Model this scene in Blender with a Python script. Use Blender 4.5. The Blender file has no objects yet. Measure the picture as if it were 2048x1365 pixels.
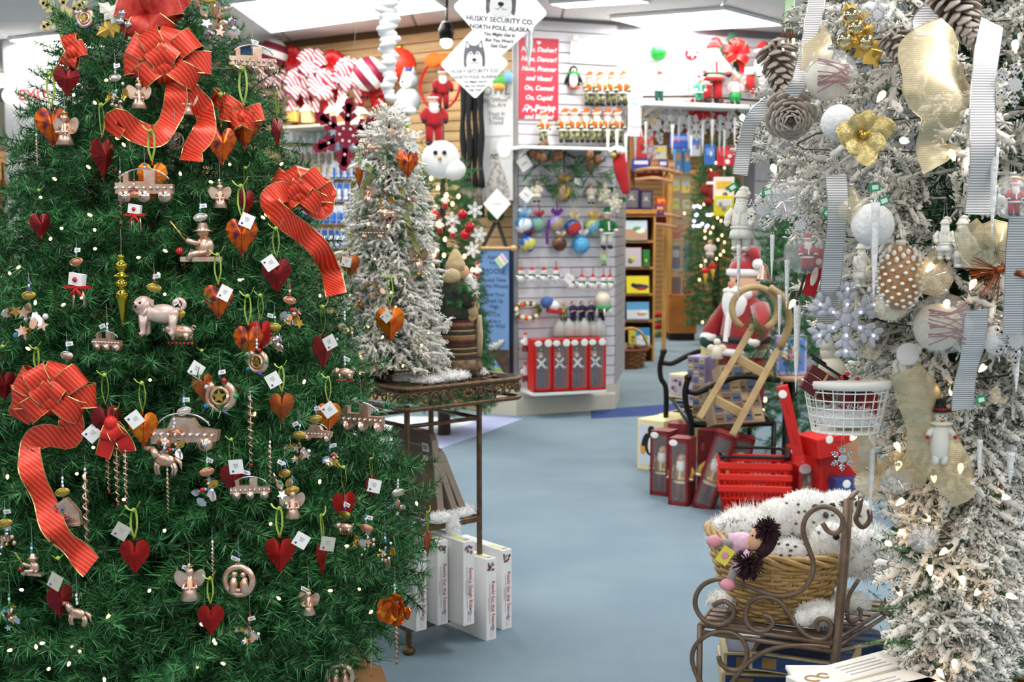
import bpy, math, random
import numpy as np
from mathutils import Vector as V, Matrix, Euler
C = bpy.context.scene.collection
SC = bpy.context.scene
R = random.Random(7)
PI = math.pi
F, CX, CY, EYE = 2400.0, 1024.0, 682.5, 1.5
PITCH = math.atan((682.5 - 460) / F)
# ------------------------------------------------------------- camera, exposure, world, ceiling lamps
cd = bpy.data.cameras.new('camera')
cam = bpy.data.objects.new('camera', cd)
C.objects.link(cam)
cam.location = (0, 0, EYE)
cam.rotation_euler = (PI / 2 - PITCH, 0, 0)
cd.sensor_width = 36
cd.lens = 36 * F / 2048
cd.clip_start = 0.05
cd.dof.use_dof = True
cd.dof.focus_distance = 3.0
cd.dof.aperture_fstop = 5.6
SC.camera = cam
SC.view_settings.view_transform = 'Standard'
SC.view_settings.look = 'None'
SC.view_settings.gamma = 1
SC.view_settings.use_curve_mapping = False
SC.view_settings.exposure = 0.6
SC.cycles.max_bounces = 8
SC.cycles.transparent_max_bounces = 12
SC.cycles.caustics_reflective = False
SC.cycles.caustics_refractive = False
SC.cycles.sample_clamp_indirect = 6
w = bpy.data.worlds.new('world')
SC.world = w
w.use_nodes = True
w.node_tree.nodes['Background'].inputs[0].default_value = (0.8, 0.85, 0.9, 1)
w.node_tree.nodes['Background'].inputs[1].default_value = 0.25
CEIL = 3.2
def ray(px, py):
 u, v = (px - CX) / F, (CY - py) / F
 return V((u, math.cos(PITCH) + v * math.sin(PITCH), -math.sin(PITCH) + v * math.cos(PITCH)))
def P(px, py, d):
 r = ray(px, py)
 return V((0, 0, EYE)) + r * (d / r.y)
def G(px, py, z=0.0):
 r = ray(px, py)
 return V((0, 0, EYE)) + r * ((z - EYE) / r.z)
def S(npx, d):
 return npx * d / F
def lamp(x, y, z, sx, sy, power, col=(1, .985, .96)):
 l = bpy.data.lights.new('ceiling_lamp', 'AREA')
 l.shape = 'RECTANGLE'
 l.size, l.size_y = sx, sy
 l.energy = power
 l.color = col
 o = bpy.data.objects.new('ceiling_lamp', l)
 C.objects.link(o)
 o.location = (x, y, z)
 return o
LAMP_W = 20
GRID = [(x, y) for y in (-3.2, -.6, 2.0, 4.6, 7.0) for x in (-5.6, -3.0, -.6, 1.8, 4.2)]
for (x, y) in GRID:
 lamp(x, y, CEIL - .05, .6, 1.2, LAMP_W * (1.7 if x == 1.8 and 1 < y < 5 else 1))
# ------------------------------------------------------------- helpers
def lin(h):
 h = h.lstrip('#')
 c = [int(h[i:i + 2], 16) / 255 for i in (0, 2, 4)]
 return tuple((x / 12.92 if x <= .04045 else ((x + .055) / 1.055) ** 2.4) for x in c) + (1,)
_M = {}
def M(name, col='808080', rough=.6, metal=0, col2=None, scale=12, bump=0, emit=0, trans=0, alpha=1,
 ior=1.45, detail=3, stretch=None, wave=None, sheen=0, spec=.5, lo=.35, hi=.65, bscale=None, coord='Object'):
 if name in _M:
  return _M[name]
 m = bpy.data.materials.new(name)
 m.use_nodes = True
 nt = m.node_tree
 b = nt.nodes['Principled BSDF']
 b.inputs['Base Color'].default_value = lin(col)
 b.inputs['Roughness'].default_value = rough
 b.inputs['Metallic'].default_value = metal
 b.inputs['IOR'].default_value = ior
 b.inputs['Transmission Weight'].default_value = trans
 b.inputs['Alpha'].default_value = alpha
 b.inputs['Specular IOR Level'].default_value = spec
 if sheen:
  b.inputs['Sheen Weight'].default_value = sheen
 if emit:
  b.inputs['Emission Color'].default_value = lin(col)
  b.inputs['Emission Strength'].default_value = emit
  m.cycles.emission_sampling = 'NONE'
 if col2 or bump:
  tc = nt.nodes.new('ShaderNodeTexCoord')
  mp = nt.nodes.new('ShaderNodeMapping')
  nt.links.new(tc.outputs[coord], mp.inputs[0])
  if stretch:
   mp.inputs['Scale'].default_value = stretch
  if wave:
   n = nt.nodes.new('ShaderNodeTexWave')
   n.bands_direction = wave
   n.inputs['Scale'].default_value = scale
   n.inputs['Distortion'].default_value = .4
  else:
   n = nt.nodes.new('ShaderNodeTexNoise')
   n.inputs['Scale'].default_value = scale
   n.inputs['Detail'].default_value = detail
  nt.links.new(mp.outputs[0], n.inputs['Vector'])
  fac = n.outputs['Fac']
  if col2:
   r = nt.nodes.new('ShaderNodeValToRGB')
   r.color_ramp.elements[0].position = lo
   r.color_ramp.elements[1].position = hi
   r.color_ramp.elements[0].color = lin(col)
   r.color_ramp.elements[1].color = lin(col2)
   nt.links.new(fac, r.inputs[0])
   nt.links.new(r.outputs[0], b.inputs['Base Color'])
  if bump:
   if bscale:
    n2 = nt.nodes.new('ShaderNodeTexNoise')
    n2.inputs['Scale'].default_value = bscale
    nt.links.new(mp.outputs[0], n2.inputs['Vector'])
    fac = n2.outputs['Fac']
   bp = nt.nodes.new('ShaderNodeBump')
   bp.inputs['Strength'].default_value = bump
   bp.inputs['Distance'].default_value = .01
   nt.links.new(fac, bp.inputs['Height'])
   nt.links.new(bp.outputs[0], b.inputs['Normal'])
 _M[name] = m
 return m
def basis(z, x=None):
 """3x3 rotation whose Z column is z (and X column near x)."""
 z = V(z).normalized()
 x = V(x) if x is not None else (V((1, 0, 0)) if abs(z.x) < .9 else V((0, 1, 0)))
 y = z.cross(x)
 if y.length < 1e-6:
  y = z.cross(V((0, 1, .1)))
 y.normalize()
 return Matrix((y.cross(z), y, z)).transposed()
class B:
 """collects shapes into one mesh"""
 def __init__(s):
  s.v, s.f, s.mi, s.sm, s.ml, s.cur = [], [], [], [], [], 0
 def mat(s, m):
  if m not in s.ml:
   s.ml.append(m)
  s.cur = s.ml.index(m)
  return s
 def add(s, vs, fs, smooth=False):
  o = len(s.v)
  s.v.extend([tuple(q) for q in vs])
  for f in fs:
   s.f.append(tuple(i + o for i in f))
   s.mi.append(s.cur)
   s.sm.append(smooth)
  return s
 def box(s, c, d, rot=None, bev=0.0):
  """box centred at c, full size d, rot = z angle or 3x3"""
  c = V(c)
  h = [q / 2 for q in d]
  Mx = Matrix.Rotation(rot, 3, 'Z') if isinstance(rot, (int, float)) else rot
  if not bev:
   vs = [V((i * h[0], j * h[1], k * h[2])) for i in (-1, 1) for j in (-1, 1) for k in (-1, 1)]
   fs = [(0, 1, 3, 2), (4, 6, 7, 5), (0, 4, 5, 1), (2, 3, 7, 6), (0, 2, 6, 4), (1, 5, 7, 3)]
  else:
   b = min(bev, min(h) * .9)
   vs, ix = [], {}
   for i in (-1, 1):
    for j in (-1, 1):
     for k in (-1, 1):
      for a in range(3):
       q = [i * (h[0] - b), j * (h[1] - b), k * (h[2] - b)]
       q[a] = (i, j, k)[a] * h[a]
       ix[(i, j, k, a)] = len(vs)
       vs.append(V(q))
   fs = []
   for a in range(3):
    for sg in (-1, 1):
     o1, o2 = [t for t in range(3) if t != a]
     f = []
     for (p, q) in ((-1, -1), (1, -1), (1, 1), (-1, 1)):
      t = [0, 0, 0]
      t[a], t[o1], t[o2] = sg, p, q
      f.append(ix[(*t, a)])
     fs.append(f)
   for a in range(3):
    o1, o2 = [t for t in range(3) if t != a]
    for p in (-1, 1):
     for q in (-1, 1):
      f = []
      for (e, ax) in ((-1, o1), (1, o1), (1, o2), (-1, o2)):
       t = [0, 0, 0]
       t[a], t[o1], t[o2] = e, p, q
       f.append(ix[(*t, ax)])
      fs.append(f)
   for i in (-1, 1):
    for j in (-1, 1):
     for k in (-1, 1):
      fs.append([ix[(i, j, k, a)] for a in range(3)])
   out = []
   for f in fs:
    n = (vs[f[1]] - vs[f[0]]).cross(vs[f[2]] - vs[f[0]])
    out.append(f if n.dot(sum((vs[t] for t in f), V())) > 0 else f[::-1])
   fs = out
  if Mx is not None:
   vs = [Mx @ q for q in vs]
  return s.add([q + c for q in vs], fs)
 def tube(s, pts, r, n=8, closed=False, cap=True, flat=1.0):
  pts = [V(p) for p in pts]
  m = len(pts)
  rs = r if isinstance(r, (list, tuple)) else [r] * m
  vs, fs = [], []
  nrm = None
  for i in range(m):
   a = pts[(i - 1) % m] if (i > 0 or closed) else pts[0]
   b = pts[(i + 1) % m] if (i < m - 1 or closed) else pts[-1]
   t = (b - a)
   if t.length < 1e-9:
    t = V((0, 0, 1))
   t.normalize()
   if nrm is None:
    nrm = V((0, 0, 1)) if abs(t.z) < .9 else V((1, 0, 0))
   nrm = nrm - t * nrm.dot(t)
   if nrm.length < 1e-6:
    nrm = t.orthogonal()
   nrm.normalize()
   bi = t.cross(nrm)
   for k in range(n):
    an = 2 * PI * k / n
    vs.append(pts[i] + nrm * (rs[i] * math.cos(an)) + bi * (rs[i] * flat * math.sin(an)))
  for i in range(m if closed else m - 1):
   for k in range(n):
    a, b = i * n + k, i * n + (k + 1) % n
    c, d = ((i + 1) % m) * n + (k + 1) % n, ((i + 1) % m) * n + k
    fs.append((a, b, c, d))
  if cap and not closed:
   fs.append(tuple(range(n))[::-1])
   fs.append(tuple((m - 1) * n + k for k in range(n)))
  return s.add(vs, fs, n > 4)
 def lathe(s, prof, n=16, c=(0, 0, 0), rot=None, smooth=True, sq=(1, 1)):
  c = V(c)
  vs, fs = [], []
  m = len(prof)
  for (r, z) in prof:
   for k in range(n):
    a = 2 * PI * k / n
    q = V((r * math.cos(a) * sq[0], r * math.sin(a) * sq[1], z))
    vs.append((rot @ q if rot is not None else q) + c)
  for i in range(m - 1):
   for k in range(n):
    fs.append((i * n + k, i * n + (k + 1) % n, (i + 1) * n + (k + 1) % n, (i + 1) * n + k))
  if prof[0][0] > 1e-6:
   fs.append(tuple(range(n))[::-1])
  if prof[-1][0] > 1e-6:
   fs.append(tuple((m - 1) * n + k for k in range(n)))
  return s.add(vs, fs, smooth)
 def ell(s, c, r, n=14, m=9, rot=None):
  if isinstance(r, (int, float)):
   r = (r, r, r)
  c = V(c)
  vs = [V((0, 0, -r[2]))]
  for i in range(1, m):
   t = PI * i / m - PI / 2
   for k in range(n):
    a = 2 * PI * k / n
    vs.append(V((r[0] * math.cos(t) * math.cos(a), r[1] * math.cos(t) * math.sin(a), r[2] * math.sin(t))))
  vs.append(V((0, 0, r[2])))
  fs = []
  for k in range(n):
   fs.append((0, 1 + (k + 1) % n, 1 + k))
   fs.append((len(vs) - 1, 1 + (m - 2) * n + k, 1 + (m - 2) * n + (k + 1) % n))
  for i in range(m - 2):
   for k in range(n):
    a = 1 + i * n
    fs.append((a + k, a + (k + 1) % n, a + n + (k + 1) % n, a + n + k))
  vs = [(rot @ q if rot is not None else q) + c for q in vs]
  return s.add(vs, fs, True)
 def prism(s, pts, th, c=(0, 0, 0), rot=None, dome=0, smooth=False):
  """outline pts in local XZ, extruded along Y by th (front at -th/2, towards the viewer)"""
  c = V(c)
  n = len(pts)
  vs = [V((x, -th / 2, z)) for x, z in pts] + [V((x, th / 2, z)) for x, z in pts]
  fs = [(i, (i + 1) % n, n + (i + 1) % n, n + i)[::-1] for i in range(n)]
  mx = sum(p[0] for p in pts) / n
  mz = sum(p[1] for p in pts) / n
  if dome:
   vs += [V((mx, -th / 2 - dome, mz)), V((mx, th / 2 - dome, mz))]
   for i in range(n):
    fs.append((i, (i + 1) % n, 2 * n))
    fs.append((n + (i + 1) % n, n + i, 2 * n + 1))
  else:
   fs.append(tuple(range(n)))
   fs.append(tuple(range(n, 2 * n))[::-1])
  vs = [(rot @ q if rot is not None else q) + c for q in vs]
  return s.add(vs, fs, smooth)
 def strip(s, pts, sides, wds, smooth=True, cup=0):
  """flat ribbon: centre pts, side vector(s), width(s)"""
  m = len(pts)
  if not isinstance(sides, list):
   sides = [sides] * m
  if not isinstance(wds, list):
   wds = [wds] * m
  vs = []
  for p, sd, wd in zip(pts, sides, wds):
   sd = V(sd).normalized()
   vs += [V(p) - sd * wd / 2, V(p) - V((0, cup * wd, 0)), V(p) + sd * wd / 2]
  fs = []
  for i in range(m - 1):
   for k in (0, 1):
    fs.append((3 * i + k, 3 * i + k + 1, 3 * i + 4 + k, 3 * i + 3 + k))
  return s.add(vs, fs, smooth)
 def fur(s, c, r, n, L, wd, rot=None, back=0.3, rng=R, cover=None, lo=-1.0):
  """short hair tufts standing on an ellipsoid"""
  c = V(c)
  if isinstance(r, (int, float)):
   r = (r, r, r)
  for _ in range(n):
   while True:
    d = V((rng.gauss(0, 1), rng.gauss(0, 1), rng.gauss(0, 1)))
    if d.length > 1e-3:
     d.normalize()
     if d.z >= lo and (cover is None or cover(d)):
      break
   p = V((d.x * r[0], d.y * r[1], d.z * r[2]))
   nn = V((d.x / r[0], d.y / r[1], d.z / r[2])).normalized()
   t = (nn + V((rng.gauss(0, .5), rng.gauss(0, .5), rng.gauss(0, .5) - back))).normalized()
   sd = t.orthogonal().normalized()
   sd.rotate(Matrix.Rotation(rng.random() * 6.28, 3, t))
   ll = L * (.6 + .7 * rng.random())
   q = [p - sd * wd, p + sd * wd, p + t * ll]
   if rot is not None:
    q = [rot @ a for a in q]
   s.add([a + c for a in q], [(0, 1, 2)])
  return s
 def mesh(s, name):
  me = bpy.data.meshes.new(name)
  me.from_pydata(s.v, [], s.f)
  for m in s.ml:
   me.materials.append(m)
  if s.f:
   me.polygons.foreach_set('material_index', s.mi)
   me.polygons.foreach_set('use_smooth', s.sm)
  me.update()
  return me
def obj(name, b, mat=None, parent=None, label=None, kind=None, loc=None, rot=None, world=False):
 """link one mesh object; a world-built mesh is moved into its parent's frame"""
 if isinstance(b, B):
  if world and parent is not None:
   mi = parent.matrix_basis.inverted()
   b.v = [tuple(mi @ V(q)) for q in b.v]
  if mat is not None and not b.ml:
   b.ml = [mat]
  me = b.mesh(name)
 else:
  me = b
 o = bpy.data.objects.new(name, me)
 C.objects.link(o)
 if parent is not None:
  o.parent = parent
  KIDS.setdefault(parent.name, []).append(o)
 if loc is not None:
  o.location = loc
 if rot is not None:
  o.rotation_euler = rot
 if label:
  o['label'] = label
 if kind:
  o['kind'] = kind
 return o
def tag(o, label, cat, group=None):
 o['label'], o['category'] = label, cat
 if group:
  o['group'] = group
 return o
def T(name, label, cat, loc=(0, 0, 0), group=None, rot=None):
 o = bpy.data.objects.new(name, None)
 o.empty_display_size = .05
 C.objects.link(o)
 o.location = loc
 if rot is not None:
  o.rotation_euler = (0, 0, rot) if isinstance(rot, (int, float)) else rot
 o.matrix_basis = Matrix.LocRotScale(o.location, o.rotation_euler, None)
 return tag(o, label, cat, group)
def dup(root, loc, rot=None, sc=None, label=None, group=None, mats=None):
 def cp(o, par):
  c = o.copy()
  C.objects.link(c)
  if par is not None:
   c.parent = par
  for ch in KIDS.get(o.name, ()):
   cp(ch, c)
  return c
 r = cp(root, None)
 r.location = loc
 if rot is not None:
  r.rotation_euler = (0, 0, rot) if isinstance(rot, (int, float)) else rot
 if sc is not None:
  r.scale = (sc, sc, sc) if isinstance(sc, (int, float)) else sc
 if label:
  r['label'] = label
 if group:
  r['group'] = group
 return r
KIDS = {}
class Proto:
 """first use moves the thing itself, later uses copy it"""
 def __init__(s, root):
  s.root, s.used = root, False
 def put(s, loc, rot=None, sc=None, label=None, group=None):
  if s.used:
   return dup(s.root, loc, rot, sc, label, group)
  s.used = True
  r = s.root
  r.location = loc
  if rot is not None:
   r.rotation_euler = (0, 0, rot) if isinstance(rot, (int, float)) else rot
  if sc is not None:
   r.scale = (sc, sc, sc) if isinstance(sc, (int, float)) else sc
  if label:
   r['label'] = label
  if group:
   r['group'] = group
  return r
def struct(name, b, mat=None, parent=None):
 return obj(name, b, mat, parent, kind=None if parent else 'structure')
def text_mesh(txt, size, ext=.0004, shear=0, align='CENTER', bold=0, space=1.0):
 cu = bpy.data.curves.new('lettering', 'FONT')
 cu.body = txt
 cu.size = size
 cu.extrude = ext
 cu.shear = shear
 cu.offset = bold
 cu.align_x = align
 cu.align_y = 'CENTER'
 cu.resolution_u = 2
 cu.space_character = space
 o = bpy.data.objects.new('lettering', cu)
 C.objects.link(o)
 dg = bpy.context.evaluated_depsgraph_get()
 me = bpy.data.meshes.new_from_object(o.evaluated_get(dg))
 bpy.data.objects.remove(o)
 bpy.data.curves.remove(cu)
 return me
def text(txt, size, mat, parent, loc, rot=(PI / 2, 0, 0), **kw):
 """lettering standing upright in its parent's frame, read from -Y"""
 me = text_mesh(txt, size, **kw)
 me.materials.clear()
 me.materials.append(mat)
 return obj('lettering', me, None, parent, loc=loc, rot=rot)
def arc(c, r, a0, a1, n, ux, uz):
 """points on an arc in the plane of ux, uz"""
 return [V(c) + V(ux) * (r * math.cos(a0 + (a1 - a0) * i / n)) + V(uz) * (r * math.sin(a0 + (a1 - a0) * i / n)) for i in range(n + 1)]
def spline(pts, n=6, closed=False):
 pts = [V(p) for p in pts]
 m = len(pts)
 out = []
 rng = range(m if closed else m - 1)
 for i in rng:
  p0 = pts[(i - 1) % m] if (closed or i > 0) else pts[0] * 2 - pts[1]
  p1, p2 = pts[i], pts[(i + 1) % m]
  p3 = pts[(i + 2) % m] if (closed or i + 2 < m) else pts[-1] * 2 - pts[-2]
  for k in range(n):
   t = k / n
   out.append(.5 * (2 * p1 + (p2 - p0) * t + (2 * p0 - 5 * p1 + 4 * p2 - p3) * t * t + (3 * p1 - p0 - 3 * p2 + p3) * t ** 3))
 if not closed:
  out.append(pts[-1])
 return out
def spl2(pts, n=4, closed=False):
 return [(p.x, p.z) for p in spline([V((a, 0, b)) for a, b in pts], n, closed)]
WHITE = M('white_paint', 'f0efec', .5)
CARD = M('white_card', 'f4f2ee', .6)
BLACKM = M('black_metal', '161514', .4, .6)
GOLD = M('gold_metal', 'd8b45a', .28, 1)
SILVER = M('silver_metal', 'd8d8dc', .2, 1)
COPPER = M('copper_metal', 'd9a184', .3, 1, col2='e8cdb8', scale=40)
RED = M('red_satin', 'c8171c', .45)
GREEN = M('green_ribbon', '8fae3a', .5, col2='b9cc6a', scale=30)
INK = M('black_ink', '202020', .7)
# ------------------------------------------------------------- room shell
CARPET = M('carpet', '778a97', .95, col2='8598a3', scale=1.6, detail=8, bump=.4, bscale=260, lo=.3, hi=.7, spec=.15)
LAV = M('carpet_lavender', 'a9b2da', .95, col2='b7bfe0', scale=6, bump=.3, bscale=260, spec=.15)
PALE = M('carpet_pale', 'dfe6ee', .95, col2='d0dae6', scale=6, bump=.3, bscale=260, spec=.15)
NAVY = M('carpet_navy', '3c4f86', .95, col2='47598f', scale=6, bump=.3, bscale=260, spec=.15)
CEILM = M('ceiling_tile', 'f4f4f4', .9, col2='ebebec', scale=60, bump=.15)
GRIDM = M('ceiling_grid', 'c4c4c6', .6)
SLATW = M('slat_white', 'e6e5ea', .5, col2='dddbe4', scale=3)
GROOVE = M('slat_groove', '8d8a90', .8)
SLATT = M('slat_tan', 'cdae80', .55, col2='bf9d6c', scale=4, stretch=(1, 8, 8))
GROOVT = M('slat_groove_tan', '6e5738', .8)
WALLM = M('wall_paint', 'cfc9c0', .85, col2='c6c0b8', scale=3)
BEIGE = M('beige_laminate', 'd9d3c0', .5)
WOODP = M('wood_oak', 'c08a45', .45, col2='a97436', scale=5, stretch=(1, 1, 8))
OAKL = M('wood_light', 'cfa15c', .45, col2='b98a48', scale=5, stretch=(8, 8, 1))
X0, X1, Y0, Y1 = -10, 6.5, -5, 20
b = B().box(((X0 + X1) / 2, (Y0 + Y1) / 2, -.05), (X1 - X0, Y1 - Y0, .1))
struct('floor', b, CARPET)
floor = bpy.data.objects['floor']
def slab(name, px, mat, z=.004):
 q = [G(a, c) for a, c in px]
 n = len(q)
 vs = [V((p.x, p.y, 0.0005)) for p in q] + [V((p.x, p.y, z)) for p in q]
 bb = B().add(vs, [tuple(range(n, 2 * n))] + [(i, (i + 1) % n, n + (i + 1) % n, n + i) for i in range(n)])
 obj(name, bb, mat, floor, label=mat.name.replace('_', ' ') + ' inlay')
slab('carpet_inlay', [(560, 905), (700, 850), (800, 833), (880, 836), (952, 845), (868, 870), (760, 905), (600, 960)][::-1], PALE)
slab('carpet_inlay', [(600, 960), (760, 905), (868, 870), (952, 845), (965, 833), (1046, 839), (884, 898), (760, 950), (600, 1020)][::-1], LAV)
slab('carpet_inlay', [(1182, 822), (1345, 809), (1420, 806), (1420, 822), (1345, 829), (1182, 838)][::-1], NAVY)
ceil = struct('ceiling', B().box(((X0 + X1) / 2, (Y0 + Y1) / 2, CEIL + .07), (X1 - X0, Y1 - Y0, .1)), GRIDM)
tile = B().box((0, 0, 0), (1.185, 1.185, .02), bev=.006).mesh('ceiling_tile')
tile.materials.append(CEILM)
# light positions on the ceiling (quads in ceiling metres)
LQ = [([(462, 0), (542, 58), (892, 10), (815, -46)], 'long fluorescent ceiling light above the hanging husky signs and bows', 1),
 ([(1222, 30), (1322, 57), (1566, 43), (1450, 12)], 'fluorescent ceiling light above the high shelf of santas', 1),
 ([(1100, 0), (1130, 8), (1300, -3), (1260, -12)], 'fluorescent ceiling light cut off by the top edge above the white slat wall', 1),
 ([(18, 74), (112, 98), (240, 82), (150, 58)], 'fluorescent ceiling light behind the top of the green tree', 1),
 ([(-60, 148), (-10, 171), (92, 158), (30, 140)], 'fluorescent ceiling light above the exit sign', 1),
 ([(-60, 222), (-40, 236), (37, 233), (20, 220)], 'farthest fluorescent ceiling light beside the white pillar', 1)]
lq = []
for px, lab, k in LQ:
 lq.append([G(a, c, CEIL) for a, c in px])
for iy in range(9):
 for ix in range(9):
  x, y = -6.2 + ix * 1.2, 8.2 + iy * 1.2
  obj('ceiling_tile', tile, None, ceil, loc=(x, y, CEIL + .012))
DIFF = M('light_diffuser', 'fffdf6', .5, emit=7)
for (px, lab, k), q in zip(LQ, lq):
 c = sum(q, V()) / 4
 t = T('ceiling_light', lab, 'ceiling light', (c.x, c.y, CEIL), 'fluorescent ceiling lights')
 bb = B()
 for i in range(4):
  a, d = q[i] - c, q[(i + 1) % 4] - c
  bb.tube([V((a.x, a.y, -.012)), V((d.x, d.y, -.012))], .02, 4)
 obj('frame', bb, WHITE, t)
 vs = [V((p.x - c.x, p.y - c.y, z)) for z in (-.03, -.012) for p in q]
 obj('diffuser', B().add(vs, [(0, 1, 2, 3), (7, 6, 5, 4)] + [(i, 4 + i, 4 + (i + 1) % 4, (i + 1) % 4) for i in range(4)]), DIFF, t)
 s1, s2 = (q[1] - q[0]).length, (q[2] - q[1]).length
 lo = lamp(c.x, c.y, CEIL - .06, min(s1, s2) * .9, max(s1, s2) * .9, LAMP_W * (.32 if 'santas' in lab else .55))
 d = q[2] - q[1]
 lo.rotation_euler = (0, 0, math.atan2(d.y, d.x) - PI / 2)
for (x, y) in ((1.5, 12.6), (1.2, 15.4), (.3, 17.2), (3.6, 12.5), (3.6, 16.5), (-7.5, 13.5), (-7.5, 9.5), (-3.2, 14.5)):
 lamp(x, y, CEIL - .05, .6, 1.2, LAMP_W * (2.2 if y > 12 and x > 0 else 1), (1, .93, .82) if y > 12 and x > 0 else (1, .985, .96))
for nm, c, d in (('wall_back', ((X0 + X1) / 2, Y1 + .05, 1.6), (X1 - X0, .1, 3.3)), ('wall_left', (X0 - .05, 7.5, 1.6), (.1, 25, 3.3)),
 ('wall_right', (X1 + .05, 7.5, 1.6), (.1, 25, 3.3)), ('wall_front', ((X0 + X1) / 2, Y0 - .05, 1.6), (X1 - X0, .1, 3.3))):
 struct(nm, B().box(c, d), WALLM)
# slat walls: a groove-coloured core and one board per slat
A20 = math.radians(20)
E1 = V((math.cos(A20), math.sin(A20), 0))
K = V((.0366, 9.75, 0))
K2 = V((-.264, 9.9, 0))
K4 = V((-3.25, 11.88, 0))
def onwall(px, py, off=0.0, a=K, e=E1):
 """point where the pixel's ray meets the vertical plane through a along e, moved out by off"""
 r = ray(px, py)
 n = V((e.y, -e.x, 0))
 o = V((0, 0, EYE))
 t = (a + n * off - o).dot(n) / r.dot(n)
 return o + r * t
def slatwall(name, a, c, z0, z1, mat, groove, th=.2, step=.0826, smin=None):
 d = c - a
 L = d.length
 ang = math.atan2(d.y, d.x)
 n = V((d.y, -d.x, 0)).normalized()   # towards the viewer for left-to-right runs
 m = (a + c) / 2
 o = obj(name, B().box((0, th / 2, (z0 + z1) / 2), (L, th, z1 - z0)), groove, kind='structure')
 o.location = (m.x, m.y, 0)
 o.rotation_euler = (0, 0, ang)
 sl = B().box((0, 0, 0), (L, .018, step - .007), bev=.002).mesh('slat')
 sl.materials.append(mat)
 z = z0 + step / 2
 while z < z1 - step / 2 + .01:
  obj('slat', sl, None, o, loc=(0, -.009, z))
  z += step
 return o
K3 = K + E1 * .87
slatwall('wall_pier', K, K3, .2, CEIL, SLATW, GROOVE)
slatwall('wall_header', K3, K + E1 * 4.6, 2.56, CEIL, SLATW, GROOVE)
slatwall('wall_jamb', K + E1 * 2.2, K + E1 * 4.6, 0, 2.56, M('jamb_grey', 'b9b6b8', .6), GROOVE, step=.64)
slatwall('wall_chamfer', K2, K, .2, CEIL, SLATT, GROOVT)
slatwall('wall_tan', K4, K2, .0, CEIL, SLATT, GROOVT)
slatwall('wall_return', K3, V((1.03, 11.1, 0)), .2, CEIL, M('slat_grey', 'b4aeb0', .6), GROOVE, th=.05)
# aluminium edge strip of the pier, cream plinth
struct('trim_1', B().box((K.x - .01, K.y - .02, 1.7), (.05, .05, 3.0), bev=.006), M('trim_grey', 'a9a7a8', .4, .5))
pl = [K2 + V((-.02, -.1, 0)), K + V((0, -.12, 0)), K + E1 * .86 + V((.02, -.08, 0)), K3 + V((.1, .5, 0)), K2 + V((0, .4, 0))]
n = len(pl)
vs = [p for p in pl] + [p + V((0, 0, .13)) for p in pl] + [p * 1 + V((0, 0.02, .145)) for p in pl] + [p * 1 + V((0, 0.02, .2)) for p in pl]
fs = [(j * n + i, j * n + (i + 1) % n, (j + 1) * n + (i + 1) % n, (j + 1) * n + i) for j in range(3) for i in range(n)] + [tuple(3 * n + i for i in range(n))]
struct('baseboard_pier', B().add(vs, fs), BEIGE)
# white pillar far left, wooden back wall of the far corner
struct('pillar', B().box((-4.3, 11.2, 1.6), (.55, .5, 3.2), bev=.01), M('pillar_white', 'e3e1e2', .6))
struct('trim_2', B().box((-6.4, 13.2, 2.62), (3.4, .2, .5)), M('soffit', 'c9bfae', .7))
slatwall('wall_far', V((-9.9, 15.2, 0)), V((-4.4, 15.0, 0)), 0, 2.9, M('far_tan', 'b98f5e', .6), GROOVT)
# far room behind the passage
slatwall('wall_passage', V((.3, 19.4, 0)), V((5.5, 19.4, 0)), 0, CEIL, M('far_slat', 'a07848', .6), GROOVT)
t = T('exit_sign', 'white exit sign with red letters on the white pillar', 'sign', P(70, 192, 10.85))
obj('housing', B().box((0, 0, 0), (.34, .06, .21), bev=.01), M('exit_white', 'fbf9f8', .4, emit=.6), t)
obj('emergency_lamp', B().ell((-.22, -.01, 0), (.07, .05, .07)), M('lamp_white', 'fffdfa', .4, emit=1.2), t)
text('EXIT', .13, M('exit_red', 'e8394a', .5, emit=.5), t, (0, -.032, 0), bold=.003)
# ------------------------------------------------------------- trees
def needle_arrays(segs, per_m, L, wd, lean, rng, kite=False, droop=0.0):
 """thin pointed needles all round the twigs: arrays of vertices and triangles"""
 vs, fs = [], []
 for (a, c, dens) in segs:
  ax = c - a
  ln = np.linalg.norm(ax)
  ax = ax / ln
  n = int(per_m * ln * dens)
  t = rng.random(n)
  base = a + np.outer(t, c - a)
  o1 = np.cross(ax, [0, 0, 1.0] if abs(ax[2]) < .9 else [1.0, 0, 0])
  o1 /= np.linalg.norm(o1)
  o2 = np.cross(ax, o1)
  an = rng.random(n) * 2 * PI
  rad = np.outer(np.cos(an), o1) + np.outer(np.sin(an), o2)
  le = (lean * (.75 + .5 * rng.random(n)))[:, None]
  d = rad * np.sin(le) + ax * np.cos(le)
  d[:, 2] -= droop
  d /= np.linalg.norm(d, axis=1)[:, None]
  ll = (L * (.7 + .5 * rng.random(n)))[:, None]
  sd = np.cross(d, rng.normal(size=(n, 3)))
  sd /= np.linalg.norm(sd, axis=1)[:, None] + 1e-9
  w2 = wd / 2
  k = sum(len(q) for q in vs)
  if kite:
   m = base + d * ll * .6
   v = np.stack([base, m - sd * w2, base + d * ll, m + sd * w2], 1).reshape(-1, 3)
   i = np.arange(n)[:, None] * 4 + k
   f = np.concatenate([i + [0, 1, 2], i + [0, 2, 3]])
  else:
   v = np.stack([base - sd * w2, base + sd * w2, base + d * ll], 1).reshape(-1, 3)
   f = np.arange(n * 3).reshape(-1, 3) + k
  vs.append(v)
  fs.append(f)
 return np.concatenate(vs), np.concatenate(fs)
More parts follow.
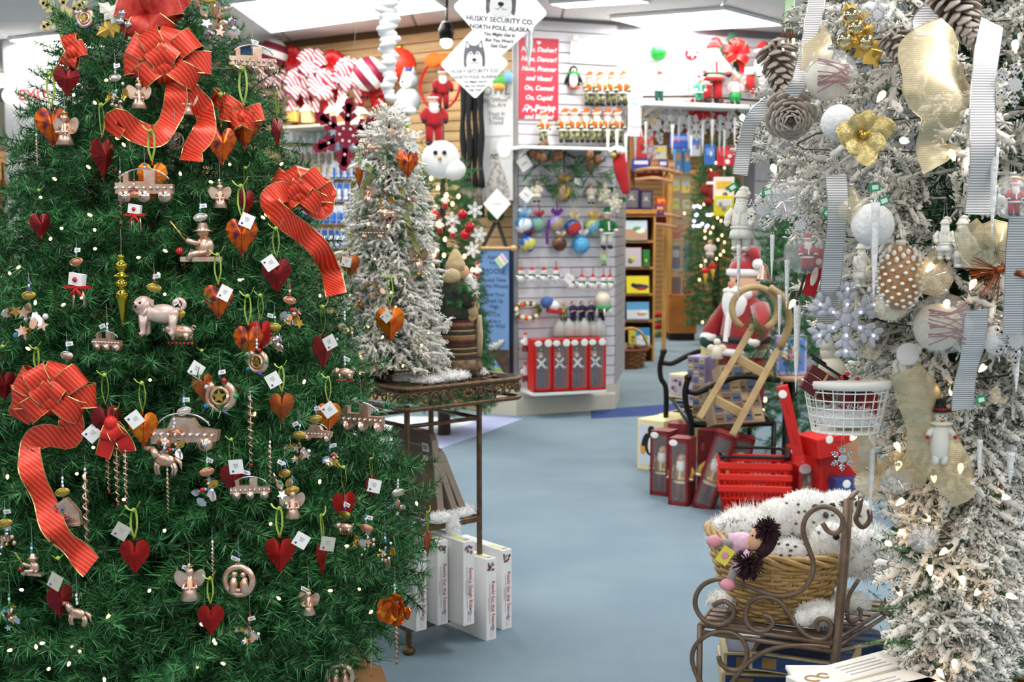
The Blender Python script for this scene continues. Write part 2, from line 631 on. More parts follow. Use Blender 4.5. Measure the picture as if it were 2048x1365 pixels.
def stem_arrays(segs, r):
 vs, fs, k = [], [], 0
 for (a, c, dn) in segs:
  ax = (c - a) / np.linalg.norm(c - a)
  o1 = np.cross(ax, [.1, .2, 1.0])
  o1 /= np.linalg.norm(o1)
  o2 = np.cross(ax, o1)
  for p in (a, c):
   for q in range(3):
    vs.append(p + r * (o1 * math.cos(q * 2.094) + o2 * math.sin(q * 2.094)))
  for q in range(3):
   i, j = k + q, k + (q + 1) % 3
   fs += [(i, j, j + 3), (i, j + 3, i + 3)]
  k += 6
 return np.array(vs), np.array(fs)
def mesh_arrays(name, v, f, mi, mats):
 me = bpy.data.meshes.new(name)
 me.vertices.add(len(v))
 me.vertices.foreach_set('co', np.ascontiguousarray(v, dtype=np.float32).ravel())
 me.loops.add(len(f) * 3)
 me.loops.foreach_set('vertex_index', np.ascontiguousarray(f, dtype=np.int32).ravel())
 me.polygons.add(len(f))
 me.polygons.foreach_set('loop_start', np.arange(len(f), dtype=np.int32) * 3)
 for m in mats:
  me.materials.append(m)
 me.polygons.foreach_set('material_index', np.ascontiguousarray(mi, dtype=np.int32))
 me.update(calc_edges=True)
 return me
def twig_segs(L, pairs, tl, rng, sag=.04):
 """a branch along +X with side twigs, as straight pieces"""
 segs = []
 pts = [np.array([L * t, 0, -sag * t * t]) for t in (0, .35, .7, 1)]
 for a, c, dn in zip(pts, pts[1:], (.5, .9, 1.1)):
  segs.append((a, c, dn))
 for i in range(pairs):
  t = .25 + .6 * (i + .5) / pairs
  for sg in (-1, 1):
   base = np.array([L * t, 0, -sag * t * t])
   an = math.radians(38 + 14 * rng.random()) * sg
   up = (rng.random() - .35) * .5
   d = np.array([math.cos(an), math.sin(an), up])
   d /= np.linalg.norm(d)
   ln = tl * (.7 + .5 * rng.random()) * (1.15 - .5 * t)
   mid = base + d * ln * .5
   segs.append((base, mid, .8))
   segs.append((mid, base + (d * .9 + np.array([.12, 0, -.06])) * ln, 1.1))
 return segs
GN1 = M('needle_green', '2a6433', .4, col2='387a3e', scale=9, spec=.5)
GN2 = M('needle_light_green', '478f50', .36, col2='66ab6c', scale=9, spec=.6)
GN3 = M('needle_dark_green', '123b22', .5)
BARK = M('twig_brown', '4a3524', .8)
FLOCK = M('flock_snow', 'fdfaf3', .85, col2='f2eee6', scale=30)
FLN = M('flocked_needle', '6c7c69', .6, col2='8d9a88', scale=12)
FLN2 = M('flocked_needle_dark', '3b5038', .6)
def branch_mesh(name, L, pairs, tl, per_m, nl, nw, lean, seed, mats, share, kite=False, droop=0.0, sag=.04):
 rng = np.random.default_rng(seed)
 segs = twig_segs(L, pairs, tl, rng, sag)
 v, f = needle_arrays(segs, per_m, nl, nw, lean, rng, kite, droop)
 nn = len(f) // (2 if kite else 1)
 mi1 = rng.choice(len(share), size=nn, p=share)
 if kite:   # triangles of one needle are stored block-wise per twig: colour by vertex block instead
  mi = np.zeros(len(f), int)
  mi[:] = np.array([hash(int(q[0]) // 4 * 7919) for q in f]) % 1000
  cut = np.cumsum(share) * 1000
  mi = np.searchsorted(cut, mi, side='right').clip(0, len(share) - 1)
 else:
  mi = mi1
 sv, sf = stem_arrays(segs, .0016)
 me = mesh_arrays(name, np.concatenate([v, sv]), np.concatenate([f, sf + len(v)]),
 np.concatenate([mi, np.full(len(sf), len(mats) - 1)]), mats)
 return me
def flock_mesh(name, L, pairs, tl, per_m, nl, nw, lean, seed, mats, share, sag=.04, sleeve=.006):
 """snow-clad twigs: lumpy white sleeves with blunt coated needles standing out"""
 rng = np.random.default_rng(seed)
 segs = twig_segs(L, pairs, tl, rng, sag)
 vs, fs, mi, k = [], [], [], 0
 for (a, c, dn) in segs:
  ax = (c - a) / np.linalg.norm(c - a)
  o1 = np.cross(ax, [.1, .2, 1.0])
  o1 /= np.linalg.norm(o1)
  o2 = np.cross(ax, o1)
  nn = 4
  for j in range(nn):
   r = sleeve * dn * rng.uniform(.55, 1.3, 5) * (1 if j < nn - 1 else .5)
   p = a + (c - a) * j / (nn - 1) + np.array([0, 0, sleeve * .35])
   for q in range(5):
    vs.append(p + r[q] * (o1 * math.cos(q * 1.2566) + o2 * math.sin(q * 1.2566)))
  for j in range(nn - 1):
   for q in range(5):
    i0, i1 = k + j * 5 + q, k + j * 5 + (q + 1) % 5
    fs += [(i0, i1, i1 + 5), (i0, i1 + 5, i0 + 5)]
  fs += [(k + 15, k + 16, k + 17), (k + 15, k + 17, k + 18), (k + 15, k + 18, k + 19)]
  k += nn * 5
 mi = [0] * len(fs)
 for (a, c, dens) in segs:
  ln = np.linalg.norm(c - a)
  ax = (c - a) / ln
  o1 = np.cross(ax, [.1, .2, 1.0])
  o1 /= np.linalg.norm(o1)
  o2 = np.cross(ax, o1)
  for _ in range(int(per_m * ln * dens)):
   an, le = rng.random() * 6.283, lean * rng.uniform(.6, 1.25)
   d = (o1 * math.cos(an) + o2 * math.sin(an)) * math.sin(le) + ax * math.cos(le)
   b0 = a + (c - a) * rng.random()
   ll = nl * rng.uniform(.6, 1.2)
   m = rng.choice(len(share), p=share)
   wd = nw * (1 if m == 0 else .5)
   s1 = np.cross(d, [.3, .5, .8])
   s1 /= np.linalg.norm(s1)
   s2 = np.cross(d, s1)
   tip = b0 + d * ll
   md = b0 + d * ll * .72
   for q in range(3):
    vs.append(md + wd * .6 * (s1 * math.cos(q * 2.094) + s2 * math.sin(q * 2.094)))
   vs += [b0, tip]
   fs += [(k, k + 1, k + 4), (k + 1, k + 2, k + 4), (k + 2, k, k + 4), (k + 1, k, k + 3), (k + 2, k + 1, k + 3), (k, k + 2, k + 3)]
   mi += [m] * 6
   k += 5
 return mesh_arrays(name, np.array(vs), np.array(fs), np.array(mi), mats)
def to_np(me):
 n, k = len(me.vertices), len(me.polygons)
 v = np.empty(n * 3, np.float32)
 me.vertices.foreach_get('co', v)
 f = np.empty(k * 3, np.int32)
 me.loops.foreach_get('vertex_index', f)
 mi = np.empty(k, np.int32)
 me.polygons.foreach_get('material_index', mi)
 return v.reshape(-1, 3), f.reshape(-1, 3), mi
def place_branches(root, variants, spots, n_obj, name='branch', stuff='foliage'):
 """spots: (pos, Matrix3, scale, priority) in the root's frame; the n_obj first become parts, the rest one mesh"""
 spots = sorted(spots, key=lambda s: -s[3])
 arrs = [to_np(m) for m in variants]
 vs, fs, ms, k = [], [], [], 0
 for i, (p, rot, sc, pr) in enumerate(spots):
  j = i % len(variants)
  if i < n_obj:
   o = bpy.data.objects.new(name, variants[j])
   C.objects.link(o)
   o.parent = root
   o.matrix_basis = Matrix.LocRotScale(p, rot.to_quaternion(), V((sc, sc, sc)))
   KIDS.setdefault(root.name, []).append(o)
  else:
   v, f, mi = arrs[j]
   A = np.array(rot) * sc
   vs.append(v @ A.T + np.array(p))
   fs.append(f + k)
   ms.append(mi)
   k += len(v)
 if vs:
  me = mesh_arrays(stuff, np.concatenate(vs), np.concatenate(fs), np.concatenate(ms), list(variants[0].materials))
  obj(stuff, me, None, root, kind='stuff')
def rot_from(d, roll):
 """X column along d, Z column near up, rolled"""
 x = V(d).normalized()
 z = V((0, 0, 1)) - x * x.z
 if z.length < 1e-3:
  z = x.orthogonal()
 z.normalize()
 y = z.cross(x)
 m = Matrix((x, y, z)).transposed()
 return m @ Matrix.Rotation(roll, 3, 'X')
def interp(tab, z):
 for (a, ra), (c, rc) in zip(tab, tab[1:]):
  if z <= c:
   t = (z - a) / (c - a) if c > a else 0
   return ra + (rc - ra) * max(0, min(1, t))
 return tab[-1][1]
# ---- the big green tree
TA = V((P(322, 682, 3.4).x, 3.4, 0))
PROF = [(.22, .48), (.32, .58), (.42, .66), (.54, .735), (.73, .70), (1.02, .60), (1.3, .52), (1.56, .42), (1.84, .345), (2.13, .19), (2.45, .03)]
tree = T('christmas_tree', 'large green artificial christmas tree hung with copper leaf hearts and red bows', 'christmas tree', TA)
obj('trunk', B().tube([(0, 0, 0), (0, 0, 1.3), (0, 0, 2.42)], [.035, .028, .008], 8), BARK, tree, label='brown trunk')
gv = [branch_mesh('branch', .36, 2 + i % 2, .2, 700, .038, .0033, 1.05, 10 + i, [GN1, GN2, GN3, BARK], [.50, .34, .16]) for i in range(6)]
spots = []
NB = 900
rr = random.Random(3)
for i in range(NB):
 u = (i + .5) / NB
 # area-weighted height
 z = .2 + 2.28 * (1 - (1 - u) ** .5) if False else None
 z = .22 + (2.44 - .22) * (1 - math.sqrt(1 - u * .985))
 a = i * 2.399963 + rr.gauss(0, .12)
 rad = interp(PROF, z)
 dirn = V((math.cos(a), math.sin(a), 0))
 front = -dirn.y * .8 + dirn.x * .25
 depth = rr.random() ** 1.4 * .3
 sc = max(.38, min(1.05, .42 + rad * .85)) * rr.uniform(.85, 1.15)
 tip = dirn * (rad - depth * rad + .015)
 tilt = rr.gauss(-.05, .22) + (.45 if z > 1.9 else 0) - (.35 if z < .5 else 0)
 d = (dirn * math.cos(tilt) + V((0, 0, 1)) * math.sin(tilt) + dirn.orthogonal() * rr.gauss(0, .2)).normalized()
 pos = V((tip.x, tip.y, z)) - d * (.33 * sc)
 spots.append((pos, rot_from(d, rr.gauss(0, .5)), sc, front * 2 - depth * 6 + rr.random() * .3))
spots = [s for s in spots if s[3] > -2.6]
# inner boughs close the view to the trunk
for i in range(260):
 z = .25 + 2.1 * (1 - math.sqrt(1 - (i + .5) / 260 * .985))
 a = i * 2.399963
 rad = interp(PROF, z) * .62
 d = V((math.cos(a), math.sin(a), rr.gauss(0, .3))).normalized()
 sc = .5 + rad * .9
 spots.append((V((d.x * rad, d.y * rad, z)) - d * .34 * sc, rot_from(d, rr.gauss(0, .8)), sc * 1.25, -2.5))
place_branches(tree, gv, spots, 300)
# cardboard box under it
CARDB = M('cardboard', 'b98a5c', .85, col2='a97b4e', scale=8)
t = T('cardboard_box', 'brown cardboard box standing under the green tree', 'box', (-.66, 3.5, 0), rot=.35)
obj('carton', B().box((0, 0, .11), (.44, .36, .22), bev=.004), CARDB, t)
obj('flap', B().box((.02, -.25, .2), (.42, .15, .006), rot=Matrix.Rotation(.35, 3, 'X')), CARDB, t)
def prof_hit(px, py, axis, prof, off=0.0, d0=1.2, d1=6.0):
 """where the pixel's ray first comes within the tree outline"""
 d = d0
 while d < d1:
  p = P(px, py, d)
  if prof[0][0] - .1 <= p.z <= prof[-1][0] and math.hypot(p.x - axis.x, p.y - axis.y) < interp(prof, p.z) + off:
   return p
  d += .01
 return None
def tree_at(px, py, off=.03):
 p = prof_hit(px, py, TA, PROF, off)
 if p is None:
  p = P(px, py, 3.35)
 return p
# ---- small flocked tree on the iron stand
IA = V((P(818, 1330, 1).x * 4.14, 4.14, 0))
IB = V((P(963, 1287, 1).x * 4.35, 4.35, 0))
IU = (IB - IA).normalized()
IW = V((-IU.y, IU.x, 0))
IC = IA + IU * .16 + IW * .15
TOPZ = .955
FA = V((P(782, 700, 4.36).x, 4.36, TOPZ))
FPROF = [(0, .185), (.12, .20), (.25, .19), (.4, .175), (.6, .15), (.75, .125), (.9, .09), (.98, .05), (1.06, .015)]
ft = T('flocked_tree', 'small snow flocked tree standing on the iron stand with copper leaf ornaments', 'christmas tree', FA)
obj('trunk', B().tube([(0, 0, 0), (0, 0, .6), (0, 0, .95)], [.014, .01, .004], 6), BARK, ft)
obj('tree_base', B().box((0, 0, .008), (.2, .02, .016)).box((0, 0, .008), (.02, .2, .016)), BARK, ft)
fmats = [FLOCK, FLN, FLN2, BARK]
fv = [flock_mesh('flocked_branch', .17, 3, .085, 420, .016, .0042, 1.0, 40 + i, fmats, [.60, .26, .14], sleeve=.006) for i in range(4)]
spots = []
rr = random.Random(5)
for i in range(330):
 u = (i + .5) / 330
 z = .06 + 1.14 * (1 - math.sqrt(1 - u * .97))
 a = i * 2.399963 + rr.gauss(0, .2)
 rad = interp(FPROF, z) * rr.uniform(.8, 1.12)
 if rr.random() < .12:
  rad *= .6
 dirn = V((math.cos(a), math.sin(a), 0))
 tilt = rr.gauss(-.3, .25) + (.7 if z > .85 else 0)
 d = (dirn * math.cos(tilt) + V((0, 0, 1)) * math.sin(tilt)).normalized()
 sc = (.5 + rad * 2.2) * rr.uniform(.85, 1.1)
 pos = V((dirn.x * rad, dirn.y * rad, z)) - d * .16 * sc
 if pos.z < .01:
  pos.z = .01
 spots.append((pos, rot_from(d, rr.gauss(0, .6)), sc, -dirn.y * 2 + rr.random()))
place_branches(ft, fv, spots, 200, 'branch')
core = []
for i in range(60):
 z = .05 + .8 * (i + .5) / 60
 a = i * 2.399963
 d = V((math.cos(a), math.sin(a), rr.gauss(-.1, .25))).normalized()
 sc = .25 + interp(FPROF, z) * 1.3
 core.append((V((d.x, d.y, 0)) * .01 + V((0, 0, z)), rot_from(d, rr.gauss(0, .8)), sc * .8, 0))
place_branches(ft, gv, core, 0, stuff='inner_foliage')
# ---- big flocked tree on the right: a column of boughs, wide above
RA = V((P(1930, 682, 3.0).x, 3.0, 0))
def zr(py, d=3.0):
 return P(CX, py, d).z
def rr_at(px):
 return S(1930 - px, 3.0)
RPROF = sorted([(zr(1345), rr_at(1880)), (zr(1290), rr_at(1830)), (zr(1150), rr_at(1815)), (zr(1000), rr_at(1812)), (zr(900), rr_at(1800)),
    (zr(820), rr_at(1780)), (zr(700), rr_at(1700)), (zr(560), rr_at(1595)), (zr(430), rr_at(1512)), (zr(330), rr_at(1488)), (zr(230), rr_at(1496)),
    (zr(120), rr_at(1570)), (zr(0), rr_at(1590)), (zr(-150), rr_at(1680)), (zr(-350), rr_at(1850))])
rt = T('flocked_tree', 'tall snow flocked tree covered in white and gold ornaments and silver ribbons', 'christmas tree', RA)
obj('trunk', B().tube([(0, 0, 0), (0, 0, 1.3), (0, 0, 2.6)], [.05, .045, .02], 8), BARK, rt)
rv = [flock_mesh('flocked_bough', .26, 3, .12, 330, .024, .0055, 1.0, 60 + i, fmats, [.58, .27, .15], sleeve=.008) for i in range(6)]
spots = []
rr = random.Random(9)
NR = 560
zmin, zmax = RPROF[0][0], RPROF[-1][0]
for i in range(NR):
 z = zmin + (zmax - zmin) * ((i * .754877666) % 1)
 a = -PI / 2 + rr.uniform(-1.9, 1.5)
 rad = interp(RPROF, z)
 depth = rr.random() ** 1.2 * .45
 dirn = V((math.cos(a), math.sin(a), 0))
 r2 = max(.05, rad * (1 - depth))
 tilt = rr.gauss(-.35, .3)
 d = (dirn * math.cos(tilt) + V((0, 0, 1)) * math.sin(tilt) + dirn.orthogonal() * rr.gauss(0, .35)).normalized()
 sc = rr.uniform(.7, 1.1)
 pos = V((dirn.x * r2, dirn.y * r2, z)) - d * .2 * sc
 spots.append((pos, rot_from(d, rr.gauss(0, .7)), sc, -dirn.y * 2 - depth * 5 - dirn.x + rr.random() * .3))
place_branches(rt, rv, spots, 300)
core = []
for i in range(130):
 z = zmin + (zmax - zmin - .1) * ((i * .754877666) % 1)
 a = -PI / 2 + rr.uniform(-2.2, 2.0)
 rad = interp(RPROF, z) * .42
 d = V((math.cos(a), math.sin(a), rr.gauss(-.2, .3))).normalized()
 core.append((V((d.x * rad, d.y * rad, z)) - d * .3, rot_from(d, rr.gauss(0, .8)), .45 + rad * 2.2, 0))
place_branches(rt, gv, core, 0, stuff='inner_foliage')
def rt_at(px, py, off=.03):
 p = prof_hit(px, py, RA, RPROF, off)
 return p if p is not None else P(px, py, 2.75)
# ------------------------------------------------------------- ornaments of the green tree
LEAF = {'o': M('leaf_orange', 'd4561c', .28, .75, col2='e88a2a', scale=38, lo=.4, hi=.62),
  'r': M('leaf_red', 'b3201a', .3, .7, col2='8e1f1c', scale=40),
  'd': M('leaf_dark_red', '8d1a18', .3, .6, col2='5e1a22', scale=40),
  'm': M('leaf_mottled', 'd8641c', .28, .75, col2='6c2b3e', scale=55, lo=.42, hi=.6),
  'b': M('leaf_brown', '9a4a26', .35, .7, col2='b0602c', scale=45)}
TAGM = M('tag_white', 'f6f5f2', .7)
TAGG = M('tag_grey', 'b9b8a8', .7)
PRINTG = M('tag_print_grey', 'a9abb6', .8)
PURPLE = M('tag_print_purple', '5a4aa0', .7)
_ME = {}
def cached(key, fn):
 if key not in _ME:
  _ME[key] = fn()
 return _ME[key]
def inst(name, me, parent, loc=(0, 0, 0), rot=None, sc=None, label=None):
 o = obj(name, me, None, parent, label=label, loc=loc, rot=rot)
 if sc is not None:
  o.scale = (sc, sc, sc) if isinstance(sc, (int, float)) else sc
 return o
def heart_outline(w, h, teeth=1.0):
 pts = []
 n = 44
 for i in range(n):
  t = 2 * PI * i / n
  x = 16 * math.sin(t) ** 3 / 32
  z = (13 * math.cos(t) - 5 * math.cos(2 * t) - 2 * math.cos(3 * t) - math.cos(4 * t)) / 29
  k = 1 + (.035 * teeth if i % 2 else -.02 * teeth)
  pts.append((x * w * k, (z - .4) * h * k))
 return pts[::-1]
def leaf_me(k):
 def f():
  b = B().mat(LEAF[k])
  b.prism(heart_outline(.06, .075), .002, dome=.007, smooth=False)
  b.tube([(0, -.008, -.01), (0, -.009, -.03), (0, -.004, -.06)], .0008, 4)
  b.tube([(0, .001, -.005), (0, 0, .008)], .0018, 5)
  return b.mesh('leaf')
 return cached('leaf' + k, f)
def loop_me():
 def f():
  b = B().mat(GREEN)
  p = spline([(0, 0, 0), (-.006, -.002, .025), (-.005, 0, .05), (0, .002, .062), (.005, 0, .05), (.006, -.002, .025), (0, 0, 0)], 4)
  b.strip(p, V((.55, 1, 0)), .006)
  b.strip(spline([(0, -.003, .058), (.008, -.006, .066), (.014, -.004, .078)], 3), V((.5, 1, .2)), .005)
  b.strip(spline([(0, -.003, .058), (-.009, -.006, .062), (-.016, -.004, .07)], 3), V((.5, 1, .2)), .005)
  b.ell((0, 0, .059), .005, 6, 4)
  return b.mesh('ribbon')
 return cached('hloop', f)
def tag_me(m):
 def f():
  b = B().mat(m).box((0, 0, 0), (.036, .0009, .036))
  b.mat(PRINTG)
  for i in range(3):
   b.box((0, -.0007, .007 - i * .004), (.013 - i * .002, .0004, .0018))
  b.mat(PURPLE).ell((-.009, -.0007, -.011), (.0032, .0004, .0032), 8, 4)
  return b.mesh('tag')
 return cached('tag' + m.name, f)
def heart(px, py, w, yaw, k, desc, tg='', tx=0, ty=0, at=None, off=.045, hang='the green tree'):
 p = (at or tree_at)(px, py, off)
 sc = S(w, p.y) / .06
 p = p + V((0, 0, .03 * sc))
 t = T('heart_leaf_ornament', desc, 'ornament', p, rot=math.radians(yaw))
 t['group'] = 'heart leaf ornaments'
 inst('leaf', leaf_me(k), t, sc=sc)
 inst('ribbon', loop_me(), t, (0, 0, .004 * sc), sc=sc)
 if tg:
  a = math.radians(-yaw)
  q = Matrix.Rotation(a, 3, 'Z') @ V((S(tx, p.y), -.016, -.03 * sc - S(ty, p.y)))
  inst('tag', tag_me(TAGG if tg == 'g' else TAGM), t, q, (R.uniform(-.25, .1), R.choice((.55, .4, -.5, .2)) + (.4 if tg == 'x' else 0), a + R.uniform(-.4, .4)), sc=.95)
 return t
HEARTS = [
 (104, 250, 64, 15, 'm', 'mottled orange leaf heart below the exit sign'), (205, 312, 64, 66, 'd', 'dark red leaf heart turned edge on beside the red ribbon tail'),
 (305, 357, 60, 0, 'o', 'bright orange leaf heart above the wire train ornament'), (80, 450, 44, 50, 'd', 'small dark leaf heart above the blue beads at the tree edge'),
 (133, 158, 50, 30, 'd', 'dark orange leaf heart near the tree top below the small bow'), (443, 288, 62, 38, 'm', 'orange leaf heart half behind the hanging ribbon of the top bow'),
 (488, 250, 70, 5, 'm', 'purple and orange leaf heart under the small red bow'), (554, 262, 46, 74, 'd', 'slim red leaf heart seen edge on at the tree edge'),
 (484, 470, 62, 8, 'm', 'orange leaf heart under a large white tag by the side bow', 'w', 13, -28), (553, 548, 58, 20, 'd', 'dark leaf heart behind a tilted white tag below the side bow', 'x', -10, -22),
 (492, 402, 42, 55, 'd', 'small dark red leaf heart beside the green bow ribbon'), (75, 768, 46, 0, 'm', 'orange leaf heart rising behind the lower bow'),
 (437, 600, 58, 12, 'm', 'red and purple leaf heart with white tag beside the pink dog', 'w', 16, -14), (405, 772, 46, 40, 'b', 'brown leaf heart hidden behind a flat white tag', 'w', -8, -34),
 (497, 682, 58, 10, 'm', 'wide mottled leaf heart overlapped by a redder heart'), (522, 668, 50, 25, 'r', 'red leaf heart overlapping the wide mottled heart'),
 (286, 855, 58, 25, 'o', 'orange leaf heart with tilted white tag right of the twisted spirals', 'x', -12, -18), (212, 842, 60, 30, 'd', 'dark red leaf heart behind a big white tag near the lower bow', 'x', -24, 24),
 (270, 1110, 60, 4, 'r', 'red orange leaf heart hanging beside the end of the long red tail', 'g', -22, -52), (119, 1200, 56, 48, 'd', 'dark red leaf heart under a grey tag low on the tree', 'g', -2, -42),
 (422, 1237, 54, 6, 'r', 'bright red leaf heart low on the tree with a light before it'), (464, 955, 50, 30, 'd', 'dark red leaf heart with white tag below the twisted icicle', 'x', 12, -24),
 (564, 812, 50, 0, 'b', 'brown leaf heart with a tag above it below the horseshoe ornament', 'w', -14, -54), (657, 832, 50, 14, 'o', 'orange leaf heart half covered by a white tag beside the gold medallion', 'x', 3, -14),
 (646, 700, 56, 52, 'd', 'long dark red leaf heart near the small flocked tree', 'w', 16, -16), (560, 1107, 60, 0, 'r', 'large glossy red leaf heart with the tag above', 'w', 46, -30),
 (644, 1112, 54, 76, 'r', 'red leaf heart seen edge on beside the glossy one', 'g', 14, -28), (742, 972, 36, 60, 'd', 'small maroon leaf heart with cream tag near the tree edge', 'w', 8, -2),
 (855, 1085, 40, 74, 'b', 'thin copper leaf heart dangling before the white puzzle boxes'), (232, 880, 40, 60, 'r', 'red leaf heart edge on above the copper spirals'),
 (8, 770, 50, 50, 'd', 'dark leaf heart cut by the left edge beside the lower bow'), (688, 1010, 50, 30, 'r', 'red leaf heart half sunk in needles above the blue beads'),
]
for h in HEARTS:
 heart(h[0], h[1], h[2], h[3], h[4], h[5], *(h[6:]))
# -- hanging medallion ornaments
GEM = {'b': M('bead_blue', '2f86b8', .15, spec=.8), 'p': M('bead_purple', '5236a8', .15, spec=.8), 'g': M('bead_green', '1f9a50', .15, spec=.8), 'r': M('bead_red', 'b8161c', .15, spec=.8),
 'c': M('bead_clear', 'e6eaf0', .1, spec=.9)}
DISC = {'g': M('disc_gold', 'b39a4c', .38, .9), 's': M('disc_silver', 'c9c3b6', .35, .9), 'c': M('disc_copper', 'c98f72', .35, .9)}
PEARL = M('pearl_pink', 'ecd2c8', .3, .35, col2='d9b8ac', scale=30)
PINKC = M('copper_pink', 'd8a58a', .32, .85, col2='ecd5c4', scale=60)
WIRE = M('hanging_wire', 'b8b8b0', .35, .8)
def fig_me(k):
 def f():
  b = B().mat(PINKC)
  u = .025
  if k == 'dog':
   b.mat(PEARL)
   b.ell((.012, 0, -.03), (.028, .012, .015)).ell((-.018, 0, -.018), (.016, .014, .016)).ell((-.022, -.008, -.016), (.010, .009, .009)).ell((-.01, 0, -.028), (.014, .012, .014))
   for x, y in ((-.016, -.007), (-.012, .007), (.03, -.007), (.028, .007)):
    b.tube([(x, y, -.032), (x - .002, y, -.048), (x - .001, y - .001, -.06), (x - .006, y - .002, -.063)], [.008, .0055, .0045, .005], 7)
   b.tube(arc((.038, 0, -.016), .008, -2.2, 3.2, 9, (1, 0, 0), (0, 0, 1)), .004, 6)
   for s in (-1, 1):
    b.prism([(0, 0), (.006, -.002), (.005, -.012), (0, -.008)], .003, (-.014 + s * .009, -.008, -.006))
   b.tube(arc((-.013, 0, -.028), .0145, 0, 2 * PI, 14, (.3, 0, .6), (0, 1, 0)), .0025, 5)
   b.mat(INK).ell((-.030, -.015, -.013), .0022, 6, 4).ell((-.019, -.016, -.012), .0022, 6, 4).ell((-.026, -.017, -.018), .0028, 6, 4)
  elif k == 'pig':
   b.ell((0, 0, -.02), (.026, .011, .013)).ell((-.024, 0, -.016), (.011, .009, .01)).ell((-.034, 0, -.017), (.004, .005, .005))
   for x, y in ((-.014, -.006), (-.012, .006), (.014, -.006), (.016, .006)):
    b.tube([(x, y, -.022), (x, y, -.036)], [.006, .004], 6)
   b.tube(arc((.027, 0, -.012), .004, 0, 5, 7, (1, 0, 0), (0, 0, 1)), .0014, 5)
   b.mat(GEM['r'])
   for i in range(7):
    b.ell((-.024 + i * .008, -.003, -.042), .003, 6, 4)
  elif k in ('car', 'train'):
   o = [(-.045, -.035), (.045, -.03), (.048, -.016), (.02, -.012), (.012, 0), (-.014, .002), (-.022, -.014), (-.045, -.016)]
   if k == 'train':
    o = [(-.042, -.03), (.042, -.03), (.042, -.016), (.016, -.016), (.016, .004), (.0, .004), (0, -.012), (-.022, -.012), (-.022, 0), (-.03, 0), (-.03, -.014), (-.042, -.014)]
   b.prism(o, .012)
   for x in (-.028, 0, .03) if k == 'train' else (-.026, .03):
    b.tube([(x, -.01, -.034), (x, .01, -.034)], .009, 10)
    b.mat(SILVER).tube([(x, -.0115, -.034), (x, -.009, -.034)], .005, 8).mat(PINKC)
   b.mat(SILVER)
   for i in range(9):
    b.ell((-.04 + i * .01, -.008, -.022), .0032, 6, 4)
   b.tube(arc((0, -.004, -.016), .038, .3, 2.8, 10, (1, 0, 0), (0, 0, .6)), .0014, 5)
  elif k == 'angel':
   b.lathe([(.002, 0), (.006, -.008), (.012, -.03), (.018, -.045), (.016, -.046)], 10).ell((0, -.001, .006), .0075)
   for s in (-1, 1):
    b.prism(spl2([(0, -.006), (s * .02, .008), (s * .028, -.004), (s * .02, -.022), (s * .006, -.022)], 3, True), .003, (0, .005, 0))
    b.tube([(s * .008, -.004, -.012), (s * .012, -.012, -.022), (s * .002, -.014, -.022)], .0028, 6)
   b.mat(GOLD).tube(arc((0, 0, .016), .007, 0, 2 * PI, 12, (1, 0, 0), (0, 1, 0)), .0012, 5)
  elif k == 'house':
   b.prism([(-.03, -.05), (.034, -.04), (.032, -.022), (.008, .004), (-.026, -.02)], .01)
   b.box((.0, -.004, -.046), (.075, .018, .004), rot=Matrix.Rotation(-.12, 3, 'Y'))
   q = random.Random(4)
   for i in range(22):
    z = q.uniform(-.042, -.01)
    b.mat(GEM[q.choice('bprg')]).ell((q.uniform(-.02, .022) * (1 + (z + .02) * -6) * .7, -.0065, z), .0022, 6, 4)
  elif k == 'ring':
   b.tube(arc((0, 0, -.03), .028, 0, 2 * PI, 26, (1, 0, 0), (0, 0, 1)), .006, 7, closed=True)
   for s in (-1, 1):
    b.lathe([(.003, .02), (.008, .01), (.011, -.008), (.009, -.01)], 8, (s * .011, 0, -.042)).ell((s * .009, 0, -.018), .0065)
   b.ell((0, -.004, -.048), (.008, .005, .004))
   b.mat(GOLD).prism([(math.sin(i * PI / 5) * (.009 if i % 2 == 0 else .004), .002 + math.cos(i * PI / 5) * (.009 if i % 2 == 0 else .004)) for i in range(10)], .004)
  elif k == 'shoe':
   b.tube(arc((0, 0, -.03), .024, -1.1, PI + 1.1, 18, (1, 0, 0), (0, 0, -1)), .007, 7)
   b.tube(arc((0, -.003, -.03), .015, 0, 2 * PI, 18, (1, 0, 0), (0, 0, 1)), .004, 6, closed=True)
   for i, m in enumerate(('g', 'r', 'c', 'b', 'p')):
    a = i * 1.26
    b.mat(GEM[m]).ell((.03 * math.cos(a), -.006, -.03 + .03 * math.sin(a)), .005, 8, 5)
   b.mat(GOLD).prism([(math.sin(i * PI / 5) * (.013 if i % 2 == 0 else .006), -.03 + math.cos(i * PI / 5) * (.013 if i % 2 == 0 else .006)) for i in range(10)], .005, (0, -.006, 0))
  elif k == 'fisher':
   b.box((0, 0, -.052), (.06, .014, .007)).ell((.005, 0, -.034), (.014, .01, .016)).ell((.003, -.002, -.012), .009).lathe([(.016, -.008), (.009, -.005), (.006, .004), (0, .005)], 10, (.003, 0, -.003))
   b.tube([(-.002, -.006, -.03), (-.02, -.012, -.024)], .0045, 6).tube([(.008, -.008, -.042), (-.014, -.01, -.044), (-.018, -.01, -.054)], .005, 6)
   b.mat(GOLD).tube([(-.02, -.012, -.026), (-.042, -.012, .004)], .0014, 5)
   b.mat(GEM['r']).ell((-.03, -.008, -.04), .006, 8, 5)
  elif k == 'box':
   b.mat(TAGM).box((0, 0, -.02), (.03, .012, .022), rot=Matrix.Rotation(.15, 3, 'Y'))
   b.mat(RED).box((0, -.001, -.034), (.052, .01, .005)).tube([(0, -.004, -.036), (.012, -.006, -.05)], .003, 5).tube([(0, -.004, -.036), (-.01, -.006, -.048)], .003, 5)
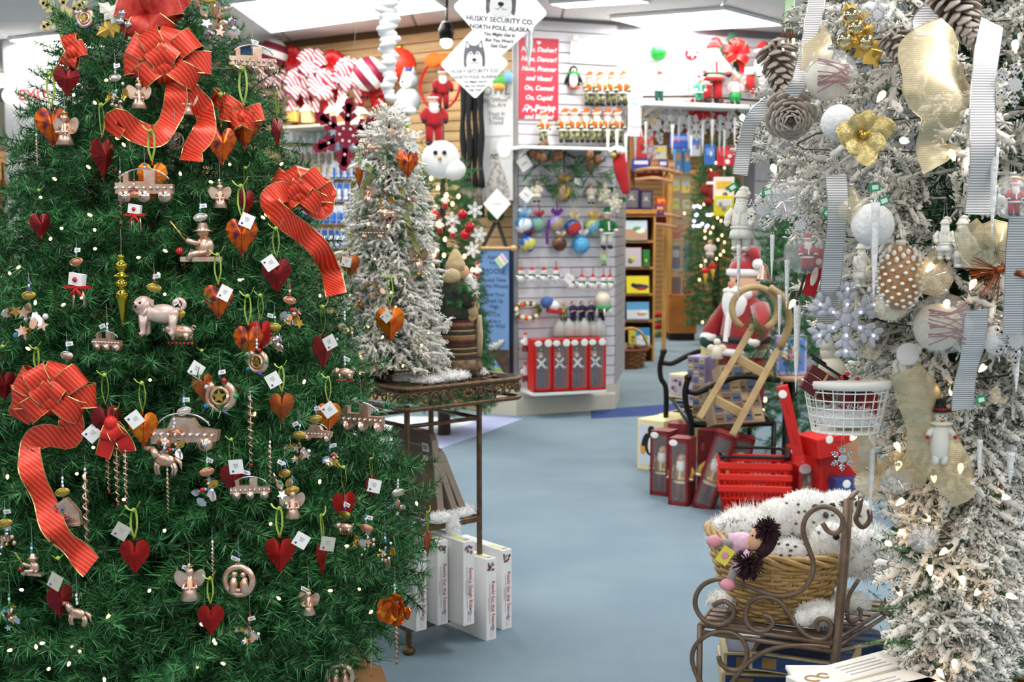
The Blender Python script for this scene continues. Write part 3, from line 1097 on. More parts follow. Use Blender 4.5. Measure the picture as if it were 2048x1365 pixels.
   b.mat(GEM['r']).ell((0, -.007, -.02), .005, 8, 5)
   b.mat(PINKC).tube([(-.008, 0, -.036), (-.011, 0, -.075)], .002, 6).tube([(.012, 0, -.036), (.014, 0, -.072)], .002, 6)
  elif k == 'rose':
   b.mat(LEAF['o'])
   for i in range(14):
    a = i * 2.4
    r = .004 + .0016 * i
    b.prism(spl2([(0, -.004), (.012, .002), (.01, .014), (-.01, .014), (-.012, .002)], 2, True), .0015, (r * math.cos(a), -.02 + i * .0012, -.03 + r * math.sin(a)), Matrix.Rotation(-a + 1.57, 3, 'Y') @ Matrix.Rotation(.5, 3, 'X'), dome=.003)
  elif k == 'horse':
   b.ell((0, 0, -.02), (.024, .008, .012)).tube([(-.016, 0, -.014), (-.03, 0, .002)], [.009, .006], 7).ell((-.036, 0, .0), (.011, .005, .005))
   for x in (-.018, -.012, .014, .02):
    b.tube([(x, 0, -.024), (x + (.004 if x > 0 else -.004), 0, -.036), (x, 0, -.048)], [.005, .0035, .003], 6)
   b.tube([(.022, 0, -.014), (.034, 0, -.022), (.036, 0, -.036)], [.004, .004, .001], 6)
  else:   # cluster of stamped charms
   q = random.Random(hash(k) % 1000 if not k[-1].isdigit() else int(k[-1]))
   for i in range(16):
    c = (q.gauss(0, .012), q.gauss(-.002, .006), -.028 + q.gauss(0, .014))
    m = q.choice([PINKC, PINKC, SILVER, GOLD])
    rt_ = Euler((q.uniform(-.6, .6), q.uniform(0, 6), q.uniform(-.7, .7))).to_matrix()
    if q.random() < .55:
     o = [(math.sin(j * PI / 5) * (.011 if j % 2 == 0 else .005), math.cos(j * PI / 5) * (.011 if j % 2 == 0 else .005)) for j in range(10)] if q.random() < .5 else spl2([(0, .012), (.008, .002), (0, -.012), (-.008, .002)], 3, True)
     b.mat(m).prism(o, .003, c, rt_)
    else:
     b.mat(m if q.random() < .6 else GEM[q.choice('bprgc')]).ell(c, q.uniform(.003, .006), 8, 5)
  return b.mesh('figure')
 return cached('fig' + k, f)
def bead_me(k):
 return cached('bead' + k, lambda: B().mat(GEM[k]).ell((0, 0, 0), (.003, .003, .0045), 8, 5).mesh('bead'))
def disc_me(k):
 def f():
  b = B().mat(DISC[k])
  b.lathe([(0, -.0012), (.0165, -.0012), (.018, 0), (.0165, .0012), (0, .0012)], 18, rot=basis((0, -1, .12)), sq=(1, .58))
  b.tube([(.014 * math.cos(a), -.0014, .0085 * math.sin(a)) for a in [i * .419 for i in range(15)]], .0007, 4, closed=True)
  return b.mesh('disc')
 return cached('disc' + k, f)
def price_me():
 def f():
  b = B().mat(TAGM).box((0, 0, 0), (.015, .0008, .009)).mat(PRINTG).box((0, -.0006, 0), (.008, .0004, .004))
  return b.mesh('price_tag')
 return cached('price', f)
def string_me():
 return cached('string', lambda: B().mat(WIRE).tube([(0, 0, 0), (.001, 0, .03), (0, 0, .06)], .0006, 4).mesh('hanging_wire'))
def medallion(px, py, k, desc, d='g', bead='c', price=True, w=50, yaw=0, at=None, off=.05):
 """py is the middle of the figure"""
 p = (at or tree_at)(px, py, off)
 sc = S(w, p.y) / .055
 p = p + V((0, 0, .028 * sc))
 t = T('charm_ornament', desc, 'ornament', p, rot=math.radians(yaw))
 t['group'] = 'beaded charm ornaments'
 inst('figure', fig_me(k), t, sc=sc)
 z = .004
 if d:
  inst('disc', disc_me(d), t, (0, -.002, .016), (0, R.uniform(-.3, .3), R.uniform(-.4, .4)), 1)
  z = .03
 for i in range(3):
  inst('bead', bead_me(bead if i != 1 else 'c'), t, (R.uniform(-.0015, .0015), 0, z + i * .009))
 if price:
  inst('price_tag', price_me(), t, (R.choice((-.008, .008)), -.006, z + .014), (R.uniform(-.3, .3), R.uniform(-.6, .6), 0), 1.1)
 inst('hanging_wire', string_me(), t, (0, 0, 0), sc=(1, 1, 1.2))
 return t
CHARMS = [
 (130, 272, 'angel', 'white angel charm beside the mottled heart at the tree edge', '', 'c', 0, 56), (232, 195, 'cluster1', 'copper charm cluster under a silver medallion below the top bow', 's', 'c', 1, 50),
 (278, 202, 'angel', 'silver angel charm beside the hanging ribbon tail', '', 'c', 0, 48), (290, 385, 'train', 'copper and silver train charm below the bright orange heart', '', 'b', 0, 74),
 (270, 425, 'box', 'white gift charm with red bow below the train', 'c', 'r', 0, 46), (402, 486, 'fisher', 'fisherman charm seated on a log under a silver medallion', 's', 'b', 1, 74),
 (440, 402, 'angel', 'pink winged charm beside the small dark heart', '', 'c', 0, 44), (155, 568, 'box', 'white and red charm on copper legs beside the gold finial', 'c', 'g', 1, 60),
 (310, 625, 'dog', 'large pearly pink dog charm under a gold medallion', 'g', 'r', 1, 70), (362, 672, 'pig', 'copper pig charm with a row of red beads', 'g', 'r', 1, 58),
 (60, 640, 'cluster2', 'purple and copper charm cluster at the left edge under two medallions', 'g', 'p', 0, 70), (135, 742, 'cluster3', 'charm cluster above the lower bow under a pale medallion', 's', 'b', 1, 34),
 (440, 790, 'shoe', 'copper horseshoe charm with star and purple beads', '', 'p', 1, 62), (515, 722, 'shoe', 'horseshoe charm below the overlapping leaf hearts', '', 'c', 0, 46),
 (370, 878, 'car', 'copper car charm under two silver medallions', 's', 'b', 1, 84), (330, 930, 'horse', 'copper horse charm below the copper car', '', 'c', 0, 60),
 (127, 1030, 'house', 'copper house charm dotted with coloured gems', 'g', 'c', 0, 64), (415, 985, 'cluster4', 'copper figure charm with red top near the white tagged heart', 'c', 'g', 1, 56),
 (500, 985, 'train', 'silver train charm beside the white tagged dark heart', '', 'p', 1, 52), (478, 1160, 'ring', 'copper nativity ring charm on a purple beaded wire', '', 'p', 1, 58),
 (380, 1180, 'angel', 'gold angel charm hanging from two tags', '', 'c', 1, 62), (12, 1085, 'cluster5', 'gold charm cluster cut by the left edge low on the tree', 'g', 'g', 1, 50),
 (20, 1230, 'cluster6', 'slim beaded charm low at the left edge', '', 'g', 0, 40), (580, 640, 'cluster7', 'copper charm cluster beneath a gold medallion by the side bow tail', 'c', 'r', 0, 52),
 (550, 690, 'cluster8', 'silver and copper charm beside the red leaf pair', 'g', 'g', 1, 46), (722, 846, 'train', 'silver beaded sleigh charm near the iron stand', '', 'b', 1, 66),
 (632, 872, 'car', 'small car charm under a gold medallion beside the tagged orange heart', 'g', 'b', 1, 42), (570, 985, 'cluster9', 'blue and silver charm cluster above a gold medallion', 'g', 'p', 1, 50),
 (585, 1020, 'angel', 'long copper angel charm below the big gold medallion', 'g', 'b', 0, 52), (690, 1060, 'pig', 'small gold charm on a purple beaded wire', 'g', 'p', 1, 34),
 (617, 1215, 'angel', 'winged copper charm with long legs low on the tree', '', 'g', 1, 46), (790, 1215, 'rose', 'copper rose charm lit by a bulb at the tree foot', '', 'c', 0, 56),
 (770, 1108, 'cluster1', 'silver flower charm beside a gold leaf charm', '', 'b', 0, 44), (733, 1090, 'cluster5', 'gold leaf charm on a blue beaded wire', 'c', 'b', 1, 42),
 (796, 1010, 'cluster6', 'small silver oval charm near the edge above the white boxes', 's', 'c', 0, 26), (680, 1352, 'ring', 'charm hanging low over the carpet on a purple beaded wire', '', 'p', 1, 50),
 (690, 660, 'cluster3', 'crystal charm beside the long dark heart', '', 'c', 0, 36), (690, 752, 'pig', 'round copper charms beside the white boxes string', '', 'c', 1, 40),
 (600, 905, 'cluster2', 'copper bell cluster charm between the tagged hearts', 'g', 'b', 1, 44), (660, 925, 'cluster7', 'small silver bells charm under a white tag', '', 'b', 1, 40),
 (455, 60, 'cluster8', 'silver charm cluster high at the tree edge', 's', 'g', 0, 60), (420, 42, 'cluster9', 'pearly charm cluster beside the top bow', 'g', 'b', 0, 56),
 (505, 130, 'train', 'silver toy charm on the upper tree edge', '', 'c', 1, 60), (170, 35, 'shoe', 'gold bell charm beside the hanging gold snowflake', '', 'g', 0, 36),
 (372, 215, 'angel', 'copper charm beside the top bow tail', '', 'c', 0, 46), (350, 905, 'cluster4', 'copper bell charm cluster between the car and the spirals', 'c', 'c', 0, 50),
 (215, 690, 'train', 'copper sleigh charm with white tag above a grey tag', '', 'c', 1, 44), (500, 1270, 'cluster2', 'copper charm sunk in needles low on the tree', '', 'r', 1, 40),
 (155, 1235, 'horse', 'copper deer charm low beside the grey tagged heart', '', 'c', 0, 50), (65, 1130, 'fisher', 'brown figure charm beside the long red tail end', '', 'b', 0, 44),
]
for c in CHARMS:
 medallion(c[0], c[1], c[2], c[3], c[4], c[5], c[6], c[7], R.uniform(-25, 25))
# -- twisted icicles, finial, wire ball
def icicle_me(m, L=.14, r=.0075, turns=9):
 def f():
  n = turns * 8
  pts = []
  rs = []
  for i in range(n + 1):
   t = i / n
   a = t * turns * 2 * PI
   rr_ = r * (.35 + .65 * math.sin(PI * min(1, t * 1.6) * .62)) * (1 - t * .55)
   pts.append((rr_ * math.cos(a), rr_ * math.sin(a), -L * t))
   rs.append(.0026 * (1 - .5 * t))
  b = B().mat(m).tube(pts, rs, 5)
  b.tube([(0, 0, 0), (0, 0, -L * .97)], [.002, .001], 5)
  b.mat(GEM['r']).ell((0, 0, -L - .004), .004, 6, 4)
  return b.mesh('spiral')
 return cached('icicle' + m.name + str(L), f)
ICES = [(240, 350, 100, 'thin copper spiral icicle above the finial'), (500, 790, 140, 'copper spiral icicle beside the brown heart'), (170, 945, 185, 'long pale copper spiral icicle beside the long red tail'),
  (232, 870, 140, 'thick copper spiral icicle, the tallest of the cluster under the big tag'), (215, 880, 105, 'thick copper spiral icicle at the side of the cluster under the big tag'), (250, 895, 110, 'dark copper spiral icicle beside the clustered pair'),
  (335, 945, 80, 'short copper spiral icicle beside the horse charm'), (793, 1240, 90, 'copper spiral icicle with red bead at the tree foot'), (742, 1290, 65, 'short spiral icicle with red bead over the carpet'),
  (73, 275, 55, 'gold stick icicle with red ribbon at the upper tree edge'), (540, 890, 90, 'thin silver spiral icicle between the tagged hearts'), (425, 1090, 70, 'thin brown spiral icicle near the nativity ring')]
for px, py, L, lab in ICES:
 p = tree_at(px, py, .05)
 t = T('icicle_ornament', lab, 'ornament', p, 'copper spiral icicle ornaments', rot=R.uniform(0, 3))
 s = S(L, p.y) / .14
 inst('spiral', icicle_me(PINKC if R.random() < .7 else COPPER), t, sc=(min(s, 1.2), min(s, 1.2), s))
 inst('hanging_wire', string_me(), t, (0, 0, 0), sc=(1, 1, .7))
 inst('bead', bead_me('c'), t, (0, 0, .006))
p = tree_at(242, 508, .06)
t = T('finial_ornament', 'tall shiny gold finial ornament hanging point down in the tree', 'ornament', p)
FIN = M('finial_gold', 'b8a63a', .12, 1)
L = S(155, p.y)
pf = [(.0, 0), (.10, -.02), (.10, -.05), (.05, -.08), (.16, -.12), (.19, -.16), (.16, -.20), (.06, -.235), (.24, -.27), (.26, -.285), (.24, -.30), (.06, -.325), (.17, -.35), (.2, -.39), (.17, -.43), (.06, -.46), (.18, -.49), (.21, -.52),
 (.19, -.58), (.13, -.72), (.07, -.88), (.012, -1)]
obj('finial', B().mat(FIN).lathe([(r * L * .42, z * L) for r, z in pf][::-1], 18), None, t)
inst('hanging_wire', string_me(), t)
p = tree_at(350, 282, .05)
t = T('wire_ball_ornament', 'grey wire ball ornament beside the orange heart and ribbon', 'ornament', p)
b = B().mat(M('wire_grey', '8d8378', .4, .8))
for i in range(14):
 ax = V((R.gauss(0, 1), R.gauss(0, 1), R.gauss(0, 1))).normalized()
 m3 = basis(ax)
 b.tube(arc((0, 0, 0), .022, 0, 2 * PI, 16, m3.col[0], m3.col[1]), .0009, 4, closed=True)
obj('wire_ball', b, None, t)
inst('hanging_wire', string_me(), t, (0, 0, .02))
inst('bead', bead_me('p'), t, (0, 0, .026))
# -- red mesh bows with gold wire edges
RIB = M('ribbon_red_mesh', 'cf2b1c', .38, .25, col2='e2583a', scale=44, wave='DIAGONAL', lo=.5, hi=.8)
RIBD = M('ribbon_red_satin', 'c01d1a', .4, .1, col2='d22a22', scale=14)
EDGE = M('ribbon_gold_edge', 'd9b878', .35, .9)
def edged(bs, be, pts, sides, wds):
 bs.strip(pts, sides, wds)
 m = len(pts)
 if not isinstance(sides, list):
  sides = [sides] * m
 if not isinstance(wds, list):
  wds = [wds] * m
 for s in (-1, 1):
  be.tube([V(p) + V(sd).normalized() * (s * wd / 2) for p, sd, wd in zip(pts, sides, wds)], .0013, 4)
def loop_path(c, d, L, h, n=10):
 """a puffed ribbon loop leaving c along d and coming back; h is its bulge"""
 d = V(d).normalized()
 u = V((0, -1, 0)) - d * (-d.y)
 u = (u.normalized() if u.length > .1 else V((0, 0, 1)))
 pts = []
 for i in range(n + 1):
  t = 2 * PI * i / n
  pts.append(V(c) + d * (L * (1 - math.cos(t)) / 2) + u * (h * math.sin(t)))
 return pts, d.cross(u)
def bow(name, lab, px, py, size, loops, tails, at=tree_at, mat=RIB, wd=.055, off=.07, edge=EDGE):
 p = at(px, py, off)
 t = T(name, lab, 'bow', p, 'red ribbon bows on the green tree')
 for (ang, tilt, ln, h) in loops:
  a = math.radians(ang)
  d = V((math.cos(a), -tilt, math.sin(a)))
  pts, sd = loop_path((0, 0, 0), d, size * ln, size * h)
  wds = [wd * (.35 + .65 * math.sin(PI * min(1, i / 10)) ** .5) if 0 < i < 10 else wd * .3 for i in range(11)]
  bs, be = B().mat(mat), B().mat(edge)
  edged(bs, be, pts, sd, wds)
  o = obj('loop', bs, None, t)
  obj('wire_edge', be, None, o)
 for tl in tails:
  q = [at(x, y, off - .02 + (.02 if i % 2 else 0)) - p for i, (x, y) in enumerate(tl)]
  q[0] = V((0, 0, 0)) if abs(tl[0][0] - px) < 30 and abs(tl[0][1] - py) < 30 else q[0]
  pts = spline(q, 5)
  sides = []
  for i in range(len(pts)):
   tg = pts[min(i + 1, len(pts) - 1)] - pts[max(i - 1, 0)]
   sd = tg.cross(V((.25 * math.sin(i * .7), 1, .2 * math.cos(i * .5))))
   sides.append(sd.normalized())
  bs, be = B().mat(mat), B().mat(edge)
  edged(bs, be, pts, sides, [wd * (.5 + .5 * min(1, i / 4)) for i in range(len(pts))])
  o = obj('tail', bs, None, t)
  obj('wire_edge', be, None, o)
 obj('knot', B().mat(mat).ell((0, -.012, 0), (.016, .016, .018)), None, t)
 return t
FULL = [(0, .15, 1, .3), (38, .4, .95, .3), (75, .3, .8, .34), (118, .5, .85, .3), (150, .2, .95, .32), (182, .1, 1, .3), (215, .4, .8, .3), (330, .4, .85, .32), (60, 1.2, .6, .3), (130, 1.3, .6, .3), (280, 1.2, .5, .3)]
bow('ribbon_bow', 'large red mesh bow with gold edges near the top of the green tree', 338, 128, .112, FULL,
 [[(338, 140), (352, 185), (342, 235), (312, 272), (270, 262), (236, 240), (222, 268)], [(345, 140), (378, 185), (408, 220), (408, 262), (385, 300), (382, 322)]])
bow('ribbon_bow', 'red mesh bow with gold edges on the tree side facing the small flocked tree', 602, 385, .085, FULL,
 [[(602, 395), (560, 385), (540, 405), (570, 440), (610, 470), (640, 500), (662, 545), (672, 590)], [(610, 380), (640, 370), (655, 400), (640, 420), (615, 400)]])
bow('ribbon_bow', 'red mesh bow with gold edges and a long tail low on the tree', 112, 790, .10, FULL,
 [[(112, 800), (140, 835), (138, 875), (90, 872), (62, 890), (62, 940), (88, 1000), (110, 1060), (150, 1100), (182, 1135)], [(108, 800), (50, 815), (38, 840)]])
bow('ribbon_bow', 'small red bow above the purple and orange leaf heart', 487, 235, .055, [(15, .2, 1, .3), (165, .2, 1.1, .3), (200, .5, .7, .3), (340, .5, .7, .3)], [[(487, 238), (465, 215), (440, 200), (425, 192)]], wd=.045)
bow('ribbon_bow', 'small red ribbon loop bow on the shoulder of the tree below the ceiling light', 148, 105, .045, [(100, .3, 1, .3), (250, .3, .9, .3), (20, .4, .8, .3)], [], wd=.04)
SILK = M('ribbon_glitter_red', 'a3161c', .4, .2, col2='c4402c', scale=60)
bow('ribbon_bow', 'dark red and gold glitter bow at the very top of the tree', 300, 35, .10, [(20, .5, 1, .35), (70, .4, .9, .35), (110, .4, 1, .35), (160, .5, .9, .35), (200, .6, .8, .3), (250, .8, .8, .3), (320, .7, .9, .3)], [[(310, 40), (345, 10), (370, -20)]], mat=SILK, wd=.06, off=.05)
bow('ribbon_bow', 'red fabric ribbon bow hanging beside the twisted spirals', 225, 845, .045, [(260, .4, 1, .3), (300, .5, 1, .3)], [[(225, 848), (215, 880), (205, 915)], [(228, 848), (246, 880), (258, 905)]], mat=RIBD, wd=.035)
# white holly leaves with silver balls at the top
p = tree_at(245, 45, .07)
t = T('holly_ornament', 'white glitter holly leaf spray with silver balls near the tree top', 'ornament', p)
HOL = M('holly_white', 'f1ede2', .5, col2='e2dccc', scale=80, bump=.5)
def holly(L, w):
 pts = []
 for i in range(9):
  tt = i / 8
  x = w * math.sin(PI * min(1, tt * .96 + .04)) * (1.15 if i % 2 == 0 else .62)
  pts.append((x, L * tt))
 return pts + [(-x, z) for x, z in pts[::-1][1:-1]]
for a in (20, 128, 245, 310):
 obj('leaf', B().mat(HOL if a != 245 else GOLD).prism(holly(.075, .022), .003, dome=.004), None, t, rot=(R.uniform(-.4, .3), math.radians(a), 0))
for x, z in ((0, 0), (.02, -.008), (.006, .02)):
 obj('berry', B().mat(SILVER).ell((x, -.015, z), .011), None, t)
# -- warm mini lights of the green tree
BULB = M('mini_light', 'ffd68a', .3, emit=3.2)
GW = M('green_wire', '1d3a24', .5)
LP = [(192, 208), (148, 188), (238, 278), (250, 293), (112, 360), (83, 395), (180, 337), (184, 432), (397, 130), (190, 462), (192, 498), (280, 515), (334, 504), (125, 457), (40, 533), (18, 545), (319, 551), (329, 589), (483, 561), (162, 598), (130, 608), (70, 610), (411, 890), (185, 895), (155, 948),
 (15, 950), (80, 1288), (25, 1300), (72, 1290), (145, 1291), (140, 1324), (99, 1337), (208, 1356), (428, 1287), (160, 1303), (394, 1335), (400, 1247), (832, 1004), (745, 1222), (810, 1216), (430, 1287), (508, 833), (570, 520), (483, 560), (640, 590), (697, 1093), (665, 1182), (523, 433), (425, 365),
 (530, 425), (486, 490), (150, 130), (215, 160), (290, 60), (420, 200), (360, 345), (460, 330), (560, 330), (100, 480), (60, 700), (300, 760), (540, 760), (610, 760), (250, 1000), (540, 1050), (330, 1060), (640, 960), (720, 1180), (300, 1180), (560, 1200), (220, 1230), (40, 1180), (450, 1330)]
t = T('light_string', 'string of warm mini lights wound through the green tree', 'lights', TA + V((0, 0, .3)))
bme = B().mat(BULB).lathe([(.0022, 0), (.0038, .004), (.003, .009), (0, .0125)], 8).mat(GW).lathe([(.0028, -.008), (.003, 0)], 6).mesh('bulb')
for px, py in LP:
 p = tree_at(px, py, R.uniform(.0, .04)) - t.location
 inst('bulb', bme, t, p, (R.uniform(0, 3), R.uniform(0, 3), 0))
wp = []
for i in range(150):
 z = .35 + 1.9 * i / 150
 a = i * .55
 r = interp(PROF, z) * .93
 wp.append((r * math.cos(a), r * math.sin(a), z - .3))
obj('wire', B().mat(GW).tube(wp, .0016, 4), None, t)
# ------------------------------------------------------------- wrought iron stand with the flocked tree
IRON = M('bronzed_iron', '5b4636', .45, .55, col2='7a6048', scale=25)
IRONL = M('bronzed_rim', '7d6247', .45, .5, col2='5d4735', scale=40)
ANG = math.atan2(IU.y, IU.x)
st = T('plant_stand', 'three tier wrought iron plant stand between the green tree and the aisle', 'stand', IC, rot=ANG)
LEGS = [(-.16, -.15), (.16, -.15), (.16, .15), (-.16, .15)]
for x, y in LEGS:
 o = obj('leg', B().box((x, y, .46), (.017, .017, .86), bev=.003), IRON, st)
 obj('foot', B().lathe([(.012, .025), (.022, .018), (.023, .006), (.018, 0)][::-1], 12, (x, y, 0)), IRONL, o)
def bars(z, name, x0=-.16, x1=.16, y0=-.15, y1=.15, n=7):
 fr = B()
 for y in (y0, y1):
  fr.box(((x0 + x1) / 2, y, z), (x1 - x0, .012, .022), bev=.002)
 for x in (x0, x1):
  fr.box((x, (y0 + y1) / 2, z), (.012, y1 - y0, .022), bev=.002)
 o = obj(name, fr, IRON, st)
 for i in range(n):
  x = x0 + (x1 - x0) * (i + .5) / n
  obj('slat', B().box((x, (y0 + y1) / 2, z + .004), (.02, y1 - y0 - .012, .006), bev=.001), IRONL, o)
 return o
bars(.09, 'bottom_shelf')
bars(.44, 'middle_shelf')
fr = B()
for (a, c) in (((-.16, -.15), (.16, -.15)), ((.16, -.15), (.16, .15)), ((.16, .15), (-.16, .15)), ((-.16, .15), (-.16, -.15))):
 fr.tube([(a[0], a[1], .815), (c[0], c[1], .815)], .0075, 6)
obj('brace', fr, IRON, st)
TX0, TX1, TY0, TY1 = -.16, .27, -.165, .2
RC = .052
outline = []
for cx, cy, a0 in ((TX1, TY1, 0), (TX0, TY1, PI / 2), (TX0, TY0, PI), (TX1, TY0, 3 * PI / 2)):
 for i in range(7):
  a = a0 + PI / 2 * i / 6
  outline.append((cx + RC * math.cos(a), cy + RC * math.sin(a)))
tray = obj('tray', B(), IRON, st) if False else None
bt = B().mat(IRON)
bt.add([V((x, y, .94)) for x, y in outline] + [V((x, y, .948)) for x, y in outline], [tuple(range(28))[::-1], tuple(range(28, 56))] + [(i, (i + 1) % 28, 28 + (i + 1) % 28, 28 + i) for i in range(28)])
tray = obj('tray', bt, None, st)
lat = B()
for i in range(9):
 x = TX0 + (TX1 - TX0) * i / 8
 lat.box((x, (TY0 + TY1) / 2, .951), (.012, TY1 - TY0, .006))
for i in range(6):
 y = TY0 + (TY1 - TY0) * i / 5
 lat.box(((TX0 + TX1) / 2, y, .9512), (TX1 - TX0, .01, .006))
obj('lattice', lat, IRONL, tray)
for z in (.885, .955):
 rim = B().tube([(x, y, z) for x, y in outline], .0085, 7, closed=True)
 m = len(outline)
 for i in range(m):
  a, c = V((*outline[i], z)), V((*outline[(i + 1) % m], z))
  k = max(1, int((c - a).length / .012))
  for j in range(k):
   p = a + (c - a) * (j / k)
   rim.ell(p, (.0105, .0105, .008), 6, 4)
 obj('beaded_rim', rim, IRONL, tray)
for cx, cy in ((TX0, TY0), (TX1, TY0), (TX1, TY1), (TX0, TY1)):
 obj('candle_cup', B().lathe([(.0, .952), (RC - .012, .952), (RC - .008, .966), (RC - .004, .966), (RC - .004, .948)], 20, (cx, cy, 0)), M('cup_dark', '3e3228', .5, .4), tray)
def scroll(c, s, ux, flip=1, r=.004, turns=1.35):
 pts = []
 for i in range(19):
  a = turns * 2 * PI * i / 18
  q = s * (1 - .78 * i / 18)
  pts.append(V(c) + V(ux) * (flip * q * math.cos(a)) + V((0, 0, q * math.sin(a))))
 return pts
sc = B()
for i in range(10):
 x = TX0 + .03 + (TX1 - TX0 - .06) * i / 9
 if 3 < i < 6:
  continue
 sc.tube(scroll((x, TY0 - RC, .92), .024, (1, 0, 0), 1 if i % 2 else -1), .0042, 6)
 if i % 3 == 1:
  sc.tube([(x + .02, TY0 - RC, .89), (x + .045, TY0 - RC, .95)], .004, 6)
for k in range(7):
 a = k * .9
 sc.ell(((TX0 + TX1) / 2 + .02 * math.cos(a), TY0 - RC - .003, .92 + .012 * math.sin(a)), (.011, .006, .009), 8, 5)
for k in range(3):
 for cx, a0 in ((TX0, PI), (TX1, 1.5 * PI)):
  a = a0 + .26 + k * .52
  u = (-math.sin(a), math.cos(a), 0)
  sc.tube(scroll((cx + RC * math.cos(a), TY0 + RC * math.sin(a), .92), .02, u, 1 if k % 2 else -1), .004, 6)
for i in range(7):
 y = TY0 + .03 + (TY1 - TY0 - .06) * i / 6
 for x in (TX0 - RC, TX1 + RC):
  sc.tube(scroll((x, y, .92), .024, (0, 1, 0), 1 if i % 2 else -1), .0042, 6)
obj('scrollwork', sc, IRONL, tray)
# white wadding on the tray and the middle shelf
WAD = M('white_wadding', 'f6f6f6', .95, sheen=.5)
def wadding(lab, lumps, rot=ANG, org=IC, n=260, L=.012):
 t = T('snow_blanket', lab, 'wadding', org, 'fake snow wadding', rot=rot)
 b = B().mat(WAD)
 for c, r in lumps:
  b.ell(c, r, 14, 8)
  b.fur(c, r, n, L, .0022, back=.1, lo=-.2)
 obj('wadding', b, None, t, kind='stuff')
 return t
wadding('white fake snow wadding on the iron tray below the flocked tree', [((.08, -.08, .966), (.085, .05, .022)), ((-.02, -.09, .962), (.07, .04, .016)), ((.14, -.03, .962), (.04, .03, .014)), ((0, .03, .96), (.12, .08, .015))])
wadding('white fake snow wadding on the iron tray beside the fur robed santa', [((.235, .02, .966), (.055, .05, .022)), ((.26, -.02, .962), (.035, .03, .014))])
wadding('white fake snow wadding draped over the middle shelf of the iron stand', [((.1, -.13, .468), (.055, .028, .02)), ((.03, -.155, .44), (.03, .02, .05)), ((-.02, -.15, .47), (.06, .03, .02)), ((.135, -.09, .466), (.03, .05, .015)), ((.03, -.168, .40), (.022, .016, .04))])
# puzzle boxes: white boxes with printed spines
PZ = M('puzzle_white', 'f3f2f1', .45)
REDINK = M('red_ink', 'c24a50', .6)
GREYINK = M('grey_ink', 'b9a3aa', .6)
def print_blobs(parent, c, n, r, cols, seed, y):
 q = random.Random(seed)
 b = B()
 for i in range(n):
  b.mat(M('ink_' + cols[i % len(cols)], cols[i % len(cols)], .6))
  b.ell((c[0] + q.uniform(-r, r), y, c[1] + q.uniform(-r, r)), (q.uniform(.25, .5) * r, .0006, q.uniform(.25, .5) * r), 8, 4)
 obj('printed_picture', b, None, parent)
def puzzle(px, py, z, title, lab, w=.047, h=.305, dep=.28, lean=0, yaw=0, words=True):
 p = G(px, py, z)
 t = T('puzzle_box', lab, 'box', p, 'white jigsaw puzzle boxes', rot=(0, lean, ANG + yaw))
 obj('carton', B().box((0, dep / 2, h / 2), (w, dep, h), bev=.0015), PZ, t)
 text(title, .021, REDINK, t, (.008, -.0008, h * .43), (PI / 2, PI / 2, 0))
 b = B().mat(GREYINK)
 for i, (x, l) in enumerate(((-.001, .06), (-.008, .15), (-.014, .05))):
  b.box((x, -.0006, h * .45), (.002, .0006, l))
 b.box((-.004, -.0006, h * .1), (.001, .0006, .04)).box((.006, -.0006, h * .08), (.001, .0006, .03))
 obj('small_print', b, None, t)
 print_blobs(t, (-.002, h * .9), 12, .014, ['8d3038', '54506e', '9aa0a8', '3f3f4a', 'b8783c'] if 'Ready' in title else ['b0522e', '5b3f8c', '96a25a', '7f5fa8'], len(lab), -.0008)
 print_blobs(t, (.005, h * .15), 6, .009, ['3f8fd0', '4d9ada', 'e8b060'], 3, -.0008)
 b = B().mat(M('sticker_yellow', 'dfe88a', .6)).box((0, .06, h + .0004), (.02, .07, .0008)).mat(GREYINK).box((.004, .02, h + .0004), (.022, .018, .0009))
 obj('sticker', b, None, t)
 return t
puzzle(843, 1262, .098, "Santa's Sleigh Ride", 'white puzzle box half hidden by the green tree branch on the bottom shelf', h=.30)
puzzle(886, 1250, .098, 'Ready for the Season', 'white puzzle box with red lettering second along the bottom shelf under the wadding')
puzzle(938, 1251, .098, "Santa's Sleigh Ride", 'white puzzle box with purple picture next to the front iron leg', w=.05)
puzzle(983, 1281, 0, 'Ready for the Season', 'white puzzle box on the carpet half behind the iron leg', w=.047)
puzzle(1014, 1259, 0, 'Ready for the Season', 'outermost white puzzle box standing alone on the carpet beside the iron stand')
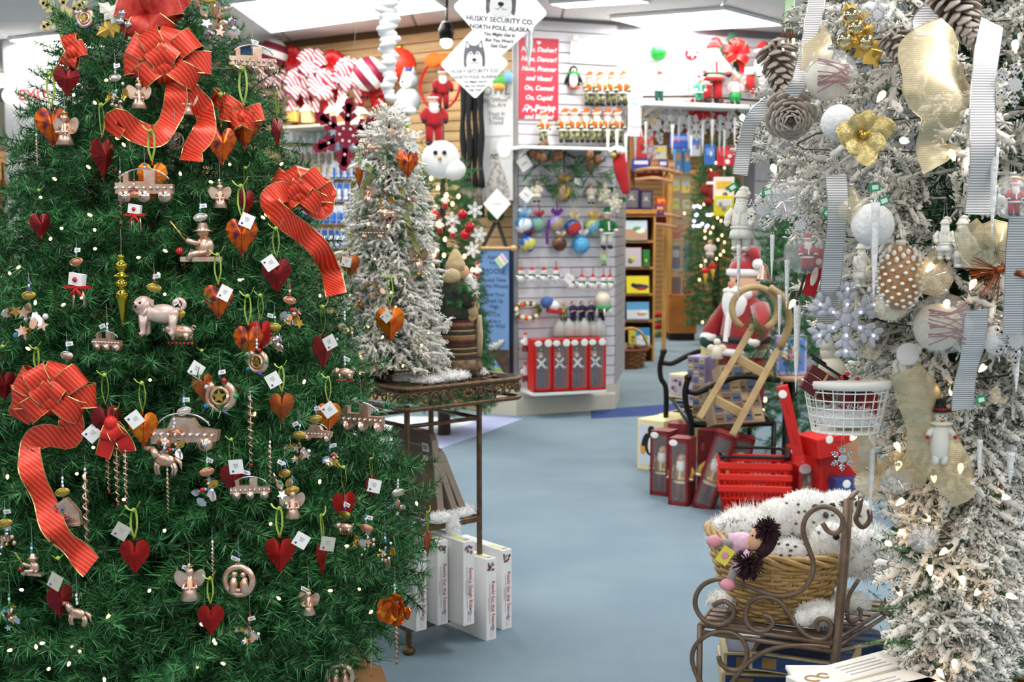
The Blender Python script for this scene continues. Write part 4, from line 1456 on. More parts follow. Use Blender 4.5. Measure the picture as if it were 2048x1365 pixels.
# wooden signs leaning on the middle shelf
SIGNW = M('sign_wood', '6d5443', .6, col2='7d6350', scale=6, stretch=(1, 1, 6))
SIGNE = M('sign_edge', 'a39384', .6, col2='948475', scale=6)
for i, (u, lean, h, lab) in enumerate(((.0, -.1, .33, 'brown wooden board with a barcode sticker standing on the middle shelf of the iron stand'), (.075, -.36, .30, 'weathered board leaning against the barcoded board'),
 (.115, -.42, .285, 'outermost weathered board leaning toward the aisle on the iron stand'))):
 p = IC + IU * u + V((0, 0, .452))
 t = T('wooden_board', lab, 'board', p, 'boards on the iron stand', rot=(0, lean, ANG))
 # rounded board in the local YZ plane
 o = [(-.13, 0), (.12, 0), (.12, h - .03), (.112, h - .008), (.09, h), (-.10, h), (-.122, h - .008), (-.13, h - .03)]
 rt_ = Matrix.Rotation(PI / 2, 3, 'Z')
 obj('board', B().mat(SIGNE if i else SIGNW).prism(o, .024, (0, 0, 0), rt_), None, t)
 if i == 0:
  obj('edge_band', B().mat(SIGNE).box((0, -.133, h * .46), (.026, .006, h * .9)), None, t, label='light edge')
  obj('barcode_sticker', B().mat(TAGM).box((-.0125, -.09, h * .82), (.0008, .04, .03)).box((-.0125, -.085, h * .70), (.0008, .026, .018)).mat(PRINTG).box((-.0132, -.09, h * .82), (.0006, .03, .016)), None, t)
 else:
  obj('groove', B().mat(SIGNW).box((-.0125, 0, h * .5), (.002, .2, .006)).box((-.0125, 0, h * .8), (.002, .2, .006)), None, t)
# -- the fur robed santa seen from behind
def striped(h, rows, prof, n=24):
 """lathe in coloured bands: rows (z0, z1, colour)"""
 b = B()
 for z0, z1, m in rows:
  zz = [z0 + (z1 - z0) * i / 3 for i in range(4)]
  b.mat(m).lathe([(interp(prof, z), z) for z in zz], n)
 return b
p = P(912, 744, 4.5)
sf = T('santa_figure', 'old world santa figure in a striped fur trimmed robe on the iron stand', 'figurine', (p.x, p.y, .956), rot=.5)
RB = [M('robe_' + c, c, .9, col2=d, scale=60) for c, d in (('3a2a22', '4a372b'), ('7a5a40', '8b6a4c'), ('2c3028', '3a3d33'), ('4d1f24', '5c2a2c'), ('b08a5e', 'a07a50'))]
rows = []
seq = [2, 0, 4, 2, 4, 0, 3, 1, 4, 2, 4, 0, 1, 3, 0, 4, 2, 0, 4, 0]
z = .055
for i, k in enumerate(seq):
 d = .006 if k == 4 else .0135
 rows.append((z, z + d, RB[k]))
 z += d
RBP = [(0, .088), (.06, .086), (.2, .074), (.27, .06), (.32, .05)]
obj('robe', striped(.3, rows, RBP), None, sf)
FURB = M('fur_brown', '9a8064', .95, col2='5e4a38', scale=40)
b = B().mat(FURB).lathe([(.06, .005), (.095, .015), (.1, .04), (.088, .062)], 22)
for i in range(900):
 a, zz = R.random() * 6.283, R.uniform(.008, .062)
 rd = .095 - abs(zz - .035) * .3
 p0 = V((rd * math.cos(a), rd * math.sin(a), zz))
 tt = V((math.cos(a), math.sin(a), -.5 + R.gauss(0, .4))).normalized()
 sd = V((-math.sin(a), math.cos(a), 0)) * .0016
 b.add([p0 - sd, p0 + sd, p0 + tt * R.uniform(.012, .022)], [(0, 1, 2)])
obj('fur_hem', b, None, sf)
obj('boot', B().lathe([(.045, 0), (.05, .01), (.045, .02)], 14), M('boot_black', '14110f', .4), sf)
b = B().mat(M('cape_green', '3d4436', .9, col2='31382c', scale=50)).lathe([(.075, .215), (.078, .24), (.07, .3), (.05, .345), (.028, .365)], 20, (-.012, .0, 0))
obj('cape', b, None, sf)
b = B().mat(M('hat_tan', 'c9b48e', .95, col2='b9a27a', scale=50)).ell((.0, 0, .395), (.04, .04, .038)).lathe([(.042, .395), (.036, .42), (.02, .455), (.006, .475)], 16).ell((.002, 0, .478), .009)
b.ell((-.03, -.028, .372), (.036, .03, .03))
obj('hood', b, None, sf)
b = B().mat(M('skin_doll', 'd8a585', .6)).ell((.022, -.012, .385), (.028, .028, .03)).ell((.052, -.014, .384), .007)
b.mat(INK).ell((.046, -.026, .394), .003, 6, 4)
obj('face', b, None, sf)
b = B().mat(M('beard_white', 'f2efea', .95)).ell((.052, -.015, .325), (.024, .026, .06), rot=Matrix.Rotation(-.2, 3, 'Y')).ell((.04, -.012, .365), (.02, .028, .02))
b.fur((.052, -.015, .32), (.025, .027, .064), 420, .022, .0016, back=1.6)
obj('beard', b, None, sf)
b = B().mat(M('mitten_tan', 'c2a67e', .9)).ell((.035, -.07, .25), (.022, .02, .032)).ell((.035, -.058, .222), (.02, .018, .022)).ell((.05, -.08, .262), (.009, .009, .016))
b.mat(RB[2]).tube([(-.02, -.06, .33), (.0, -.075, .285), (.03, -.07, .262)], [.028, .025, .018], 10)
obj('arm', b, None, sf)
b = B().mat(FURB).tube([(.062, -.035, .06), (.066, -.04, .15), (.06, -.045, .24)], [.016, .013, .012], 8)
b.mat(M('fur_cream', 'cdb996', .95, col2='b8a37e', scale=40)).tube([(.07, -.05, .07), (.074, -.056, .15), (.066, -.06, .225)], [.014, .012, .011], 8)
obj('fur_band', b, None, sf)
segs = []
rg = np.random.default_rng(2)
for i in range(26):
 c = np.array([-.005 + rg.normal() * .012, -.075, .30 + rg.normal() * .02])
 d = np.array([rg.normal(), rg.normal() * .4 - .4, rg.normal() + .3])
 d /= np.linalg.norm(d)
 segs.append((c, c + d * .05, 1))
v, f = needle_arrays(segs, 1500, .014, .0022, .9, rg)
obj('greenery', mesh_arrays('greenery', v, f, rg.integers(0, 2, len(f)), [GN1, GN2]), None, sf, kind='stuff')
b = B().mat(GEM['r'])
for i in range(5):
 b.ell((.03 + R.gauss(0, .01), -.09, .285 + R.gauss(0, .01)), .006, 8, 5)
obj('berry', b, None, sf)
# -- ornaments of the small flocked tree
def ft_at(px, py, off=.02):
 q = prof_hit(px, py, FA, [(FA.z + z, r) for z, r in FPROF], off)
 return q if q is not None else P(px, py, 4.15)
for h in [(780, 645, 58, 10, 'o', 'orange leaf heart with a white tag low on the small flocked tree', 'x', -6, -12), (815, 325, 46, 30, 'm', 'orange leaf heart with white tag near the top of the flocked tree', 'x', 12, -30),
 (718, 352, 34, 70, 'o', 'slim orange leaf edge on under a cream tag at the flocked tree top', 'w', 16, -20), (700, 530, 40, 20, 'b', 'brown leaf heart behind a cream tag where flocked and green trees meet', 'w', -6, -6)]:
 heart(h[0], h[1], h[2], h[3], h[4], h[5], h[6], h[7], h[8], at=ft_at, off=.03)
for c in [(770, 405, 'cluster1', 'copper charm in the upper boughs of the flocked tree', 36), (776, 432, 'pig', 'copper disc charm on the middle of the flocked tree', 34), (745, 470, 'car', 'small copper charm on the left boughs of the flocked tree', 34),
 (735, 395, 'angel', 'copper charm by the cream tag on the flocked tree', 32), (750, 580, 'cluster2', 'orange and copper charm in the lower flocked boughs', 36), (835, 525, 'angel', 'tall copper charm with red top at the side of the flocked tree', 44),
 (828, 545, 'cluster3', 'beaded red and silver charm at the flocked tree edge', 40), (825, 405, 'cluster5', 'copper flake charm beside the olive ribbon', 30), (715, 610, 'cluster7', 'gold and red charm at the inner edge of the flocked tree', 32),
 (790, 275, 'cluster8', 'copper flake charm near the flocked tree top', 30), (742, 300, 'horse', 'copper flake charm at the upper side of the flocked tree', 30)]:
 medallion(c[0], c[1], c[2], c[3], '', 'r', 0, c[4], R.uniform(-30, 30), at=ft_at, off=.02)
OLIVE = M('ribbon_olive', '8d9156', .6, col2='7a7f48', scale=20)
for lab, pp in (('olive green ribbon streamer hanging on the flocked tree', [(800, 375), (812, 400), (822, 415), (812, 430), (820, 455), (828, 480)]), ('olive green ribbon loop beside the cream tag', [(735, 330), (742, 350), (730, 370), (722, 395)]),
    ('thin olive ribbon curling down the flocked tree side', [(812, 440), (822, 470), (835, 500), (838, 520)])):
 p = ft_at(*pp[0], .04)
 t = T('ribbon_streamer', lab, 'ribbon', p)
 q = spline([ft_at(x, y, .04) - p for x, y in pp], 4)
 obj('ribbon', B().mat(OLIVE).strip(q, [V((math.cos(i * .5), .5 * math.sin(i * .5), .15)) for i in range(len(q))], .022), None, t)
 obj('ribbon_knot', B().mat(OLIVE).ell((0, 0, 0), .008), None, t)
t = T('light_string', 'string of warm mini lights in the small flocked tree', 'lights', FA)
for px, py in ((767, 333), (750, 518), (782, 585), (792, 615), (766, 672), (757, 730), (722, 713), (845, 690), (735, 450), (858, 667), (700, 590), (775, 455), (810, 560), (738, 655), (805, 735), (720, 745)):
 p = ft_at(px, py, .005) - t.location
 inst('bulb', bme, t, p, (R.uniform(0, 3), R.uniform(0, 3), 0))
obj('wire', B().mat(GW).tube([(interp(FPROF, .05 + i * .012) * .8 * math.cos(i * .5), interp(FPROF, .05 + i * .012) * .8 * math.sin(i * .5), .05 + i * .012) for i in range(70)], .0012, 4), None, t)
# -- white curled icicle garland hanging from the ceiling behind the flocked tree
p = P(778, 195, 5.4)
t = T('hanging_garland', 'white curled plastic icicle garland hanging from the ceiling above the flocked tree', 'garland', p)
b = B().mat(M('plastic_white', 'fafafa', .35))
H = CEIL - p.z
nl = 44
for i in range(nl):
 z = H * i / nl
 s = .03 + .022 * min(1, i / 12)
 a = i * 1.9
 b.ell((.008 * math.cos(a), .012 * math.sin(a), z), (s * 1.05, s * .85, .021), 10, 6, rot=Euler((R.uniform(-.3, .3), R.uniform(-.3, .3), a)).to_matrix())
b.tube([(0, 0, 0), (0, 0, H)], .01, 6)
obj('curl', b, None, t)
# ------------------------------------------------------------- dolls
SKIN = M('doll_skin', 'e2b193', .6)
BEARD = M('doll_beard', 'f4f2ee', .95)
BLK = M('doll_black', '171513', .45)
NOSE = M('doll_nose', 'd98a72', .6)
def doll_meshes(key, coat, hat, legs, trim=None, belt=None, beard=True, vest=None, hair=None, skirt=False, boots=None):
 """unit-height standing doll facing -Y, as part meshes"""
 def f():
  o = {}
  b = B().mat(coat).lathe([(.10, .36), (.165, .37), (.175, .44), (.15, .56), (.135, .66), (.06, .72)], 16, sq=(1, .82))
  if belt:
   b.mat(belt).lathe([(.172, .43), (.182, .44), (.18, .47), (.168, .475)], 16, sq=(1, .82))
  if trim:
   b.mat(trim).lathe([(.16, .35), (.185, .36), (.185, .39), (.165, .40)], 16, sq=(1, .82))
   b.box((0, -.128, .55), (.035, .03, .22), rot=Matrix.Rotation(-.12, 3, 'X'))
  o['coat'] = b
  if vest:
   o['vest'] = B().mat(vest).lathe([(.178, .46), (.168, .55), (.15, .64)], 16, sq=(1, .86))
  b = B().mat(legs)
  if skirt:
   b.lathe([(.2, .2), (.19, .28), (.15, .38)], 16, sq=(1, .85))
  for s in (-1, 1):
   b.tube([(s * .075, 0, .38), (s * .085, 0, .22), (s * .088, 0, .08)], [.085, .075, .066], 9)
  o['legs'] = b
  for s in (-1, 1):
   o['boot' + '.' * (s > 0)] = B().mat(boots or BLK).ell((s * .09, -.03, .04), (.062, .105, .042)).tube([(s * .088, 0, .03), (s * .087, 0, .13)], [.06, .066], 9)
  for s in (-1, 1):
   b = B().mat(coat).tube([(s * .13, 0, .655), (s * .215, -.03, .55), (s * .2, -.12, .46)], [.062, .06, .052], 9)
   if trim:
    b.mat(trim).ell((s * .2, -.12, .455), (.062, .05, .035))
   b.mat(SKIN if not beard else (boots or BLK)).ell((s * .197, -.14, .43), (.042, .042, .042), 8, 6)
   o['arm' + '.' * (s > 0)] = b
  b = B().mat(SKIN).ell((0, -.01, .79), (.098, .098, .105)).mat(NOSE).ell((0, -.112, .785), .02, 8, 5)
  b.mat(BLK)
  for s in (-1, 1):
   b.ell((s * .036, -.098, .815), .011, 6, 4)
  b.mat(M('doll_lip', 'a83c38', .6)).ell((0, -.1, .748), (.022, .006, .007), 6, 4)
  if hair:
   b.mat(hair).ell((0, .018, .81), (.106, .1, .105))
  o['head'] = b
  if beard:
   o['beard'] = B().mat(BEARD).ell((0, -.085, .675), (.1, .055, .12)).ell((0, -.055, .735), (.105, .07, .055)).ell((-.03, -.118, .752), (.04, .015, .016)).ell((.03, -.118, .752), (.04, .015, .016))
  if hat:
   b = B().mat(hat).lathe([(.105, .855), (.1, .9), (.066, .96)], 14).tube([(0, 0, .95), (.03, 0, .99), (.08, 0, .985), (.115, -.01, .93)], [.066, .05, .035, .02], 9)
   b.mat(trim or BEARD).lathe([(.1, .84), (.118, .85), (.118, .88), (.1, .885)], 14).ell((.12, -.01, .915), .034, 8, 6)
   o['hat'] = b
  return {k: v.mesh(k.strip('.')) for k, v in o.items()}
 return cached('doll' + key, f)
def doll(key, lab, loc, h, rot=0, group=None, name='santa_figure', cat='figurine', **kw):
 t = T(name, lab, cat, loc, group, rot)
 for k, me in doll_meshes(key, **kw).items():
  inst(k.strip('.'), me, t, sc=h)
 return t
NTH = ('first', 'second', 'third', 'fourth', 'fifth', 'sixth', 'seventh', 'eighth', 'ninth', 'tenth', 'eleventh', 'twelfth', 'thirteenth', 'fourteenth', 'fifteenth', 'sixteenth', 'seventeenth', 'eighteenth')
def xwall(px, py, off):
 return onwall(px, py, off)
EL = (K2 - K4).normalized()
def lwall(px, py, off):
 return onwall(px, py, off, K4, EL)
EC = (K - K2).normalized()
def cwall(px, py, off):
 return onwall(px, py, off, K2, EC)
AL = math.atan2(EL.y, EL.x)
AC = math.atan2(EC.y, EC.x)
AX = A20
SHELFW = M('shelf_white', 'f2f1ee', .45)
REDP = M('sign_red', 'c8374a', .5)
DKRED = M('felt_maroon', '8d1f38', .9)
def shelf(lab, a, c, dep, th=.025, ang=0.0, mat=SHELFW, brackets=True):
 m = (a + c) / 2
 t = T('wall_shelf', lab, 'shelf', m, rot=ang)
 L = (c - a).length
 obj('board', B().box((0, dep / 2, -th / 2), (L, dep, th), bev=.003), mat, t)
 if brackets:
  for s in (-1, 1):
   obj('bracket', B().prism([(0, 0), (0, -.09), (.02, -.09), (dep * .9, -.012), (dep * .9, 0)], .012, (s * L * .42, dep, -th), Matrix.Rotation(-PI / 2, 3, 'Z')), SHELFW, t)
 return t
# -- red reindeer-names sign on the pier
def board_sign(name, lab, wall, ang, px0, py0, px1, py1, mat, off=.03, th=.012, cat='sign'):
 a, c = wall((px0 + px1) / 2, py0, off), wall((px0 + px1) / 2, py1, off)
 l, r = wall(px0, (py0 + py1) / 2, off), wall(px1, (py0 + py1) / 2, off)
 W, H = (r - l).length, (a - c).length
 p = (a + c) / 2
 t = T(name, lab, cat, p, rot=ang)
 obj('panel', B().box((0, 0, 0), (W, th, H), bev=.003), mat, t)
 return t, W, H
t, W_, H_ = board_sign('wall_sign', 'tall red sign with white script reindeer names on the white slat wall', xwall, AX, 1037, 76, 1117, 239, REDP)
WHI = M('white_ink', 'fbf7f7', .6)
for i, s in enumerate(('Now, Dasher!', 'Now, Dancer!', 'Now, Prancer', 'and Vixen!', 'On, Comet!', 'On, Cupid!', 'On, Donder', 'and Blitzen!')):
 text(s, .052, WHI, t, (.0, -.008, H_ * .355 - i * .076), (PI / 2, 0, 0), shear=.25, bold=.0012)
def deer(s):
 return [(x * s, z * s) for x, z in ((-.5, -.1), (-.62, -.42), (-.5, -.40), (-.38, -.12), (.1, -.1), (.2, -.42), (.32, -.38), (.34, -.05), (.52, .22), (.72, .2), (.74, .3), (.56, .42), (.62, .72), (.5, .55), (.36, .7), (.42, .45), (.3, .2), (.1, .12), (-.42, .14))]
for i in range(4):
 obj('reindeer_print', B().mat(WHI).prism(deer(.05), .001, ((i - 1.5) * .075, -.007, -H_ * .385 - (.014 if i == 2 else 0))), None, t)
obj('heart_print', B().mat(WHI).prism(heart_outline(.035, .03, 0), .001, (0, -.007, H_ * .46)), None, t)
t, W_, H_ = board_sign('wall_sign', 'pale green sign with faint red script on the white slat wall', xwall, AX, 1141, 82, 1246, 129, M('sign_pale_green', 'dcefdf', .5))
text('Christmas Greetings', .05, M('ink_faint_red', 'd9a8a0', .6), t, (-.02, -.0075, .0), shear=.3)
obj('border', B().box((0, -.0065, H_ * .46), (W_, .002, .012)).box((0, -.0065, -H_ * .46), (W_, .002, .012)).box((-W_ * .49, -.0065, 0), (.012, .002, H_)), M('sign_cream', 'f1f3ea', .5), t)
obj('clip', B().box((-W_ * .42, -.01, H_ * .56), (.05, .015, .045), bev=.004).box((W_ * .42, -.01, H_ * .56), (.05, .015, .045), bev=.004), WHITE, t)
# -- husky signs hanging from the ceiling
def husky(lab, cx, cy, half, d, yaw, roll):
 c = P(cx, cy, d)
 t = T('hanging_sign', lab, 'sign', c, 'husky security signs', rot=(0, roll, yaw))
 r = S(half, d)
 k = .08
 o = []
 for i in range(4):
  a = PI / 2 * i
  for e in (-1, 0, 1):
   q = a + e * .05
   rr_ = r * (1 - k * .35 * abs(e)) - (r * .02 if e == 0 else 0)
   o.append((rr_ * math.cos(q), rr_ * math.sin(q)))
 obj('plate', B().mat(M('sign_white', 'fbfbfb', .4)).prism(o[::-1], .006), None, t)
 s = r / .21
 DG = M('husky_grey', '6d6d72', .7, col2='55555c', scale=60)
 LG = M('husky_light', 'dcdcdc', .7)
 y = -.0036
 zc = .055 * s
 b = B().mat(DG)
 b.prism(spl2([(-.062 * s, zc - .075 * s), (-.066 * s, zc), (-.056 * s, zc + .05 * s), (-.045 * s, zc + .088 * s), (-.02 * s, zc + .06 * s), (.02 * s, zc + .06 * s), (.045 * s, zc + .088 * s), (.056 * s, zc + .05 * s), (.066 * s, zc), (.062 * s, zc - .075 * s), (.03 * s, zc - .05 * s), (-.03 * s, zc - .05 * s)], 3, True)[::-1], .0008, (0, y, 0))
 b.mat(LG).prism(spl2([(-.045 * s, zc - .07 * s), (-.046 * s, zc - .01 * s), (-.02 * s, zc + .022 * s), (0, zc - .005 * s), (.02 * s, zc + .022 * s), (.046 * s, zc - .01 * s), (.045 * s, zc - .07 * s), (0, zc - .085 * s)], 3, True)[::-1], .0008, (0, y - .0006, 0))
 b.mat(INK)
 b.ell((0, y - .001, zc - .03 * s), (.014 * s, .0008, .010 * s), 10, 5)
 for e in (-1, 1):
  b.ell((e * .021 * s, y - .001, zc + .008 * s), (.007 * s, .0008, .005 * s), 8, 4)
  b.mat(LG).prism(spl2([(e * .03 * s, zc + .05 * s), (e * .042 * s, zc + .075 * s), (e * .048 * s, zc + .045 * s)], 3, True), .0006, (0, y - .0006, 0)).mat(INK)
  b.tube([(0, y - .001, zc - .04 * s), (e * .012 * s, y - .001, zc - .054 * s), (e * .026 * s, y - .001, zc - .05 * s)], .0014 * s, 4)
 obj('husky_print', b, None, t)
 for i, (tx, sz, z) in enumerate((('HUSKY SECURITY CO.', .033, -.045), ('NORTH POLE, ALASKA', .026, -.08), ('You Might Get In', .02, -.108), ("But You Won't", .02, -.134), ('Get Out!', .02, -.158))):
  text(tx, sz * s * (.92 if i == 0 else 1), M('ink_sign', '3c3f46', .7), t, (0, y - .0004, z * s), shear=.0 if i < 2 else .15, bold=.0003)
 o = obj('cord', B().tube([(0, 0, r * .97), (0, 0, CEIL - c.z)], .0015, 4), WIRE, t)
 o.rotation_euler = (0, -roll, 0)
 return t
husky('nearer and larger white diamond husky security sign cut by the top edge', 1001, 20, 93, 5.5, .12, math.radians(3))
husky('smaller white diamond husky security sign hanging lower with whole husky head', 949, 128, 67, 7.5, -.05, math.radians(-1))
def ice_me(key, L, r, mat):
 def f():
  q = random.Random(len(key))
  prof = [(r * (1 - i / 12) ** .8 * q.uniform(.85, 1.15) + .001, -L * i / 12) for i in range(13)]
  return B().mat(mat).lathe(prof[::-1], 9).tube(arc((0, 0, .006), .006, 0, 2 * PI, 8, (1, 0, 0), (0, 0, 1)), .001, 4).mesh('icicle')
 return cached('ice' + key, f)
ICEM = M('icicle_frosted', 'f4f5f6', .25, trans=.35, ior=1.3)
ICEW = M('icicle_white', 'f3f3f1', .4, col2='e4e4e4', scale=90, bump=.5)
p = P(1058, 45, 5.6)
t = T('hanging_icicle', 'long frosted icicle hanging in front of the red reindeer sign', 'ornament', p)
obj('icicle', ice_me('long', S(90, 5.6), .028, ICEM), None, t)
obj('cord', B().tube([(0, 0, 0), (0, 0, CEIL - p.z)], .001, 4), WIRE, t)
# -- hunter santas in camouflage with orange hats
CAMO = M('camo', '5b6a3c', .9, col2='b3ac86', scale=9, lo=.46, hi=.54)
ORNG = M('hat_orange', 'f0671a', .8)
kw = dict(coat=CAMO, hat=ORNG, legs=CAMO, trim=BEARD, vest=ORNG)
i = 0
for row, (py, xs) in enumerate(((212, (1178, 1199, 1222, 1244)), (286, (1128, 1148, 1170, 1192, 1214, 1234)))):
 for j, px in enumerate(xs):
  q = xwall(px, py, .10 + .04 * (j % 2))
  doll('hunter', 'camouflage santa in orange hat, %s from the red sign in the %s row' % (NTH[j], ('upper', 'lower')[row]), q, S(66, q.y), AX + R.uniform(-.3, .3), 'hunter santas on the slat wall', 'hunter_santa', 'ornament', **kw)
q = xwall(1087, 283, .12)
doll('hunter', 'single camouflage santa with orange hat hanging below the red sign', q, S(56, q.y), AX, 'hunter santas on the slat wall', 'hunter_santa', 'ornament', **kw)
# pegs for the row
for py, x0, x1 in ((150, 1178, 1244), (222, 1128, 1234)):
 a, c = xwall(x0, py, .05), xwall(x1, py, .05)
 t = T('peg_rail', 'thin steel peg rail above the %s row of hunter santas' % ('upper' if py == 150 else 'lower'), 'rail', (a + c) / 2, rot=AX)
 L = (c - a).length
 obj('rail', B().tube([(-L / 2, 0, 0), (L / 2, 0, 0)], .006, 6), SILVER, t)
 for j in range(6):
  obj('peg', B().tube([(-L / 2 + L * j / 5, .05, 0), (-L / 2 + L * j / 5, -.1, 0), (-L / 2 + L * j / 5, -.11, .012)], .003, 5), SILVER, t)
# penguin with a green scarf
q = xwall(1147, 178, .06)
t = T('penguin_figure', 'small penguin figure in a green scarf on the slat wall beside the red sign', 'figurine', q, rot=AX - .4)
h = S(44, q.y)
obj('body', B().mat(BLK).ell((0, 0, h * .4), (h * .3, h * .26, h * .42)).mat(BEARD).ell((0, -h * .1, h * .38), (h * .22, h * .2, h * .36)), None, t)
obj('head', B().mat(BLK).ell((0, 0, h * .82), (h * .2, h * .2, h * .2)).mat(BEARD).ell((0, -h * .08, h * .8), (h * .14, h * .14, h * .14)).mat(ORNG).lathe([(h * .05, 0), (0, h * .14)], 6, (0, -h * .2, h * .8), Matrix.Rotation(PI / 2, 3, 'X')), None, t)
obj('scarf', B().mat(M('scarf_green', '2fae4c', .8)).tube(arc((0, 0, h * .68), h * .2, 0, 2 * PI, 14, (1, 0, 0), (0, 1, 0)), h * .07, 7, closed=True).box((h * .12, -h * .2, h * .55), (h * .12, h * .04, h * .3)), None, t)
obj('flipper', B().mat(BLK).ell((-h * .3, 0, h * .45), (h * .06, h * .1, h * .24), rot=Matrix.Rotation(.4, 3, 'Y')).ell((h * .3, 0, h * .45), (h * .06, h * .1, h * .24), rot=Matrix.Rotation(-.4, 3, 'Y')), None, t)
obj('foot', B().mat(ORNG).ell((-h * .12, -h * .12, .01), (h * .1, h * .16, .01)).ell((h * .12, -h * .12, .01), (h * .1, h * .16, .01)), None, t)
# -- pier shelf with garland below it
shelf('white wall shelf on the slat wall below the hunter santas', xwall(1042, 292, .30), xwall(1222, 294, .30), .29, ang=AX)
def pine_clump(name, lab, cat, loc, r, n, seed, sc=.5, mats=None, rot=0, squash=1.0):
 t = T(name, lab, cat, loc, rot=rot)
 rg = random.Random(seed)
 sp = []
 for i in range(n):
  d = V((rg.gauss(0, 1), rg.gauss(0, .6) - .4, rg.gauss(0, 1) * squash)).normalized()
  p0 = V((d.x * r * rg.random(), d.y * r * .5 * rg.random(), d.z * r * rg.random() * squash))
  sp.append((p0, rot_from(d, rg.random() * 6), sc * rg.uniform(.7, 1.1), 0))
 place_branches(t, mats or gv, sp, 0, stuff='greenery')
 return t
PINEC = M('pinecone', '6d452c', .7, col2='8d6242', scale=30)
for lab, px, py, r in (('green pine swag with pinecones under the pier shelf beside the bear ornament', 1128, 345, 40), ('second green pine swag hanging under the pier shelf toward the red stocking', 1180, 350, 40), ('dark pine swag under the pier shelf nearest the owl banner', 1078, 330, 30)):
 q = xwall(px, py, .16)
 t = pine_clump('pine_swag', lab, 'greenery', q, S(r, q.y) * .8, 26, px, .36)
 for k in range(4):
  obj('pinecone', B().mat(PINEC).ell((R.gauss(0, .06), -.1, .1 + R.gauss(0, .03)), (.03, .03, .045)), None, t)
 obj('brown_stem', B().mat(BARK).tube([(-.08, 0, .1), (0, -.03, .16), (.09, 0, .11)], .008, 5).tube([(0, 0, .0), (0, 0, .17)], .006, 5), None, t)
# -- painted ball ornaments
BALLS = [(1047, 450, 18, '2b86c8', 'e9eef2', 'blue ball ornament with a white crescent', '9bc4e6'), (1076, 450, 16, '4f8f9a', '7fa08a', 'green and blue painted ball ornament', 'a83a4a'), (1112, 448, 17, '9a8fd0', 'b09a78', 'lilac sky painted ball ornament', '6a2a8a'),
 (1146, 456, 17, '1f5f9c', 'c23a3a', 'dark blue ball ornament with a red poinsettia', 'd8c090'), (1186, 454, 17, 'b9c46a', '6fa6c6', 'yellow and blue painted ball ornament', 'd8b060'), (1056, 488, 17, '1f63b8', 'd8cf6a', 'blue ball ornament painted with yellow continents', '6a1f3a'),
 (1119, 488, 15, '8b5a3c', '5a3a2c', 'brown painted ball ornament in the lower row', 'c8b8a0'), (1162, 490, 18, '3fa0d8', '62b4e2', 'plain sky blue ball ornament in the lower row', 'c8ccd0'), (1126, 385, 20, '9a7b62', 'c0a480', 'round brown bear ornament with a yellow star', 'c8a050')]
for px, py, r, c1, c2, lab, rc in BALLS:
 q = xwall(px, py, .1)
 t = T('ball_ornament', lab + ' on the slat wall pier', 'ornament', q, 'painted balls on the pier', rot=AX)
 rad = S(r, q.y)
 b = B().mat(M('ball_' + c1, c1, .25, col2=c2, scale=9, lo=.5, hi=.56)).ell((0, 0, 0), (rad, rad * .8, rad), 18, 11)
 if 'crescent' in lab:
  b.mat(WHI).tube(arc((rad * .1, -rad * .55, 0), rad * .72, 1.9, 4.5, 12, (1, 0, 0), (0, 0, 1)), [.001 + rad * .13 * math.sin(PI * i / 12) for i in range(13)], 6)
 if 'poinsettia' in lab:
  b.mat(M('petal_red', 'c8282c', .5))
  for k in range(7):
   a = k * .9
   b.ell((rad * .4 * math.cos(a), -rad * .72, rad * .4 * math.sin(a)), (rad * .26, .006, rad * .14), 8, 4, rot=Matrix.Rotation(-a, 3, 'Y'))
 if 'star' in lab:
  b.mat(M('star_yellow', 'e8c83c', .5)).prism([(math.sin(k * PI / 5) * rad * (.5 if k % 2 == 0 else .2), math.cos(k * PI / 5) * rad * (.5 if k % 2 == 0 else .2)) for k in range(10)], .008, (rad * .2, -rad * .8, -rad * .05))
 obj('ball', b, None, t)
 rm = M('rib_' + rc, rc, .6)
 b = B().mat(rm)
 for s in (-1, 1):
  pts, sd = loop_path((0, -.02, rad * 1.1), (s, -.1, .9), rad * .9, rad * .3)
  b.strip(pts, sd, rad * .4)
 b.strip([(0, 0, rad), (.01, -.01, rad * 2), (0, 0, rad * 2.6)], V((1, 0, 0)), .012)
 if 'lilac' in lab:
  b.strip(spline([(-rad * .9, -.02, rad * .5), (-rad * 1.3, -.03, -rad), (-rad * 1.2, -.02, -rad * 2.4)], 4), V((1, .3, 0)), .03)
 obj('ribbon', b, None, t)
